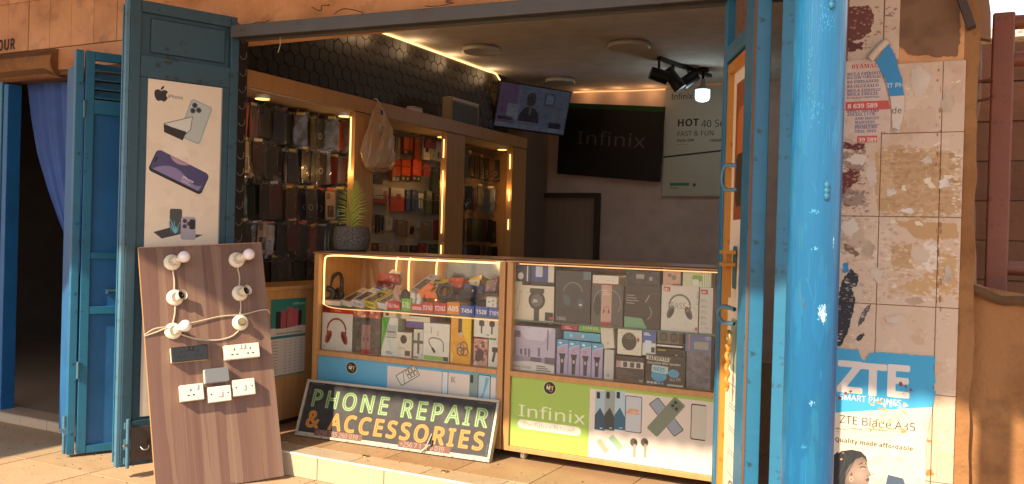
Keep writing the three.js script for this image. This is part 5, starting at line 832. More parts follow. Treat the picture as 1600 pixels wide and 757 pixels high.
{
  const p = onZ(522, 455, -4.03), t = thing('black_headset', 'black headset lying on the shelf at showcase end', 'headset', [p.x, GS + 0.02, p.z]);
  part('ear_pad', new THREE.TorusGeometry(0.034, 0.016, 10, 20).rotateY(0.5).translate(-0.03, 0.035, 0.02), M.black, t); part('ear_pad', new THREE.TorusGeometry(0.032, 0.016, 10, 20).rotateY(-0.4).translate(0.035, 0.03, 0), M.black, t);
  part('headband', tube([[-0.04, 0.06, 0], [-0.03, 0.13, -0.02], [0.005, 0.155, -0.03], [0.035, 0.13, -0.02], [0.045, 0.06, -0.01]], 0.011, 24, 8), M.black, t);
}
{
  const p = onZ(620, 470, -4.0), t = thing('earphone_bundle', 'bundle of pale pink earphone wires hanging over boxes', 'earphones', [p.x, GS, p.z]), m = mat([0.55, 0.30, 0.22], { roughness: 0.5 });
  for (let k = 0; k < 4; k++) part('wire', tube([[-0.02 + k * 0.012, 0.13, -0.02], [-0.01 + k * 0.008, 0.09, 0.015], [0.015 + k * 0.006, 0.045, 0.02], [0.04 + k * 0.004, 0.004, 0.03]], 0.005, 20, 6), m, t);
  const w = one('oval_speaker', 'small black oval speaker standing beside the pale earphones', 'speaker', new THREE.SphereGeometry(0.045, 20, 14).scale(0.72, 1.0, 0.4), M.black, [onZ(634, 455, -4.0).x, GS + 0.068, -4.0]); w.rotation.z = 0.15;
}
for (const [x, l] of [[645, 'white cylindrical earpiece case next to the oval speaker'], [655, 'white cylindrical earpiece case next to the orange torch']]) { const p = onZ(x, 460, -3.985), t = thing('earpiece_case', l, 'case', [p.x, GS + 0.018, p.z], 'white earpiece cases'); part('body', cyl(0.0185, 0.017, 0.045, 16, 0, 0.022, 0), M.white, t); part('lid', new THREE.CapsuleGeometry(0.0178, 0.014, 4, 14).translate(0, 0.062, 0), M.white, t); t.rotation.z = -0.06; }
for (const [x, y, r, l] of [[668, 452, 0.7, 'orange plastic torch propped upright on the glass shelf'], [680, 462, -0.1, 'orange plastic torch lying flat on the glass shelf']]) { const p = onZ(x, y, -3.99), t = thing('orange_torch', l, 'torch', [p.x, p.y, p.z], 'orange torches'); part('body', bx(0.075, 0.04, 0.035, 0, 0, 0, 0.01), M.orange, t); part('head', bx(0.03, 0.05, 0.042, -0.04, 0, 0, 0.01), M.orange, t); part('lens', cyl(0.014, 0.014, 0.004, 14).rotateZ(Math.PI / 2).translate(-0.056, 0, 0), M.grey, t); t.rotation.z = r; }
{ const p = onZ(697, 458, -4.0), o = one('ring_cable', 'black coiled cable ring beside the orange torches', 'cable', [new THREE.TorusGeometry(0.042, 0.014, 8, 24), new THREE.TorusGeometry(0.036, 0.011, 8, 24).translate(0, 0.004, 0.014)], M.black, [p.x, p.y, p.z]); o.rotation.set(-0.3, 0.3, 0); }
{ const p = onZ(771, 467, -3.98), t = thing('plug_adapter', 'white square plug adapter on top of the blue boxes', 'adapter', [p.x, GS + 0.048, p.z]); part('body', bx(0.068, 0.056, 0.04, 0, 0.028, 0, 0.006), M.white, t); part('slots', [bx(0.012, 0.004, 0.002, -0.012, 0.03, 0.0205), bx(0.004, 0.012, 0.002, 0.012, 0.036, 0.0205), bx(0.004, 0.01, 0.002, 0.012, 0.016, 0.0205)], M.hole, t); t.rotation.y = -0.1; }
// right showcase, upper shelf
carton('microphone_box', 'cream box showing a round black speaker on a handle', 'box', [814, 447, 866, 495], 0.08, (g, w, h) => { fill('#d6c9b2')(g, w, h); g.fillStyle = '#47423c'; g.fillRect(w * 0.40, h * 0.6, w * 0.16, h * 0.4); g.beginPath(); g.arc(w * 0.48, h * 0.42, w * 0.25, 0, 7); g.fillStyle = '#3a3530'; g.fill(); g.beginPath(); g.arc(w * 0.48, h * 0.42, w * 0.18, 0, 7); g.fillStyle = '#6a635a'; g.fill(); rrect(g, w * 0.26, h * 0.08, w * 0.44, h * 0.14, 6, '#4a453e'); txt(g, 'JBL', w * 0.36, h * 0.47, 17, '#d9d4ca', { bold: 1 }); g.fillStyle = '#38322e'; g.fillRect(w * 0.74, h * 0.74, w * 0.24, h * 0.24); g.fillStyle = '#b04a3c'; g.fillRect(w * 0.86, h * 0.86, w * 0.1, h * 0.1); }, { base: GS });
carton('earphone_box', 'narrow cream box with thin wire earphones drawn on it', 'box', [799, 440, 815, 493], 0.08, (g, w, h) => { fill('#d9ccae')(g, w, h); g.strokeStyle = '#7a6e60'; g.lineWidth = 1.6; g.beginPath(); g.moveTo(w * 0.15, h * 0.6); g.quadraticCurveTo(w * 0.4, h * 0.2, w * 0.6, h * 0.16); g.moveTo(w * 0.5, h * 0.8); g.quadraticCurveTo(w * 0.9, h * 0.6, w * 0.8, h * 0.3); g.stroke(); g.beginPath(); g.arc(w * 0.85, h * 0.27, 5, 0, 7); g.stroke(); }, { base: GS });
carton('bulb_box', 'dark blue box picturing a lamp bulb above the cream boxes', 'box', [800, 415, 829, 438], 0.08, (g, w, h) => { fill('#2c3450')(g, w, h); g.fillStyle = '#d6d2c4'; g.fillRect(w * 0.1, 0, 6, h); g.fillRect(w * 0.8, 0, 6, h); g.beginPath(); g.ellipse(w * 0.48, h * 0.66, w * 0.15, h * 0.22, 0, 0, 7); g.fill(); }, { base: rectZ(799, 440, 815, 493, -3.965).y1 + 0.002 });
carton('charger_box', 'blue box with a white charger and pale spine', 'box', [830, 413, 866, 441], 0.08, (g, w, h) => { fill('#3b4480')(g, w, h); rrect(g, w * 0.2, h * 0.12, w * 0.3, h * 0.5, 6, '#b6bccb'); g.fillStyle = '#cfc9b8'; g.fillRect(w * 0.74, 0, w * 0.26, h * 0.85); g.fillStyle = '#32302e'; g.fillRect(0, h * 0.84, w, h * 0.16); }, { base: rectZ(814, 447, 866, 495, -3.965).y1 + 0.004 });
carton('gaming_headset_box', 'charcoal box with a blue headset drawing and pale number', 'box', [868, 424, 923, 498], 0.09, (g, w, h) => { fill('#403c3a')(g, w, h); g.fillStyle = '#5a6e76'; g.fillRect(w * 0.78, 0, w * 0.22, h * 0.16); g.strokeStyle = '#98a4a8'; g.lineWidth = 3; g.beginPath(); g.arc(w * 0.5, h * 0.42, w * 0.27, 3.3, 6.1); g.stroke(); g.fillStyle = '#565a5e'; g.save(); g.translate(w * 0.33, h * 0.56); g.rotate(-0.5); g.beginPath(); g.ellipse(0, 0, w * 0.1, h * 0.11, 0, 0, 7); g.fill(); g.restore(); g.beginPath(); g.ellipse(w * 0.72, h * 0.62, w * 0.09, h * 0.1, 0, 0, 7); g.fillStyle = '#50585c'; g.fill(); g.fillStyle = '#c9cfd0'; g.fillRect(w * 0.68, h * 0.62, 14, 8); txt(g, 'S802', w * 0.04, h * 0.95, 22, '#a8a29a', { bold: 1 }); }, { base: GS });
carton('white_red_flat_box', 'flat white box with a red edge lying on the clear headset pack', 'box', [926, 431, 967, 442], 0.1, (g, w, h) => { fill('#d9d0c2')(g, w, h); g.fillStyle = '#9c3a30'; g.fillRect(0, h * 0.86, w, h * 0.14); lines(g, w * 0.5, h * 0.5, w * 0.3, 1, 4, '#b0a898'); }, { base: rectZ(924, 446, 974, 502, -3.965).y1 + 0.001 });
carton('clear_round_headset_box', 'grey clear box with a pink strip showing red headphones', 'box', [924, 446, 974, 504], 0.09, (g, w, h) => { fill('#5a5450')(g, w, h); g.strokeStyle = '#8c8782'; g.lineWidth = 4; g.beginPath(); g.arc(w * 0.5, h * 0.44, w * 0.42, 2.4, 6.9); g.stroke(); g.fillStyle = '#3c3836'; g.beginPath(); g.ellipse(w * 0.2, h * 0.5, w * 0.12, h * 0.25, 0, 0, 7); g.fill(); g.fillStyle = '#c09a8a'; g.fillRect(w * 0.31, 0, w * 0.33, h); headset(g, w * 0.48, h * 0.60, w * 0.09, '#a8382f'); g.fillStyle = '#a83a34'; g.fillRect(w * 0.31, h * 0.9, w * 0.33, h * 0.1); lines(g, w * 0.36, h * 0.12, w * 0.24, 3, 9, '#e0d0c4', 3); }, { base: GS });
carton('dark_stylus_box', 'dark brown box with slim gadget and small pale print', 'box', [976, 446, 1032, 506], 0.09, (g, w, h) => { fill('#3a312c')(g, w, h); lines(g, w * 0.05, h * 0.24, w * 0.4, 4, 11, '#b0a498', 3); g.strokeStyle = '#a39a90'; g.lineWidth = 5; g.beginPath(); g.moveTo(w * 0.58, h * 0.4); g.lineTo(w * 0.70, h * 0.22); g.stroke(); g.lineWidth = 3; g.beginPath(); g.arc(w * 0.56, h * 0.62, w * 0.2, 5.4, 7.4); g.stroke(); g.fillStyle = '#6fa07a'; g.beginPath(); g.moveTo(0, h * 0.74); g.lineTo(w * 0.5, h * 0.76); g.lineTo(w * 0.66, h); g.lineTo(0, h); g.fill(); }, { base: GS });
carton('black_case_bag', 'black zipped pouch with grey labels lying over the dark box', 'pouch', [978, 424, 1032, 446], 0.1, (g, w, h) => { fill('#26221f')(g, w, h); blobs(g, w, h, 14, ['rgba(90,84,80,.4)'], 4, 20); g.fillStyle = '#9a948c'; g.fillRect(w * 0.3, h * 0.25, w * 0.24, h * 0.3); g.fillRect(w * 0.68, h * 0.4, w * 0.1, h * 0.26); }, { base: rectZ(976, 446, 1032, 506, -3.965).y1 + 0.001 });
carton('bass_headphone_box', 'white box showing large grey headphones and the word bass', 'box', [1033, 447, 1092, 514], 0.09, (g, w, h) => { fill('#d3cbc0')(g, w, h); g.fillStyle = '#b23c30'; g.fillRect(w * 0.05, h * 0.04, w * 0.18, h * 0.1); txt(g, 'JBL', w * 0.07, h * 0.12, 14, '#f0e8e0', { bold: 1 }); headset(g, w * 0.5, h * 0.44, w * 0.28, '#6a645e', '#57514c'); txt(g, 'BASS', w * 0.24, h * 0.5, 34, '#8e877e', { sx: 0.9 }); g.fillStyle = '#c05a4a'; g.fillRect(w * 0.68, h * 0.5, 9, 12); g.fillRect(w * 0.92, h * 0.88, 10, 14); txt(g, 'TUNE 710', w * 0.95, h * 0.1, 13, '#5d564e', { rot: 1.57 }); }, { base: GS });
carton('spec_side_box', 'white box side with a red mark and lists of small print', 'box', [1093, 450, 1114, 516], 0.09, (g, w, h) => { fill('#cdc5ba')(g, w, h); g.fillStyle = '#b23c30'; g.fillRect(w * 0.1, h * 0.05, w * 0.5, h * 0.1); txt(g, 'JBL', w * 0.14, h * 0.13, 13, '#f0e8e0', { bold: 1 }); for (let i = 0; i < 5; i++) lines(g, w * 0.1, h * (0.26 + i * 0.12), w * 0.6, 3, 5, '#8e867c', 1.5); }, { base: GS });
carton('pink_cup_box', 'pink box with two round grey earbuds on it', 'box', [1036, 423, 1064, 445], 0.08, (g, w, h) => { fill('#c49a86')(g, w, h); g.fillStyle = '#7a726c'; g.beginPath(); g.arc(w * 0.38, h * 0.34, w * 0.11, 0, 7); g.arc(w * 0.62, h * 0.48, w * 0.14, 0, 7); g.fill(); g.fillStyle = '#8e3038'; g.fillRect(w * 0.55, h * 0.88, w * 0.4, h * 0.12); }, { base: rectZ(1033, 447, 1092, 514, -3.965).y1 + 0.001 });
carton('green_charger_box', 'pale box with a green striped plug picture', 'box', [1067, 425, 1112, 449], 0.08, (g, w, h) => { fill('#c4c8a8')(g, w, h); for (let i = 0; i < 10; i++) { g.fillStyle = i % 2 ? '#dfe2cc' : '#9aa880'; g.fillRect(w * (0.68 + i * 0.032), 0, 4, h); } g.fillStyle = '#6aa03c'; rrect(g, w * 0.34, h * 0.24, w * 0.34, h * 0.4, 8, '#6aa03c'); rrect(g, w * 0.36, h * 0.5, w * 0.2, h * 0.42, 5, '#d6d8c8'); }, { base: rectZ(1093, 450, 1114, 516, -3.965).y1 + 0.001 });
carton('dark_tray_pack', 'dark strip of clear trays at the back under the lights', 'pack', [870, 413, 1030, 424], 0.08, (g, w, h) => { fill('#4a4234')(g, w, h); blobs(g, w, h, 20, ['rgba(150,130,90,.4)', 'rgba(30,26,22,.5)'], 4, 20); }, { z: -4.08 });
// right showcase, lower shelf
carton('living_room_box', 'large lilac tinted box with a printed living room picture', 'box', [797, 511, 868, 580], 0.10, (g, w, h) => { fill('#b3a9bd')(g, w, h); g.fillStyle = '#c9c0d0'; g.beginPath(); g.moveTo(w * 0.1, 0); g.lineTo(w * 0.95, 0); g.lineTo(w * 0.75, h * 0.3); g.lineTo(w * 0.35, h * 0.3); g.fill(); g.fillStyle = '#8e8498'; g.fillRect(0, h * 0.1, w * 0.12, h * 0.6); g.fillStyle = '#6d6378'; for (const [a, b, c, d] of [[0.08, 0.12, 0.14, 0.14], [0.32, 0.5, 0.05, 0.16], [0.40, 0.5, 0.05, 0.18], [0.62, 0.46, 0.05, 0.2], [0.82, 0.05, 0.03, 0.45], [0.22, 0.52, 0.05, 0.12]]) g.fillRect(w * a, h * b, w * c, h * d); g.fillStyle = '#948aa0'; g.fillRect(0, h * 0.68, w, h * 0.14); g.fillStyle = '#5d5468'; g.fillRect(w * 0.46, h * 0.68, w * 0.24, h * 0.1); g.fillRect(w * 0.78, h * 0.66, w * 0.22, h * 0.14); g.fillStyle = '#d3cbc2'; g.beginPath(); g.moveTo(0, h * 0.84); g.quadraticCurveTo(w * 0.5, h * 0.72, w, h * 0.84); g.lineTo(w, h); g.lineTo(0, h); g.fill(); txt(g, 'Home Design', w * 0.06, h * 0.94, 15, '#6a6068', { font: 'serif' }); lines(g, w * 0.6, h * 0.86, w * 0.36, 3, 9, '#5a525a', 4); }, { base: LE });
for (let i = 0; i < 4; i++) carton('torch_box', ['blue and lilac torch box beside the living room box', 'blue and lilac torch box, second from living room box', 'blue and lilac torch box, third from living room box', 'blue and lilac torch box, farthest from living room box'][i], 'box', [870 + i * 18.1, 531 + i * 2.1, 887.6 + i * 18.1, 584 + i * 2.2], 0.06, (g, w, h) => { fill('#a99bbb')(g, w, h); g.fillStyle = '#4f9cc0'; g.beginPath(); g.moveTo(0, 0); g.lineTo(w, 0); g.lineTo(w, h * 0.13); g.quadraticCurveTo(w * 0.4, h * 0.14, 0, h * 0.26); g.fill(); g.strokeStyle = '#dcd6e2'; g.lineWidth = 2; g.beginPath(); g.moveTo(0, h * 0.26); g.quadraticCurveTo(w * 0.4, h * 0.14, w, h * 0.13); g.stroke(); g.fillStyle = '#dfe6ee'; g.beginPath(); g.ellipse(w * 0.3, h * 0.1, w * 0.14, h * 0.03, 0, 0, 7); g.fill(); lines(g, w * 0.3, h * 0.27, w * 0.5, 2, 8, '#c56a80', 3); g.fillStyle = '#2e2628'; g.beginPath(); g.moveTo(w * 0.2, h * 0.40); g.lineTo(w * 0.78, h * 0.40); g.lineTo(w * 0.66, h * 0.54); g.lineTo(w * 0.62, h * 0.97); g.lineTo(w * 0.34, h * 0.97); g.lineTo(w * 0.32, h * 0.54); g.fill(); rrect(g, w * 0.40, h * 0.56, w * 0.16, h * 0.1, 2, '#b8b0b8'); }, { base: LE, group: 'torch boxes in a row' });
carton('light_blue_box', 'flat light blue box lying over the torch boxes', 'box', [880, 520, 939, 534], 0.1, (g, w, h) => { fill('#56a2c2')(g, w, h); g.fillStyle = '#cfc4cc'; g.fillRect(w * 0.18, h * 0.3, w * 0.06, h * 0.4); g.fillRect(w * 0.5, h * 0.3, w * 0.06, h * 0.4); g.fillStyle = '#a8849c'; g.fillRect(w * 0.3, h * 0.35, w * 0.14, h * 0.3); }, { base: rectZ(888, 533, 905.7, 586, -3.965).y1 + 0.0035, z: -3.975 });
carton('magenta_box', 'small magenta box stacked above the light blue box', 'box', [877, 507, 903, 519], 0.08, (g, w, h) => { fill('#a83048')(g, w, h); lines(g, w * 0.2, h * 0.4, w * 0.6, 2, 6, '#e0b0b8', 3); }, { base: rectZ(880, 520, 939, 534, -3.975).y1 + 0.006, z: -3.98 });
carton('lime_phone_box', 'lime green phone box stacked above the light blue box', 'box', [904, 506, 939, 522], 0.08, (g, w, h) => { fill('#6ea844')(g, w, h); txt(g, 'Infinix', w * 0.18, h * 0.72, 26, '#d8e4c0', {}); }, { base: rectZ(880, 520, 939, 534, -3.975).y1 + 0.005, z: -3.98 });
carton('slim_white_box', 'slim white box tilted beside the lime phone box', 'box', [941, 510, 961, 545], 0.05, (g, w, h) => { fill('#d2c8b6')(g, w, h); g.fillStyle = '#a89e8c'; g.fillRect(w * 0.45, h * 0.72, 7, 9); }, { roll: 0.1, z: -3.97 });
carton('plain_white_box', 'plain pale grey box beneath the tilted slim box', 'box', [944, 547, 959, 594], 0.06, (g, w, h) => { fill('#c2bcb6')(g, w, h); g.fillStyle = '#8e8880'; g.fillRect(w * 0.36, h * 0.82, 9, 12); }, { base: LE });
carton('oval_speaker_box', 'white box with a black oval speaker picture', 'box', [965, 513, 1003, 558], 0.07, (g, w, h) => { fill('#d8cfbe')(g, w, h); g.fillStyle = '#3a3430'; g.beginPath(); g.ellipse(w * 0.48, h * 0.5, w * 0.3, h * 0.33, 0, 0, 7); g.fill(); blobs(g, w * 0.9, h * 0.9, 12, ['rgba(140,130,120,.4)'], 2, 6); g.strokeStyle = '#9a7a5a'; g.lineWidth = 3; g.beginPath(); g.ellipse(w * 0.5, h * 0.3, w * 0.17, h * 0.1, 0, 0, 7); g.stroke(); g.fillStyle = '#9c4a38'; g.beginPath(); g.ellipse(w * 0.84, h * 0.42, 6, 9, 0, 0, 7); g.fill(); g.fillStyle = '#4a8a5a'; g.beginPath(); g.ellipse(w * 0.5, h * 0.3, w * 0.06, h * 0.03, 0, 0, 7); g.fill(); }, { base: LE + 0.125 });
carton('keypad_box', 'dark brown box with a row of small product pictures', 'box', [962, 558, 1007, 602], 0.09, (g, w, h) => { fill('#3b312c')(g, w, h); g.fillStyle = '#b98a8e'; g.fillRect(w * 0.02, h * 0.2, w * 0.16, h * 0.26); g.fillStyle = '#cbc4ba'; g.fillRect(w * 0.18, h * 0.2, w * 0.78, h * 0.26); for (const a of [0.26, 0.5, 0.72]) rrect(g, w * a, h * 0.23, w * 0.14, h * 0.2, 4, '#3c3842'); lines(g, w * 0.05, h * 0.58, w * 0.8, 6, 8, '#6d625a', 2); g.fillStyle = '#9a928a'; g.fillRect(w * 0.82, h * 0.88, w * 0.14, h * 0.1); }, { base: LE, z: -3.962 });
carton('blue_white_box', 'small blue and white box next to oval speaker box', 'box', [1004, 517, 1025, 555], 0.06, (g, w, h) => { fill('#d0cec8')(g, w, h); g.fillStyle = '#4a62a4'; g.fillRect(0, 0, w, h * 0.5); rrect(g, w * 0.18, h * 0.4, w * 0.5, h * 0.44, 6, '#cfd4dc'); g.fillStyle = '#3a3a3e'; g.fillRect(w * 0.66, h * 0.66, w * 0.26, h * 0.2); lines(g, w * 0.1, h * 0.1, w * 0.7, 2, 7, '#dfe4ee', 4); }, { base: LE + 0.13 });
carton('watch_box', 'brown box picturing two dark smart watches', 'box', [1027, 518, 1067, 540], 0.06, (g, w, h) => { fill('#6a5e4c')(g, w, h); g.fillStyle = '#3a3028'; g.fillRect(w * 0.86, 0, w * 0.14, h); for (const a of [0.25, 0.65]) { rrect(g, w * (a - 0.13), h * 0.16, w * 0.28, h * 0.64, 10, '#2a2622'); rrect(g, w * (a - 0.09), h * 0.28, w * 0.2, h * 0.42, 8, '#5a5248'); } }, { base: LE + 0.192 });
carton('white_tray_box', 'thin white box lying under the watch box', 'box', [1026, 540, 1067, 546], 0.07, fill('#d2cdc6'), { base: LE + 0.178 });
carton('black_earbud_box', 'black box with small yellow and white print behind speaker box', 'box', [1025, 546, 1071, 566], 0.07, (g, w, h) => { fill('#2a221d')(g, w, h); g.fillStyle = '#b9952c'; g.fillRect(w * 0.04, h * 0.1, w * 0.3, 5); lines(g, w * 0.04, h * 0.5, w * 0.4, 2, 9, '#8e867e'); g.fillStyle = '#c9c2b8'; g.beginPath(); g.arc(w * 0.7, h * 0.5, 6, 0, 7); g.fill(); }, { base: LE + 0.108, z: -3.972 });
carton('mini_speaker_box', 'black box with two bright blue ovals and white banner', 'box', [1008, 556, 1071, 608], 0.09, (g, w, h) => { fill('#2b221c')(g, w, h); g.fillStyle = '#c6bfb4'; g.beginPath(); g.moveTo(w * 0.02, h * 0.04); g.lineTo(w * 0.66, h * 0.08); g.lineTo(w * 0.58, h * 0.22); g.lineTo(w * 0.02, h * 0.18); g.fill(); txt(g, 'NEWVIEW', w * 0.07, h * 0.17, 21, '#3a322c', { bold: 1, sx: 1.1 }); txt(g, 'Executive Mini Speaker', w * 0.05, h * 0.31, 13, '#d0c8bc', { bold: 1 }); g.fillStyle = '#4496bd'; g.beginPath(); g.ellipse(w * 0.35, h * 0.70, w * 0.20, h * 0.19, 0, 0, 7); g.fill(); g.beginPath(); g.ellipse(w * 0.72, h * 0.58, w * 0.14, h * 0.14, 0, 0, 7); g.fill(); g.save(); g.translate(w * 0.36, h * 0.47); g.rotate(0.06); rrect(g, -34, -14, 72, 30, 4, '#a8c4cc'); txt(g, 'NEZS', -28, 10, 22, '#2f7ea4', { bold: 1 }); g.restore(); txt(g, 'No.06', w * 0.62, h * 0.84, 18, '#c9c2b8', { rot: -0.12, font: 'serif' }); for (let i = 0; i < 5; i++) { g.fillStyle = i < 3 ? '#cfc9be' : '#6a9ab0'; g.fillRect(w * (0.05 + i * 0.09), h * 0.9, w * 0.07, h * 0.07); } g.fillStyle = '#b4b49a'; g.fillRect(w * 0.56, h * 0.93, w * 0.4, h * 0.07); }, { base: LE, z: -3.955 });
carton('blue_card_pack', 'blue clear pack with silver contacts hung at showcase end', 'pack', [1071, 524, 1112, 548], 0.05, (g, w, h) => { fill('#5d6a92')(g, w, h); g.fillStyle = '#9c968c'; g.fillRect(w * 0.34, h * 0.4, w * 0.55, h * 0.42); g.fillStyle = '#b07a84'; g.fillRect(w * 0.12, 0, 7, h * 0.9); txt(g, '187', w * 0.74, h * 0.26, 18, '#a8b4cc', { bold: 1 }); }, { base: LE + 0.165 });
carton('grey_bag_pack', 'crumpled grey plastic pack standing at showcase end', 'pack', [1072, 548, 1111, 612], 0.06, (g, w, h) => { fill('#6a646c')(g, w, h); blobs(g, w, h, 60, ['rgba(120,112,120,.4)', 'rgba(60,54,62,.4)', 'rgba(150,145,150,.3)'], 4, 22); }, { base: LE });

// ---------------------------------------------------------------- side counter with price poster
{
  const X = -3.46, t = thing('side_counter', 'low wooden side counter with a price list poster beside the showcase', 'counter', [X, 0, -4.2]);
  part('front_panel', bx(0.018, 0.74, 1.4, -0.009, 0.40, 0), M.wood, t); part('plinth', bx(0.02, 0.03, 1.4, -0.03, 0.015, 0), M.darkWood, t);
  part('top_board', bx(0.34, 0.022, 1.42, -0.155, 0.781, 0, 0.003), M.wood, t); part('end_panel', bx(0.30, 0.74, 0.018, -0.17, 0.40, 0.69), M.wood, t);
  const tex = canvasTex(420, 760, (g, w, h) => {
    g.fillStyle = '#cfc6bb'; g.fillRect(0, 0, w, h); g.fillStyle = '#2e7a70'; g.fillRect(0, 0, w, h * 0.37); g.fillStyle = '#4a8a62'; g.beginPath(); g.moveTo(w, h * 0.06); g.lineTo(w, h * 0.37); g.lineTo(w * 0.6, h * 0.37); g.fill();
    txt(g, 'A50U pro', w * 0.62, h * 0.085, 34, '#9fc4ba', { bold: 1 }); g.fillStyle = '#2c2a26'; g.fillRect(w * 0.14, h * 0.16, w * 0.74, h * 0.22);
    for (const [a, b, c] of [[0.28, 0.15, '#a4545a'], [0.46, 0.11, '#b0605e'], [0.62, 0.14, '#b45a66']]) { rrect(g, w * a, h * b, w * 0.16, h * 0.26, 6, c); for (let i = 0; i < 3; i++) { g.fillStyle = '#2c1a1c'; g.beginPath(); g.arc(w * (a + 0.03), h * (b + 0.03 + i * 0.02), 4, 0, 7); g.fill(); } }
    g.fillStyle = '#cfc6bb'; g.beginPath(); g.moveTo(0, h * 0.40); g.lineTo(w * 0.9, h * 0.36); g.lineTo(w, h * 0.39); g.lineTo(w, h * 0.5); g.lineTo(0, h * 0.5); g.fill();
    txt(g, 'Genuine and Great Reports', w * 0.16, h * 0.455, 24, '#3a3430', { bold: 1 }); g.fillStyle = '#2f7d7e'; g.fillRect(0, h * 0.475, w, h * 0.035);
    for (let r = 0; r < 11; r++) for (let c = 0; c < 5; c++) { g.fillStyle = '#4a443e'; g.fillRect(w * [0.03, 0.40, 0.54, 0.70, 0.85][c], h * (0.545 + r * 0.04), [76, 22, 20, 16, 22][c], 4); }
    g.fillStyle = '#5a8a72'; g.fillRect(0, h * 0.985, w, h * 0.015);
  });
  const a = onX(419, 470, X), b = onX(476, 582, X), y1 = onX(450, 467, X).y, y0 = onX(450, 586, X).y, z0 = onX(421, 530, X).z, z1 = onX(476, 524, X).z, w = z0 - z1;
  part('price_poster', new THREE.PlaneGeometry(w, y1 - y0).rotateY(Math.PI / 2).translate(0.003, (y0 + y1) / 2, (z0 + z1) / 2 + 4.2), mat([0.95, 0.93, 0.9], { map: tex, roughness: 0.5 }), t, 'teal and white price list poster with pink phones');
}

// ---------------------------------------------------------------- wall shelving with hooks
const XB = -3.985, XFc = -3.60;
{
  const t = thing('accessory_shelving', 'tall wooden wall shelving with three hook bays and lamps', 'shelving', [XB, 0, -3.62]);
  const L = (x0, x1, y0, y1, z0, z1, r) => span(x0 - XB, x1 - XB, y0, y1, z0 + 3.62, z1 + 3.62, r);
  part('fascia', L(XFc, XFc - 0.02, 1.905, 2.0, -3.63, -7.16, 0.002), M.wood, t); part('end_panel', L(XFc - 0.05, XB, 0.8, 1.895, -7.14, -7.16), M.wood, t);
  part('top_board', L(XFc - 0.021, XB, 1.975, 1.997, -3.63, -7.16), M.wood, t);
  part('soffit', L(XFc - 0.021, XB, 1.896, 1.91, -3.63, -7.16), mat([0.62, 0.47, 0.33], { roughness: 0.7, map: T.soft }), t);
  for (const [a, b] of [[-4.65, -4.86], [-5.785, -6.06], [-6.88, -7.15]]) part('pillar', L(XFc + 0.001, XFc - 0.05, 0.8, 1.895, a, b, 0.002), M.wood, t);
  part('back_board', L(XB, XB + 0.008, 0.8, 1.895, -3.63, -5.12), M.darkWood, t);
  part('back_board', L(XB, XB + 0.008, 0.8, 1.895, -5.12, -6.36), M.whiteBoard, t);
  part('back_board', L(XB, XB + 0.008, 0.8, 1.895, -6.36, -7.135), mat([0.34, 0.24, 0.16], { roughness: 0.7 }), t);
  for (const y of [1.86, 1.62, 1.385, 1.15, 0.92]) for (const [a, b] of [[-3.66, -5.05], [-5.2, -6.3], [-6.42, -7.1]]) {
    part('hook_rail', bar(V(0.03, y, a + 3.62), V(0.03, y, b + 3.62), 0.006, 6), M.steel, t);
    if (b > -5.1 || y > 1.3) { const list = []; for (let z = a - 0.05; z > b + 0.03; z -= 0.1) list.push(bar(V(0.03, y, z + 3.62), V(0.19, y - 0.004, z + 3.62), 0.0025, 5), bar(V(0.19, y - 0.004, z + 3.62), V(0.205, y + 0.012, z + 3.62), 0.0025, 5)); list.forEach((g) => part('hook', g, M.steel, t)); }
  }
  for (const [z, y0, y1, m] of [[-4.628, 1.50, 1.86, M.strip], [-5.768, 1.12, 1.60, M.strip], [-5.768, 1.70, 1.84, M.strip], [-5.768, 0.86, 1.03, M.strip], [-6.862, 1.70, 1.83, M.strip], [-6.862, 1.42, 1.52, M.strip], [-6.862, 1.17, 1.26, M.strip]]) part('light_strip', L(XFc - 0.006, XFc - 0.014, y0, y1, z + 0.0105, z + 0.0065), m, t);
  for (const z of [-4.6, -5.72, -6.82]) { const l = new THREE.PointLight(new THREE.Color(1, 0.56, 0.18), 0.03); l.position.set(XFc - 0.06 - XB, 1.5, z + 3.62); l.castShadow = true; t.add(l); }
  for (const [px, py] of [[410, 138], [539, 166], [692, 203], [785, 226]]) {
    const p = onY(px, py - 4, 1.896), x = Math.max(p.x, -3.75), q = onX(px, py, -3.70);
    const lamp = part('downlight', cyl(0.046, 0.046, 0.022, 24, -3.70 - XB, 1.884, q.z + 3.62), M.white, t);
    part('diffuser', cyl(0.041, 0.041, 0.004, 24, -3.70 - XB, 1.8715, q.z + 3.62), M.downlight, lamp);
    const l = new THREE.SpotLight(new THREE.Color(1, 0.6, 0.2), 0.07, 0, 1.2, 0.6); l.position.set(-3.70 - XB, 1.866, q.z + 3.62); l.target.position.set(-3.72 - XB, 0.8, q.z + 3.62); l.castShadow = true; l.shadow.radius = 3; t.add(l, l.target);
  }
}
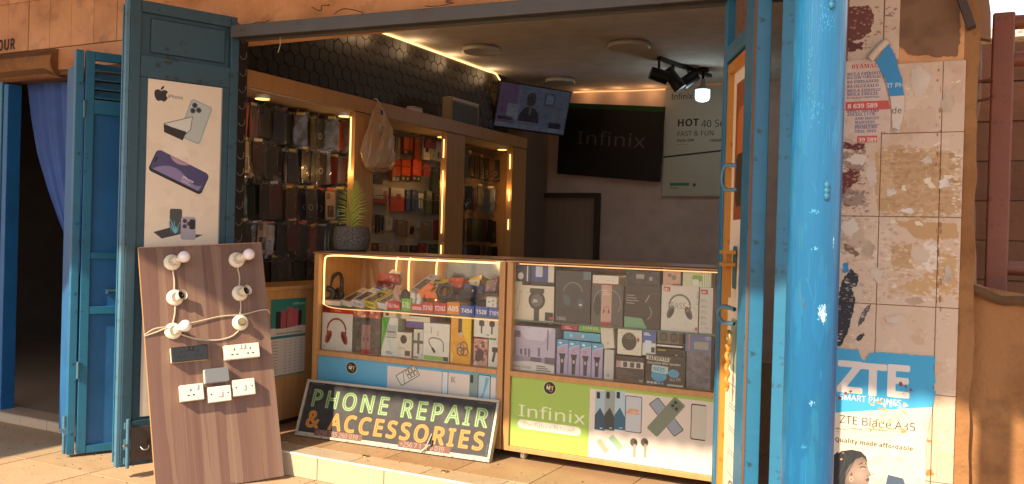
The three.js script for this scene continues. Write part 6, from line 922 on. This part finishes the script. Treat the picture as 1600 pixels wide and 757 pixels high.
// phone cases hanging from the hooks
const caseShape = (() => { const s = new THREE.Shape(), w = 0.037, h = 0.078, r = 0.010; s.moveTo(-w + r, -h); s.lineTo(w - r, -h); s.quadraticCurveTo(w, -h, w, -h + r); s.lineTo(w, h - r); s.quadraticCurveTo(w, h, w - r, h); s.lineTo(-w + r, h); s.quadraticCurveTo(-w, h, -w, h - r); s.lineTo(-w, -h + r); s.quadraticCurveTo(-w, -h, -w + r, -h); return new THREE.ExtrudeGeometry(s, { depth: 0.007, bevelEnabled: false, curveSegments: 3 }); })();
const kinds = [
  ['black', '#15130f', null], ['charcoal', '#2a2724', 'ring'], ['dark brown', '#3a1f14', null], ['dark green', '#20281a', null], ['black ring-stand', '#12110f', 'ring'], ['dark red', '#4a1712', null],
  ['orange', '#b5562a', 'star'], ['pale printed', '#a58a72', 'pic'], ['grey', '#4a4640', null], ['flower printed', '#3c2c2a', 'flower'], ['olive', '#3c3a20', null], ['navy', '#1c2130', 'cams'], ['pink', '#7c3c40', 'flower'],
].map(([n, c, d]) => { const p = print(74, 152, (g, w, h) => { fill(c)(g, w, h); rrect(g, 6, 8, 28, 34, 8, 'rgba(0,0,0,.45)'); for (const [a, b] of [[13, 16], [13, 30], [26, 22]]) { g.beginPath(); g.arc(a, b, 4, 0, 7); g.fillStyle = 'rgba(170,165,155,.5)'; g.fill(); } if (d === 'ring') { g.strokeStyle = '#9a948a'; g.lineWidth = 4; g.beginPath(); g.arc(w / 2, h * 0.62, 14, 0, 7); g.stroke(); } if (d === 'star') { g.strokeStyle = '#6a2a14'; g.lineWidth = 3; for (let i = 0; i < 5; i++) { g.beginPath(); g.moveTo(w / 2, h / 2); g.lineTo(w / 2 + Math.cos(i * 1.256) * 12, h / 2 + Math.sin(i * 1.256) * 12); g.stroke(); } } if (d === 'pic') { rrect(g, 14, h * 0.5, w - 28, h * 0.4, 4, '#4a3a34'); g.beginPath(); g.arc(w / 2, h * 0.6, 10, 0, 7); g.fillStyle = '#7a5a48'; g.fill(); } if (d === 'flower') blobs(g, w, h, 14, ['#8a6a5c', '#b58a72', '#4c5a34'], 3, 9); lines(g, w * 0.3, h * 0.93, w * 0.4, 1, 3, 'rgba(200,195,185,.4)', 2); });
  const g = caseShape.clone(), P = g.attributes.position, N = g.attributes.normal, u = g.attributes.uv; for (let i = 0; i < P.count; i++) { if (N.getZ(i) > 0.5) u.setXY(i, p.u0 + (p.u1 - p.u0) * (P.getX(i) + 0.037) / 0.074, p.v0 + (p.v1 - p.v0) * (P.getY(i) + 0.078) / 0.156); else u.setXY(i, p.su, p.sv); } return { n, g }; });
const sleeveGeos = [1, 2, 3].map((s) => { const g = new THREE.PlaneGeometry(0.088, 0.195, 6, 9), p = g.attributes.position; for (let i = 0; i < p.count; i++) p.setZ(i, 0.016 + 0.006 * Math.sin(p.getX(i) * 60 + s) * Math.cos(p.getY(i) * 40 + s * 2) + rr(-0.002, 0.002)); g.computeVertexNormals(); return g; });
const headerGeo = bx(0.05, 0.014, 0.002);
const cardCols = [mat([0.5, 0.05, 0.03]), mat([0.6, 0.5, 0.35]), mat([0.55, 0.4, 0.05]), mat([0.02, 0.02, 0.02])];
const ROWS = ['top', 'second', 'third', 'fourth', 'bottom'], BAYS = { first: 'beside the door jamb', third: 'beside the rear corner' };
function hangCase(k, x, y, z, bay, sleeve, row) {
  const kd = kinds[k], t = thing('phone_case', `${kd.n} phone case on the ${ROWS[row]} row of the hook bay ${BAYS[bay]}`, 'phone case', [x, y, z], `${kd.n} phone cases on the ${ROWS[row]} row, bay ${BAYS[bay]}`);
  t.rotation.y = Math.PI / 2 + (rnd() < 0.22 ? rr(-1.1, -0.6) : rr(-0.3, 0.3)); t.rotation.z = rr(-0.07, 0.07); t.scale.set(1.08, bay === 'first' ? 1.2 : 1.28, 1);
  part('case', kd.g, M.print, t);
  if (sleeve) { part('sleeve', pick(sleeveGeos), M.bag, t); part('header_card', headerGeo, pick(cardCols), t).position.set(0, 0.090, 0.004); }
}
{
  const rows = [1.755, 1.525, 1.29, 1.06, 0.86];
  const order = [[0, 6, 5, 8, 11, 3, 2, 10, 1], [5, 7, 2, 0, 9, 11, 4, 0, 1, 5], [7, 3, 3, 0, 5, 2, 9, 1, 4], [3, 0, 9, 7, 0, 5, 3, 12, 8, 10], [10, 4, 4, 2, 0, 8]];
  rows.forEach((y, r) => { const n = r === 4 ? 8 : 12; for (let i = 0; i < n; i++) { const z = -3.82 - i * 0.104 - (r % 2) * 0.03;  for (const dx of [0, 0.03, 0.062]) { if (dx && rnd() < 0.35) continue; hangCase(order[r][(i + (dx ? 1 : 0)) % order[r].length], -3.87 + dx + rr(-0.008, 0.008), y + rr(-0.02, 0.014), z + rr(-0.014, 0.014) - (dx ? 0.03 : 0), 'first', dx !== 0.03, r); } } });
  const rows3 = [1.70, 1.43, 1.15, 0.92];
  rows3.forEach((y, r) => { for (let i = 0; i < 8; i++) hangCase([0, 2, 5, 10, 0, 1, 3, 4][(i * 3 + r) % 8], -3.84 + rr(-0.01, 0.01), y + rr(-0.012, 0.012), -6.36 - i * 0.094, 'third', r < 2 && i % 2 === 0, r); });
}
// accessories in the middle bay
const hung = (name, label, cat, px0, py0, px1, py1, d, draw, X = -3.86) => {
  const a = onX(px0, (py0 + py1) / 2, X), b = onX(px1, (py0 + py1) / 2, X), y1 = onX((px0 + px1) / 2, py0, X).y, y0 = onX((px0 + px1) / 2, py1, X).y, w = Math.abs(a.z - b.z), h = y1 - y0;
  const m = one(name, label, cat, cartonGeo(w * 0.95, h, d, print(w * 700, h * 700, draw)), M.print, [X, y0, (a.z + b.z) / 2], 'accessories in the middle hook bay'); m.rotation.y = Math.PI / 2 + rr(-0.12, 0.12); return m;
};
const pk = (c, c2, n = 5) => (g, w, h) => { fill(c)(g, w, h); blobs(g, w, h, n, [c2, 'rgba(0,0,0,.25)'], 2, 9); lines(g, w * 0.2, h * 0.12, w * 0.5, 2, 6, 'rgba(230,220,210,.6)', 2); };
hung('cable_pack', 'black cable on a white card on the top hooks', 'cable', 614, 213, 624, 230, 0.02, (g, w, h) => { fill('#9a8c7a')(g, w, h); g.fillStyle = '#1c1815'; g.fillRect(w * 0.3, 0, w * 0.2, h); g.fillRect(w * 0.6, 0, w * 0.15, h * 0.9); });
hung('red_battery_pack', 'red battery pack with black foot hanging on top hooks', 'battery pack', 630, 215, 646, 242, 0.03, (g, w, h) => { fill('#b8401e')(g, w, h); g.fillStyle = '#8e2e1c'; g.fillRect(w * 0.5, 0, w * 0.5, h); g.fillStyle = '#241c18'; g.fillRect(0, h * 0.72, w, h * 0.28); g.fillStyle = '#8a8478'; g.fillRect(w * 0.08, h * 0.78, w * 0.3, h * 0.16); });
hung('red_strip_pack', 'tall dull red pack between battery and white boxes', 'pack', 648, 216, 657, 252, 0.02, pk('#7c3422', '#9c4a30'));
hung('white_charger_pack', 'white charger pack with dark plug picture, beside the red strip', 'charger pack', 662, 218, 672, 250, 0.02, (g, w, h) => { fill('#b5a893')(g, w, h); g.fillStyle = '#2a2420'; g.fillRect(w * 0.3, h * 0.4, w * 0.45, h * 0.22); lines(g, w * 0.2, h * 0.8, w * 0.6, 2, 5, '#4a4238'); });
hung('crimson_pack', 'crimson pack with small white mark on top hooks', 'pack', 664, 218, 682, 232, 0.015, pk('#701f1c', '#8e2c28', 2), -3.84);
hung('white_charger_pack', 'white charger pack hanging half behind the crimson pack', 'charger pack', 674, 222, 681, 250, 0.02, (g, w, h) => { fill('#ac9f8a')(g, w, h); lines(g, w * 0.2, h * 0.7, w * 0.6, 3, 5, '#5a5244'); });
hung('white_charger_pack', 'white charger pack with two dark plugs near the light strip', 'charger pack', 682, 222, 693, 253, 0.02, (g, w, h) => { fill('#bdb199')(g, w, h); g.fillStyle = '#2c2824'; g.fillRect(w * 0.2, h * 0.52, w * 0.22, h * 0.3); g.fillRect(w * 0.55, h * 0.55, w * 0.22, h * 0.28); });
hung('pale_green_pack', 'pale green pack hanging in front of the light strip', 'pack', 697, 224, 710, 254, 0.02, pk('#8e946a', '#6a7048', 3), -3.70);
for (const [a, l] of [[612, 'first'], [627, 'second'], [644, 'third']]) hung('orange_battery_pack', `orange battery pack with black foot, ${l} from the plastic bag`, 'battery pack', a, 250, a + 15, 284, 0.03, (g, w, h) => { fill('#b53c14')(g, w, h); g.fillStyle = '#c44a1c'; g.fillRect(w * 0.1, 0, w * 0.4, h * 0.6); g.fillStyle = '#1c1613'; g.fillRect(0, h * 0.72, w, h * 0.28); g.fillStyle = '#8d867a'; g.fillRect(w * 0.1, h * 0.8, w * 0.22, h * 0.12); g.fillRect(w * 0.6, h * 0.8, w * 0.2, h * 0.12); });
hung('red_cable_pack', 'small red pack beside the orange battery packs', 'pack', 661, 256, 674, 276, 0.02, pk('#8e2c1c', '#5a3a2c'));
hung('olive_pouch', 'olive green pouch hanging on the second row hooks', 'pouch', 676, 262, 694, 302, 0.03, pk('#3a3c1c', '#2a2a14', 8));
hung('black_car_mount', 'small black car mount on the second row hooks', 'mount', 584, 274, 598, 288, 0.03, pk('#1c1815', '#5a5248', 3));
hung('red_white_pack', 'white and red pack on third row nearest the palm', 'pack', 583, 293, 606, 318, 0.02, (g, w, h) => { fill('#a89884')(g, w, h); g.fillStyle = '#8a3426'; g.fillRect(0, h * 0.7, w, h * 0.3); g.fillStyle = '#9c3c2c'; g.fillRect(w * 0.7, h * 0.2, w * 0.25, h * 0.5); });
hung('red_white_pack', 'white and red pack on third row beside the blue packs', 'pack', 611, 294, 631, 330, 0.02, (g, w, h) => { fill('#a83226')(g, w, h); g.fillStyle = '#b3a592'; g.fillRect(0, 0, w, h * 0.42); g.fillStyle = '#8e2a20'; g.fillRect(w * 0.4, h * 0.25, w * 0.35, h * 0.3); });
for (const [a, l] of [[634, 'beside the red and white pack'], [643, 'in the middle of three']]) hung('blue_cable_pack', `narrow blue cable pack on third row ${l}`, 'cable', a, 297, a + 8, 331, 0.02, pk('#2c3c5c', '#6a7a8c', 4));
hung('blue_cable_pack', 'blue cable pack with two white plugs on third row', 'cable', 652, 299, 663, 332, 0.02, (g, w, h) => { fill('#34445c')(g, w, h); g.fillStyle = '#b0a894'; g.fillRect(w * 0.1, h * 0.1, w * 0.8, h * 0.25); g.fillRect(w * 0.2, h * 0.4, w * 0.2, h * 0.4); g.fillRect(w * 0.55, h * 0.4, w * 0.2, h * 0.4); });
hung('green_film_pack', 'dull green film pack on third row hooks', 'pack', 665, 298, 676, 334, 0.02, pk('#464a26', '#2c2e18', 6));
hung('brown_pouch', 'dark brown pouch beside the vertical light strip', 'pouch', 678, 300, 694, 336, 0.03, pk('#2f2416', '#1c140c', 6));
hung('charger_card', 'black charger on a card on the fourth row hooks', 'charger', 589, 336, 600, 366, 0.02, (g, w, h) => { fill('#6a5e4c')(g, w, h); g.fillStyle = '#171412'; g.fillRect(w * 0.1, 0, w * 0.35, h * 0.9); g.fillRect(w * 0.55, h * 0.1, w * 0.35, h * 0.7); });
hung('label_card', 'small white label card on the fourth row hooks', 'card', 602, 341, 613, 361, 0.01, (g, w, h) => { fill('#a89c8a')(g, w, h); lines(g, w * 0.3, h * 0.2, w * 0.4, 4, 6, '#4a3a34', 3); });
hung('grey_pack', 'pinkish grey pack on the fourth row hooks', 'pack', 620, 344, 636, 370, 0.02, pk('#6c5a4c', '#8a7264', 5));
hung('mouse_pack', 'grey pack with a black mouse picture on fourth row', 'pack', 637, 346, 650, 372, 0.02, (g, w, h) => { fill('#857664')(g, w, h); g.fillStyle = '#1f1a17'; g.beginPath(); g.ellipse(w * 0.5, h * 0.55, w * 0.24, h * 0.28, 0.5, 0, 7); g.fill(); });
hung('beige_pack', 'beige pack on the fourth row hooks', 'pack', 659, 346, 676, 376, 0.02, pk('#70604a', '#4a3c2c', 5));
hung('maroon_pouch', 'maroon pouch hanging below the light strip', 'pouch', 681, 344, 696, 376, 0.03, pk('#5c2416', '#3c160e', 5), -3.75);
for (const [a, b, c, l] of [[580, 388, '#5c2a22', 'maroon'], [589, 388, '#8c7c6a', 'white and red'], [606, 390, '#93836e', 'cream'], [626, 392, '#4a3a30', 'brown'], [642, 392, '#2c2420', 'black'], [655, 388, '#7a2c20', 'red'], [672, 390, '#2f4424', 'green']]) hung('small_pack', `${l} small pack on the bottom row of hooks`, 'pack', a, b - 8, a + 12, b + 14, 0.02, pk(c, 'rgba(160,140,120,.5)', 3));

// carrier bag hanging on the shelf pillar
{
  const g = new THREE.LatheGeometry([[0.004, 0.0], [0.02, -0.03], [0.05, -0.08], [0.075, -0.14], [0.09, -0.20], [0.10, -0.26], [0.105, -0.32], [0.10, -0.37], [0.08, -0.41], [0.04, -0.425], [0, -0.43]].map((a) => new THREE.Vector2(...a)), 22), q = g.attributes.position;
  for (let i = 0; i < q.count; i++) { const a = Math.atan2(q.getZ(i), q.getX(i)), y = q.getY(i), n = at(N1, Math.round(Math.cos(a) * 90 + 200), Math.round(Math.sin(a) * 90 + y * 700 + 900)) - 0.5, k = 1 + 1.3 * n * Math.min(1, -y * 10) + 0.14 * Math.sin(a * 3 + y * 14); q.setXYZ(i, q.getX(i) * k * 0.6, y * 1.08 + 0.06 * n, q.getZ(i) * k * 1.5 + 0.03 * y); }
  g.computeVertexNormals(); M.bigBag.side = THREE.DoubleSide;
  const top = onX(600, 163, -3.55), t = thing('plastic_bag', 'crumpled translucent plastic bag hanging on the shelf pillar', 'bag', [-3.53, top.y, top.z + 0.09]);
  { const f = g.toNonIndexed(); f.computeVertexNormals(); part('film', f, M.bigBag, t); } part('contents', new THREE.SphereGeometry(0.05, 12, 10).scale(0.5, 1.6, 0.8).translate(-0.02, -0.25, 0), mat([0.5, 0.22, 0.08], { roughness: 0.8 }), t);
  part('handle', tube([[0, 0, 0], [-0.01, 0.02, 0.01], [-0.04, 0.02, 0]], 0.003, 12), M.white, t); part('printed_mark', bx(0.004, 0.03, 0.02, 0.03, -0.07, 0.0), mat([0.03, 0.06, 0.2]), t);
}
// potted palm on the showcase
{
  const p = onZ(549, 388, -4.12), t = thing('potted_palm', 'small green artificial palm in a dark speckled pot on the showcase', 'plant', [p.x, ST - 0.002, -4.12]);
  t.scale.set(1, 1.12, 1);
  part('pot', new THREE.LatheGeometry([[0, 0], [0.082, 0], [0.10, 0.02], [0.108, 0.06], [0.104, 0.10], [0.094, 0.128], [0.085, 0.128], [0.083, 0.11], [0, 0.11]].map((a) => new THREE.Vector2(...a)), 36), M.pot, t);
  part('soil', cyl(0.082, 0.082, 0.006, 24, 0, 0.112, 0), M.dark, t);
  const frond = (lean, turn, len, n, size) => {
    const list = [], c = new THREE.CatmullRomCurve3([V(0, 0.11, 0), V(Math.sin(turn) * lean * 0.3, 0.11 + len * 0.5, Math.cos(turn) * lean * 0.3), V(Math.sin(turn) * lean, 0.11 + len, Math.cos(turn) * lean)]);
    list.push(new THREE.TubeGeometry(c, 20, 0.0026, 5));
    for (let i = 1; i <= n; i++) for (const s of [-1, 1]) {
      const u = i / n * 0.97, a = c.getPoint(u), L = size * (0.72 + 0.5 * Math.sin(u * 2.6) - 0.62 * u * u), up = 0.5 + 1.7 * u * u + rr(-0.12, 0.12), w = 0.0027;
      const dir = V(s * Math.cos(turn), up, -s * Math.sin(turn)).normalize(), m = a.clone().addScaledVector(dir, L * 0.5).add(V(0, 0.007, rr(0, 0.006))), e = a.clone().addScaledVector(dir, L).add(V(0, -0.006 - 0.012 * (1 - u), rr(-0.012, 0.02)));
      const g = new THREE.BufferGeometry(), wv = V(0, w, 0.002); const P = [a.clone().sub(wv), a.clone().add(wv), m.clone().sub(wv), m.clone().add(wv), e];
      g.setAttribute('position', new THREE.Float32BufferAttribute(P.flatMap((v) => v.toArray()), 3)); g.setAttribute('uv', new THREE.Float32BufferAttribute(new Array(10).fill(0), 2)); g.setIndex([0, 2, 1, 1, 2, 3, 2, 4, 3]); g.computeVertexNormals(); list.push(g);
    }
    return list;
  };
  M.leaf.side = THREE.DoubleSide;
  part('frond', frond(0.012, 0.64, 0.235, 20, 0.102), M.leaf, t); part('frond', frond(0.07, 0.2, 0.19, 11, 0.085), M.leaf, t);
}
// things on top of the shelving
{
  const a = onX(690, 182, -3.78), b = onX(733, 190, -3.78), t = thing('small_cabinet', 'small grey box cabinet with dark door standing on the shelving', 'cabinet', [-3.8, 1.998, (a.z + b.z) / 2]);
  const w = Math.abs(a.z - b.z), h = 0.21;
  part('shell', bx(0.09, h, w, 0.067, h / 2, 0, 0.006), mat([0.24, 0.20, 0.15], { roughness: 0.5 }), t); part('door_panel', bx(0.006, h - 0.06, w - 0.06, 0.1125, h / 2 - 0.012, 0), M.black, t); part('top_trim', bx(0.01, 0.025, w - 0.02, 0.112, h - 0.016, 0, 0.003), M.white, t);
  const c = onX(648, 160, -3.66), k = thing('white_junction_box', 'small white box lying on top of the shelving', 'box', [-3.66, 1.998, c.z]); part('body', bx(0.06, 0.04, 0.13, 0, 0.02, 0, 0.004), M.white, k); part('lid_seam', bx(0.062, 0.003, 0.132, 0, 0.03, 0), M.grey, k);
}

// ---------------------------------------------------------------- ceiling fittings, screen, rear wall boards
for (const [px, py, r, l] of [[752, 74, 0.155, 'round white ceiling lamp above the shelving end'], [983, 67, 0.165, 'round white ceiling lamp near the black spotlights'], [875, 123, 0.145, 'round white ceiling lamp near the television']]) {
  const p = onY(px, py, CEIL), t = thing('ceiling_lamp', l, 'lamp', [p.x, CEIL, p.z], 'round ceiling lamps'); part('rim', new THREE.LatheGeometry([[0.0, -0.001], [r, -0.001], [r, -0.036], [r - 0.012, -0.042], [r - 0.02, -0.04]].map((a) => new THREE.Vector2(...a)).reverse(), 40), M.white, t); part('diffuser', cyl(r - 0.018, r - 0.018, 0.006, 36, 0, -0.037, 0), mat([0.7, 0.66, 0.58], { roughness: 0.5 }), t); part('shadow_line', cyl(r - 0.01, r - 0.01, 0.004, 30, 0, -0.0015, 0), M.dark, t);  // the dark disc above each rim stands for the shadow line round the lamp
}
{
  const pts = [[560, 37], [581, 45], [640, 66], [700, 87], [760, 109], [775, 116]].map(([x, y]) => { const p = onX(x, y, XL + 0.02); p.y = Math.min(p.y, CEIL - 0.012); return p; }); pts.push(onX(781, 125, XL + 0.02));
  const t = thing('cove_light_strip', 'glowing yellow light strip along the hexagon wall under the ceiling', 'light strip'); part('tube', tube(pts, 0.007, 80, 6), M.strip, t);
  for (const k of [0, 1, 2, 3, 4]) { const l = new THREE.PointLight(new THREE.Color(1, 0.64, 0.34), 0.034); l.position.copy(pts[k]).add(V(0.05, -0.05, 0)); l.shadow.radius = 4; l.castShadow = true; t.add(l); }
  for (const x of [915, 965, 1015]) { const l = new THREE.PointLight(new THREE.Color(1, 0.5, 0.2), 0.02), w = onZ(x, 146, ZB + 0.10); l.position.copy(w); l.castShadow = true; l.shadow.radius = 4; t.add(l); }
  const q = [[896, 144.5], [935, 143], [985, 142], [1042, 139.5]].map(([x, y]) => onZ(x, y, ZB + 0.02)), s = thing('rear_light_strip', 'dim orange light strip along the rear wall under the ceiling', 'light strip'); part('tube', tube(q, 0.006, 60, 6), M.stripDim, s);
  const u = [[1085, 138], [1130, 134]].map(([x, y]) => onZ(x, y, ZB + 0.02)); part('tube', tube([u[0], u[1]], 0.006, 12, 6), glow([1, 0.4, 0.1], 0.35), s);
}
{
  const t = thing('television', 'flat television with a man talking on screen hung in the corner', 'television', [-3.715, 2.317, -7.487]); t.rotation.order = 'YXZ'; t.rotation.set(14.5 * Math.PI / 180, 48.3 * Math.PI / 180, -3.4 * Math.PI / 180);
  part('housing', bx(0.735, 0.432, 0.035, 0, 0, -0.02, 0.006), M.black, t);
  const tex = canvasTex(640, 368, (g, w, h) => { g.fillStyle = '#6a7288'; g.fillRect(0, 0, w, h); g.fillStyle = '#6e5478'; g.fillRect(0, 0, w * 0.26, h); g.fillStyle = '#8a8c98'; g.fillRect(w * 0.14, h * 0.45, w * 0.16, h * 0.34); g.fillStyle = '#545a70'; g.fillRect(w * 0.64, h * 0.1, w * 0.16, h * 0.3); g.fillStyle = '#8088a0'; g.fillRect(w * 0.67, h * 0.14, w * 0.10, h * 0.2); g.fillStyle = '#3e3436'; g.beginPath(); g.ellipse(w * 0.46, h * 0.30, w * 0.065, h * 0.16, 0, 0, 7); g.fill(); g.fillStyle = '#2c2a34'; g.beginPath(); g.moveTo(w * 0.31, h * 0.82); g.quadraticCurveTo(w * 0.32, h * 0.48, w * 0.46, h * 0.47); g.quadraticCurveTo(w * 0.60, h * 0.48, w * 0.61, h * 0.82); g.fill(); g.fillStyle = '#7a6a6c'; g.fillRect(w * 0.45, h * 0.46, w * 0.03, h * 0.2); g.fillStyle = '#232430'; g.fillRect(w * 0.03, h * 0.76, w * 0.2, h * 0.07); g.fillRect(w * 0.76, h * 0.76, w * 0.18, h * 0.13); g.fillStyle = '#7c8298'; g.fillRect(0, h * 0.9, w, h * 0.1); for (let i = 0; i < 900; i++) { g.fillStyle = pick(['rgba(30,30,40,.16)', 'rgba(150,155,175,.14)', 'rgba(110,84,118,.12)']); g.fillRect(rr(0, w), rr(0, h), rr(4, 40), rr(2, 14)); } blobs(g, w, h, 60, ['rgba(90,96,120,.18)', 'rgba(60,56,70,.16)'], 8, 40); });
  part('screen', new THREE.PlaneGeometry(0.71, 0.405).translate(0, 0.004, -0.0005), mat([0.02, 0.02, 0.02], { emissive: new THREE.Color(1, 1, 1), emissiveMap: tex, emissiveIntensity: 0.075, roughness: 0.15 }), t);
  part('wall_bracket', bx(0.1, 0.1, 0.25, 0, 0, -0.16), M.black, t);
  const l = new THREE.RectAreaLight(new THREE.Color(0.7, 0.78, 1), 0.06, 0.7, 0.4); l.position.set(0, 0, 0.004); l.rotation.y = Math.PI; t.add(l);
}
{
  const tl = onZ(888, 161, ZB + 0.14), tr = onZ(1044, 167, ZB + 0.14), bl = onZ(868, 271, ZB + 0.05), br = onZ(1035, 285, ZB + 0.05), w = tr.distanceTo(tl) * 0.5 + br.distanceTo(bl) * 0.5;
  const r = br.clone().sub(bl).add(tr).sub(tl).normalize(), up = tl.clone().add(tr).sub(bl).sub(br).multiplyScalar(0.5); up.addScaledVector(r, -up.dot(r)); const h = up.length(); up.normalize();
  const t = thing('black_logo_board', 'large black board with faint grey maker lettering on the rear wall', 'sign', bl.clone().add(br).multiplyScalar(0.5).toArray()); t.quaternion.setFromRotationMatrix(new THREE.Matrix4().makeBasis(r, up, new THREE.Vector3().crossVectors(r, up)));
  const tex = canvasTex(1024, 700, (g, ww, hh) => { g.fillStyle = '#0e0b09'; g.fillRect(0, 0, ww, hh); g.fillStyle = '#1f4a14'; g.fillRect(0, 0, ww, hh * 0.07); txt(g, 'Infinix', ww * 0.18, hh * 0.56, 176, '#57534e', { sx: 1.36 }); });
  part('face', new THREE.PlaneGeometry(w, h).translate(0, h / 2, 0.016), mat([1, 1, 1], { map: tex, roughness: 0.45 }), t); part('backing', bx(w, h, 0.03, 0, h / 2, 0), M.dark, t);
}
{
  const z = ZB + 0.03, a = onZ(1040, 138, z), b = onZ(1125, 138, z), y1 = onZ(1080, 136, z).y, y0 = onZ(1080, 307, z).y, x1 = b.x + 0.38, w = x1 - a.x, h = y1 - y0, t = thing('phone_model_banner', 'tall pale printed phone banner hanging on the rear wall', 'banner', [(a.x + x1) / 2, y0, z]);
  const tex = canvasTex(900, Math.round(900 * h / w), (g, ww, hh) => {
    const q = (px, py) => { const p = onZ(px, py, z); return [(p.x - a.x) / w * ww, (y1 - p.y) / h * hh]; };
    g.fillStyle = '#b9b3a4'; g.fillRect(0, 0, ww, hh); const W = (s, x, y, sz, o) => { const [c, d] = q(x, y); txt(g, s, c, d, sz, '#231f1b', o); };
    W('Infinix', 1049, 156, 74, { bold: 0 }); W('HOT', 1058, 198, 96, { bold: 1, sx: 1.1 }); W('40 Series', 1096, 199, 92, {}); W('FAST & FUN', 1058, 213, 62, { sx: 1.1 }); W('Helio G99', 1058, 222, 36, { bold: 1 }); W('108MP', 1109, 222, 36, { bold: 1 });
    { const [c, d] = q(1058, 226); lines(g, c, d, 190, 1, 4, '#6a655c', 3); }
    g.strokeStyle = '#171411'; g.lineWidth = 16; g.beginPath(); g.moveTo(...q(1036, 246)); g.lineTo(...q(1125, 236)); g.lineTo(...q(1250, 222)); g.stroke();
    { const [c, d] = q(1047, 286); g.fillStyle = '#3a7a66'; g.fillRect(c, d, 190, 28); lines(g, c, d + 46, 150, 1, 4, '#4a463e', 6); g.beginPath(); g.arc(c + 240, d + 20, 16, 0, 7); g.fillStyle = '#4a463e'; g.fill(); }
    { const [c, d] = q(1212, 178); g.lineWidth = 10; g.strokeStyle = '#3c3832'; g.beginPath(); g.moveTo(c + 30, d - 70); g.lineTo(c - 60, d + 50); g.lineTo(c + 40, d + 60); g.closePath(); g.stroke(); g.beginPath(); g.arc(c, d + 20, 26, 0, 7); g.fillStyle = '#171411'; g.fill(); }
  });
  part('print', new THREE.PlaneGeometry(w, h).translate(0, h / 2, 0.004), mat([0.95, 0.94, 0.9], { map: tex, roughness: 0.55 }), t); part('backing', bx(w, h, 0.006, 0, h / 2, 0), M.white, t);
}
{
  const c = onY(1030, 88, CEIL), d = onY(1110, 116, CEIL), t = thing('spotlight_track', 'black ceiling track carrying three adjustable spotlights', 'spotlight', [c.x, CEIL, c.z]);
  const dv = d.clone().sub(c); part('track', (() => { const g = bx(dv.length(), 0.03, 0.036, dv.length() / 2, -0.016, 0); return g.rotateY(-Math.atan2(dv.z, dv.x)); })(), M.black, t);
  for (const [px, py, rx, rz, L] of [[1030, 118, 0.5, 1.25, 0.15], [1053, 124, 0.2, 0.6, 0.20], [1078, 124, -0.3, -0.9, 0.15]]) {
    const u = (px - 1030) / 80 * 0.9, b = dv.clone().multiplyScalar(u).add(V(0, -0.03, 0)), q = onZ(px, py, c.z + dv.z * u), e = V(q.x - c.x, q.y - CEIL, dv.z * u), s = part('spotlight', new THREE.CylinderGeometry(0.05, 0.056, L, 20, 1).rotateX(rx).rotateZ(rz).translate(e.x, e.y, e.z), M.black, t); part('arm', bar(b, e, 0.011), M.black, s);
  }
}
{
  const z = -7.62, p = onZ(1098, 147, z), t = thing('lit_bulb', 'glowing cool white bulb hanging from the ceiling before the banner', 'bulb', [p.x, CEIL, p.z]), y = p.y - CEIL;
  part('rose', cyl(0.045, 0.05, 0.03, 20, 0, -0.015, 0), M.dark, t); part('stem', cyl(0.012, 0.012, Math.abs(y) - 0.12, 10, 0, (y + 0.06) / 2, 0), M.dark, t);
  part('cap', new THREE.LatheGeometry([[0.016, 0.13], [0.02, 0.09], [0.04, 0.06], [0.062, 0.045], [0.064, 0.036]].map((a) => new THREE.Vector2(...a)).reverse(), 24).translate(0, y, 0), mat([0.4, 0.38, 0.34], { roughness: 0.5 }), t);
  part('globe', new THREE.LatheGeometry([[0.063, 0.036], [0.064, -0.03], [0.055, -0.055], [0.03, -0.066], [0, -0.068]].map((a) => new THREE.Vector2(...a)).reverse(), 28).translate(0, y, 0), M.bulbLit, t);
  const l = new THREE.PointLight(new THREE.Color(0.75, 0.95, 1), 0.16); l.position.set(0, y - 0.09, 0.02); l.castShadow = true; l.shadow.radius = 3; t.add(l);
}
for (let i = 0; i < 9000; i++) { ag.fillStyle = pick(['rgba(255,248,235,.13)', 'rgba(40,30,24,.13)', 'rgba(120,110,100,.12)']); ag.fillRect(rr(0, AT), rr(0, AT), rr(2, 16), rr(1, 4)); }
atlasTex.needsUpdate = true;
renderer.render(scene, camera);
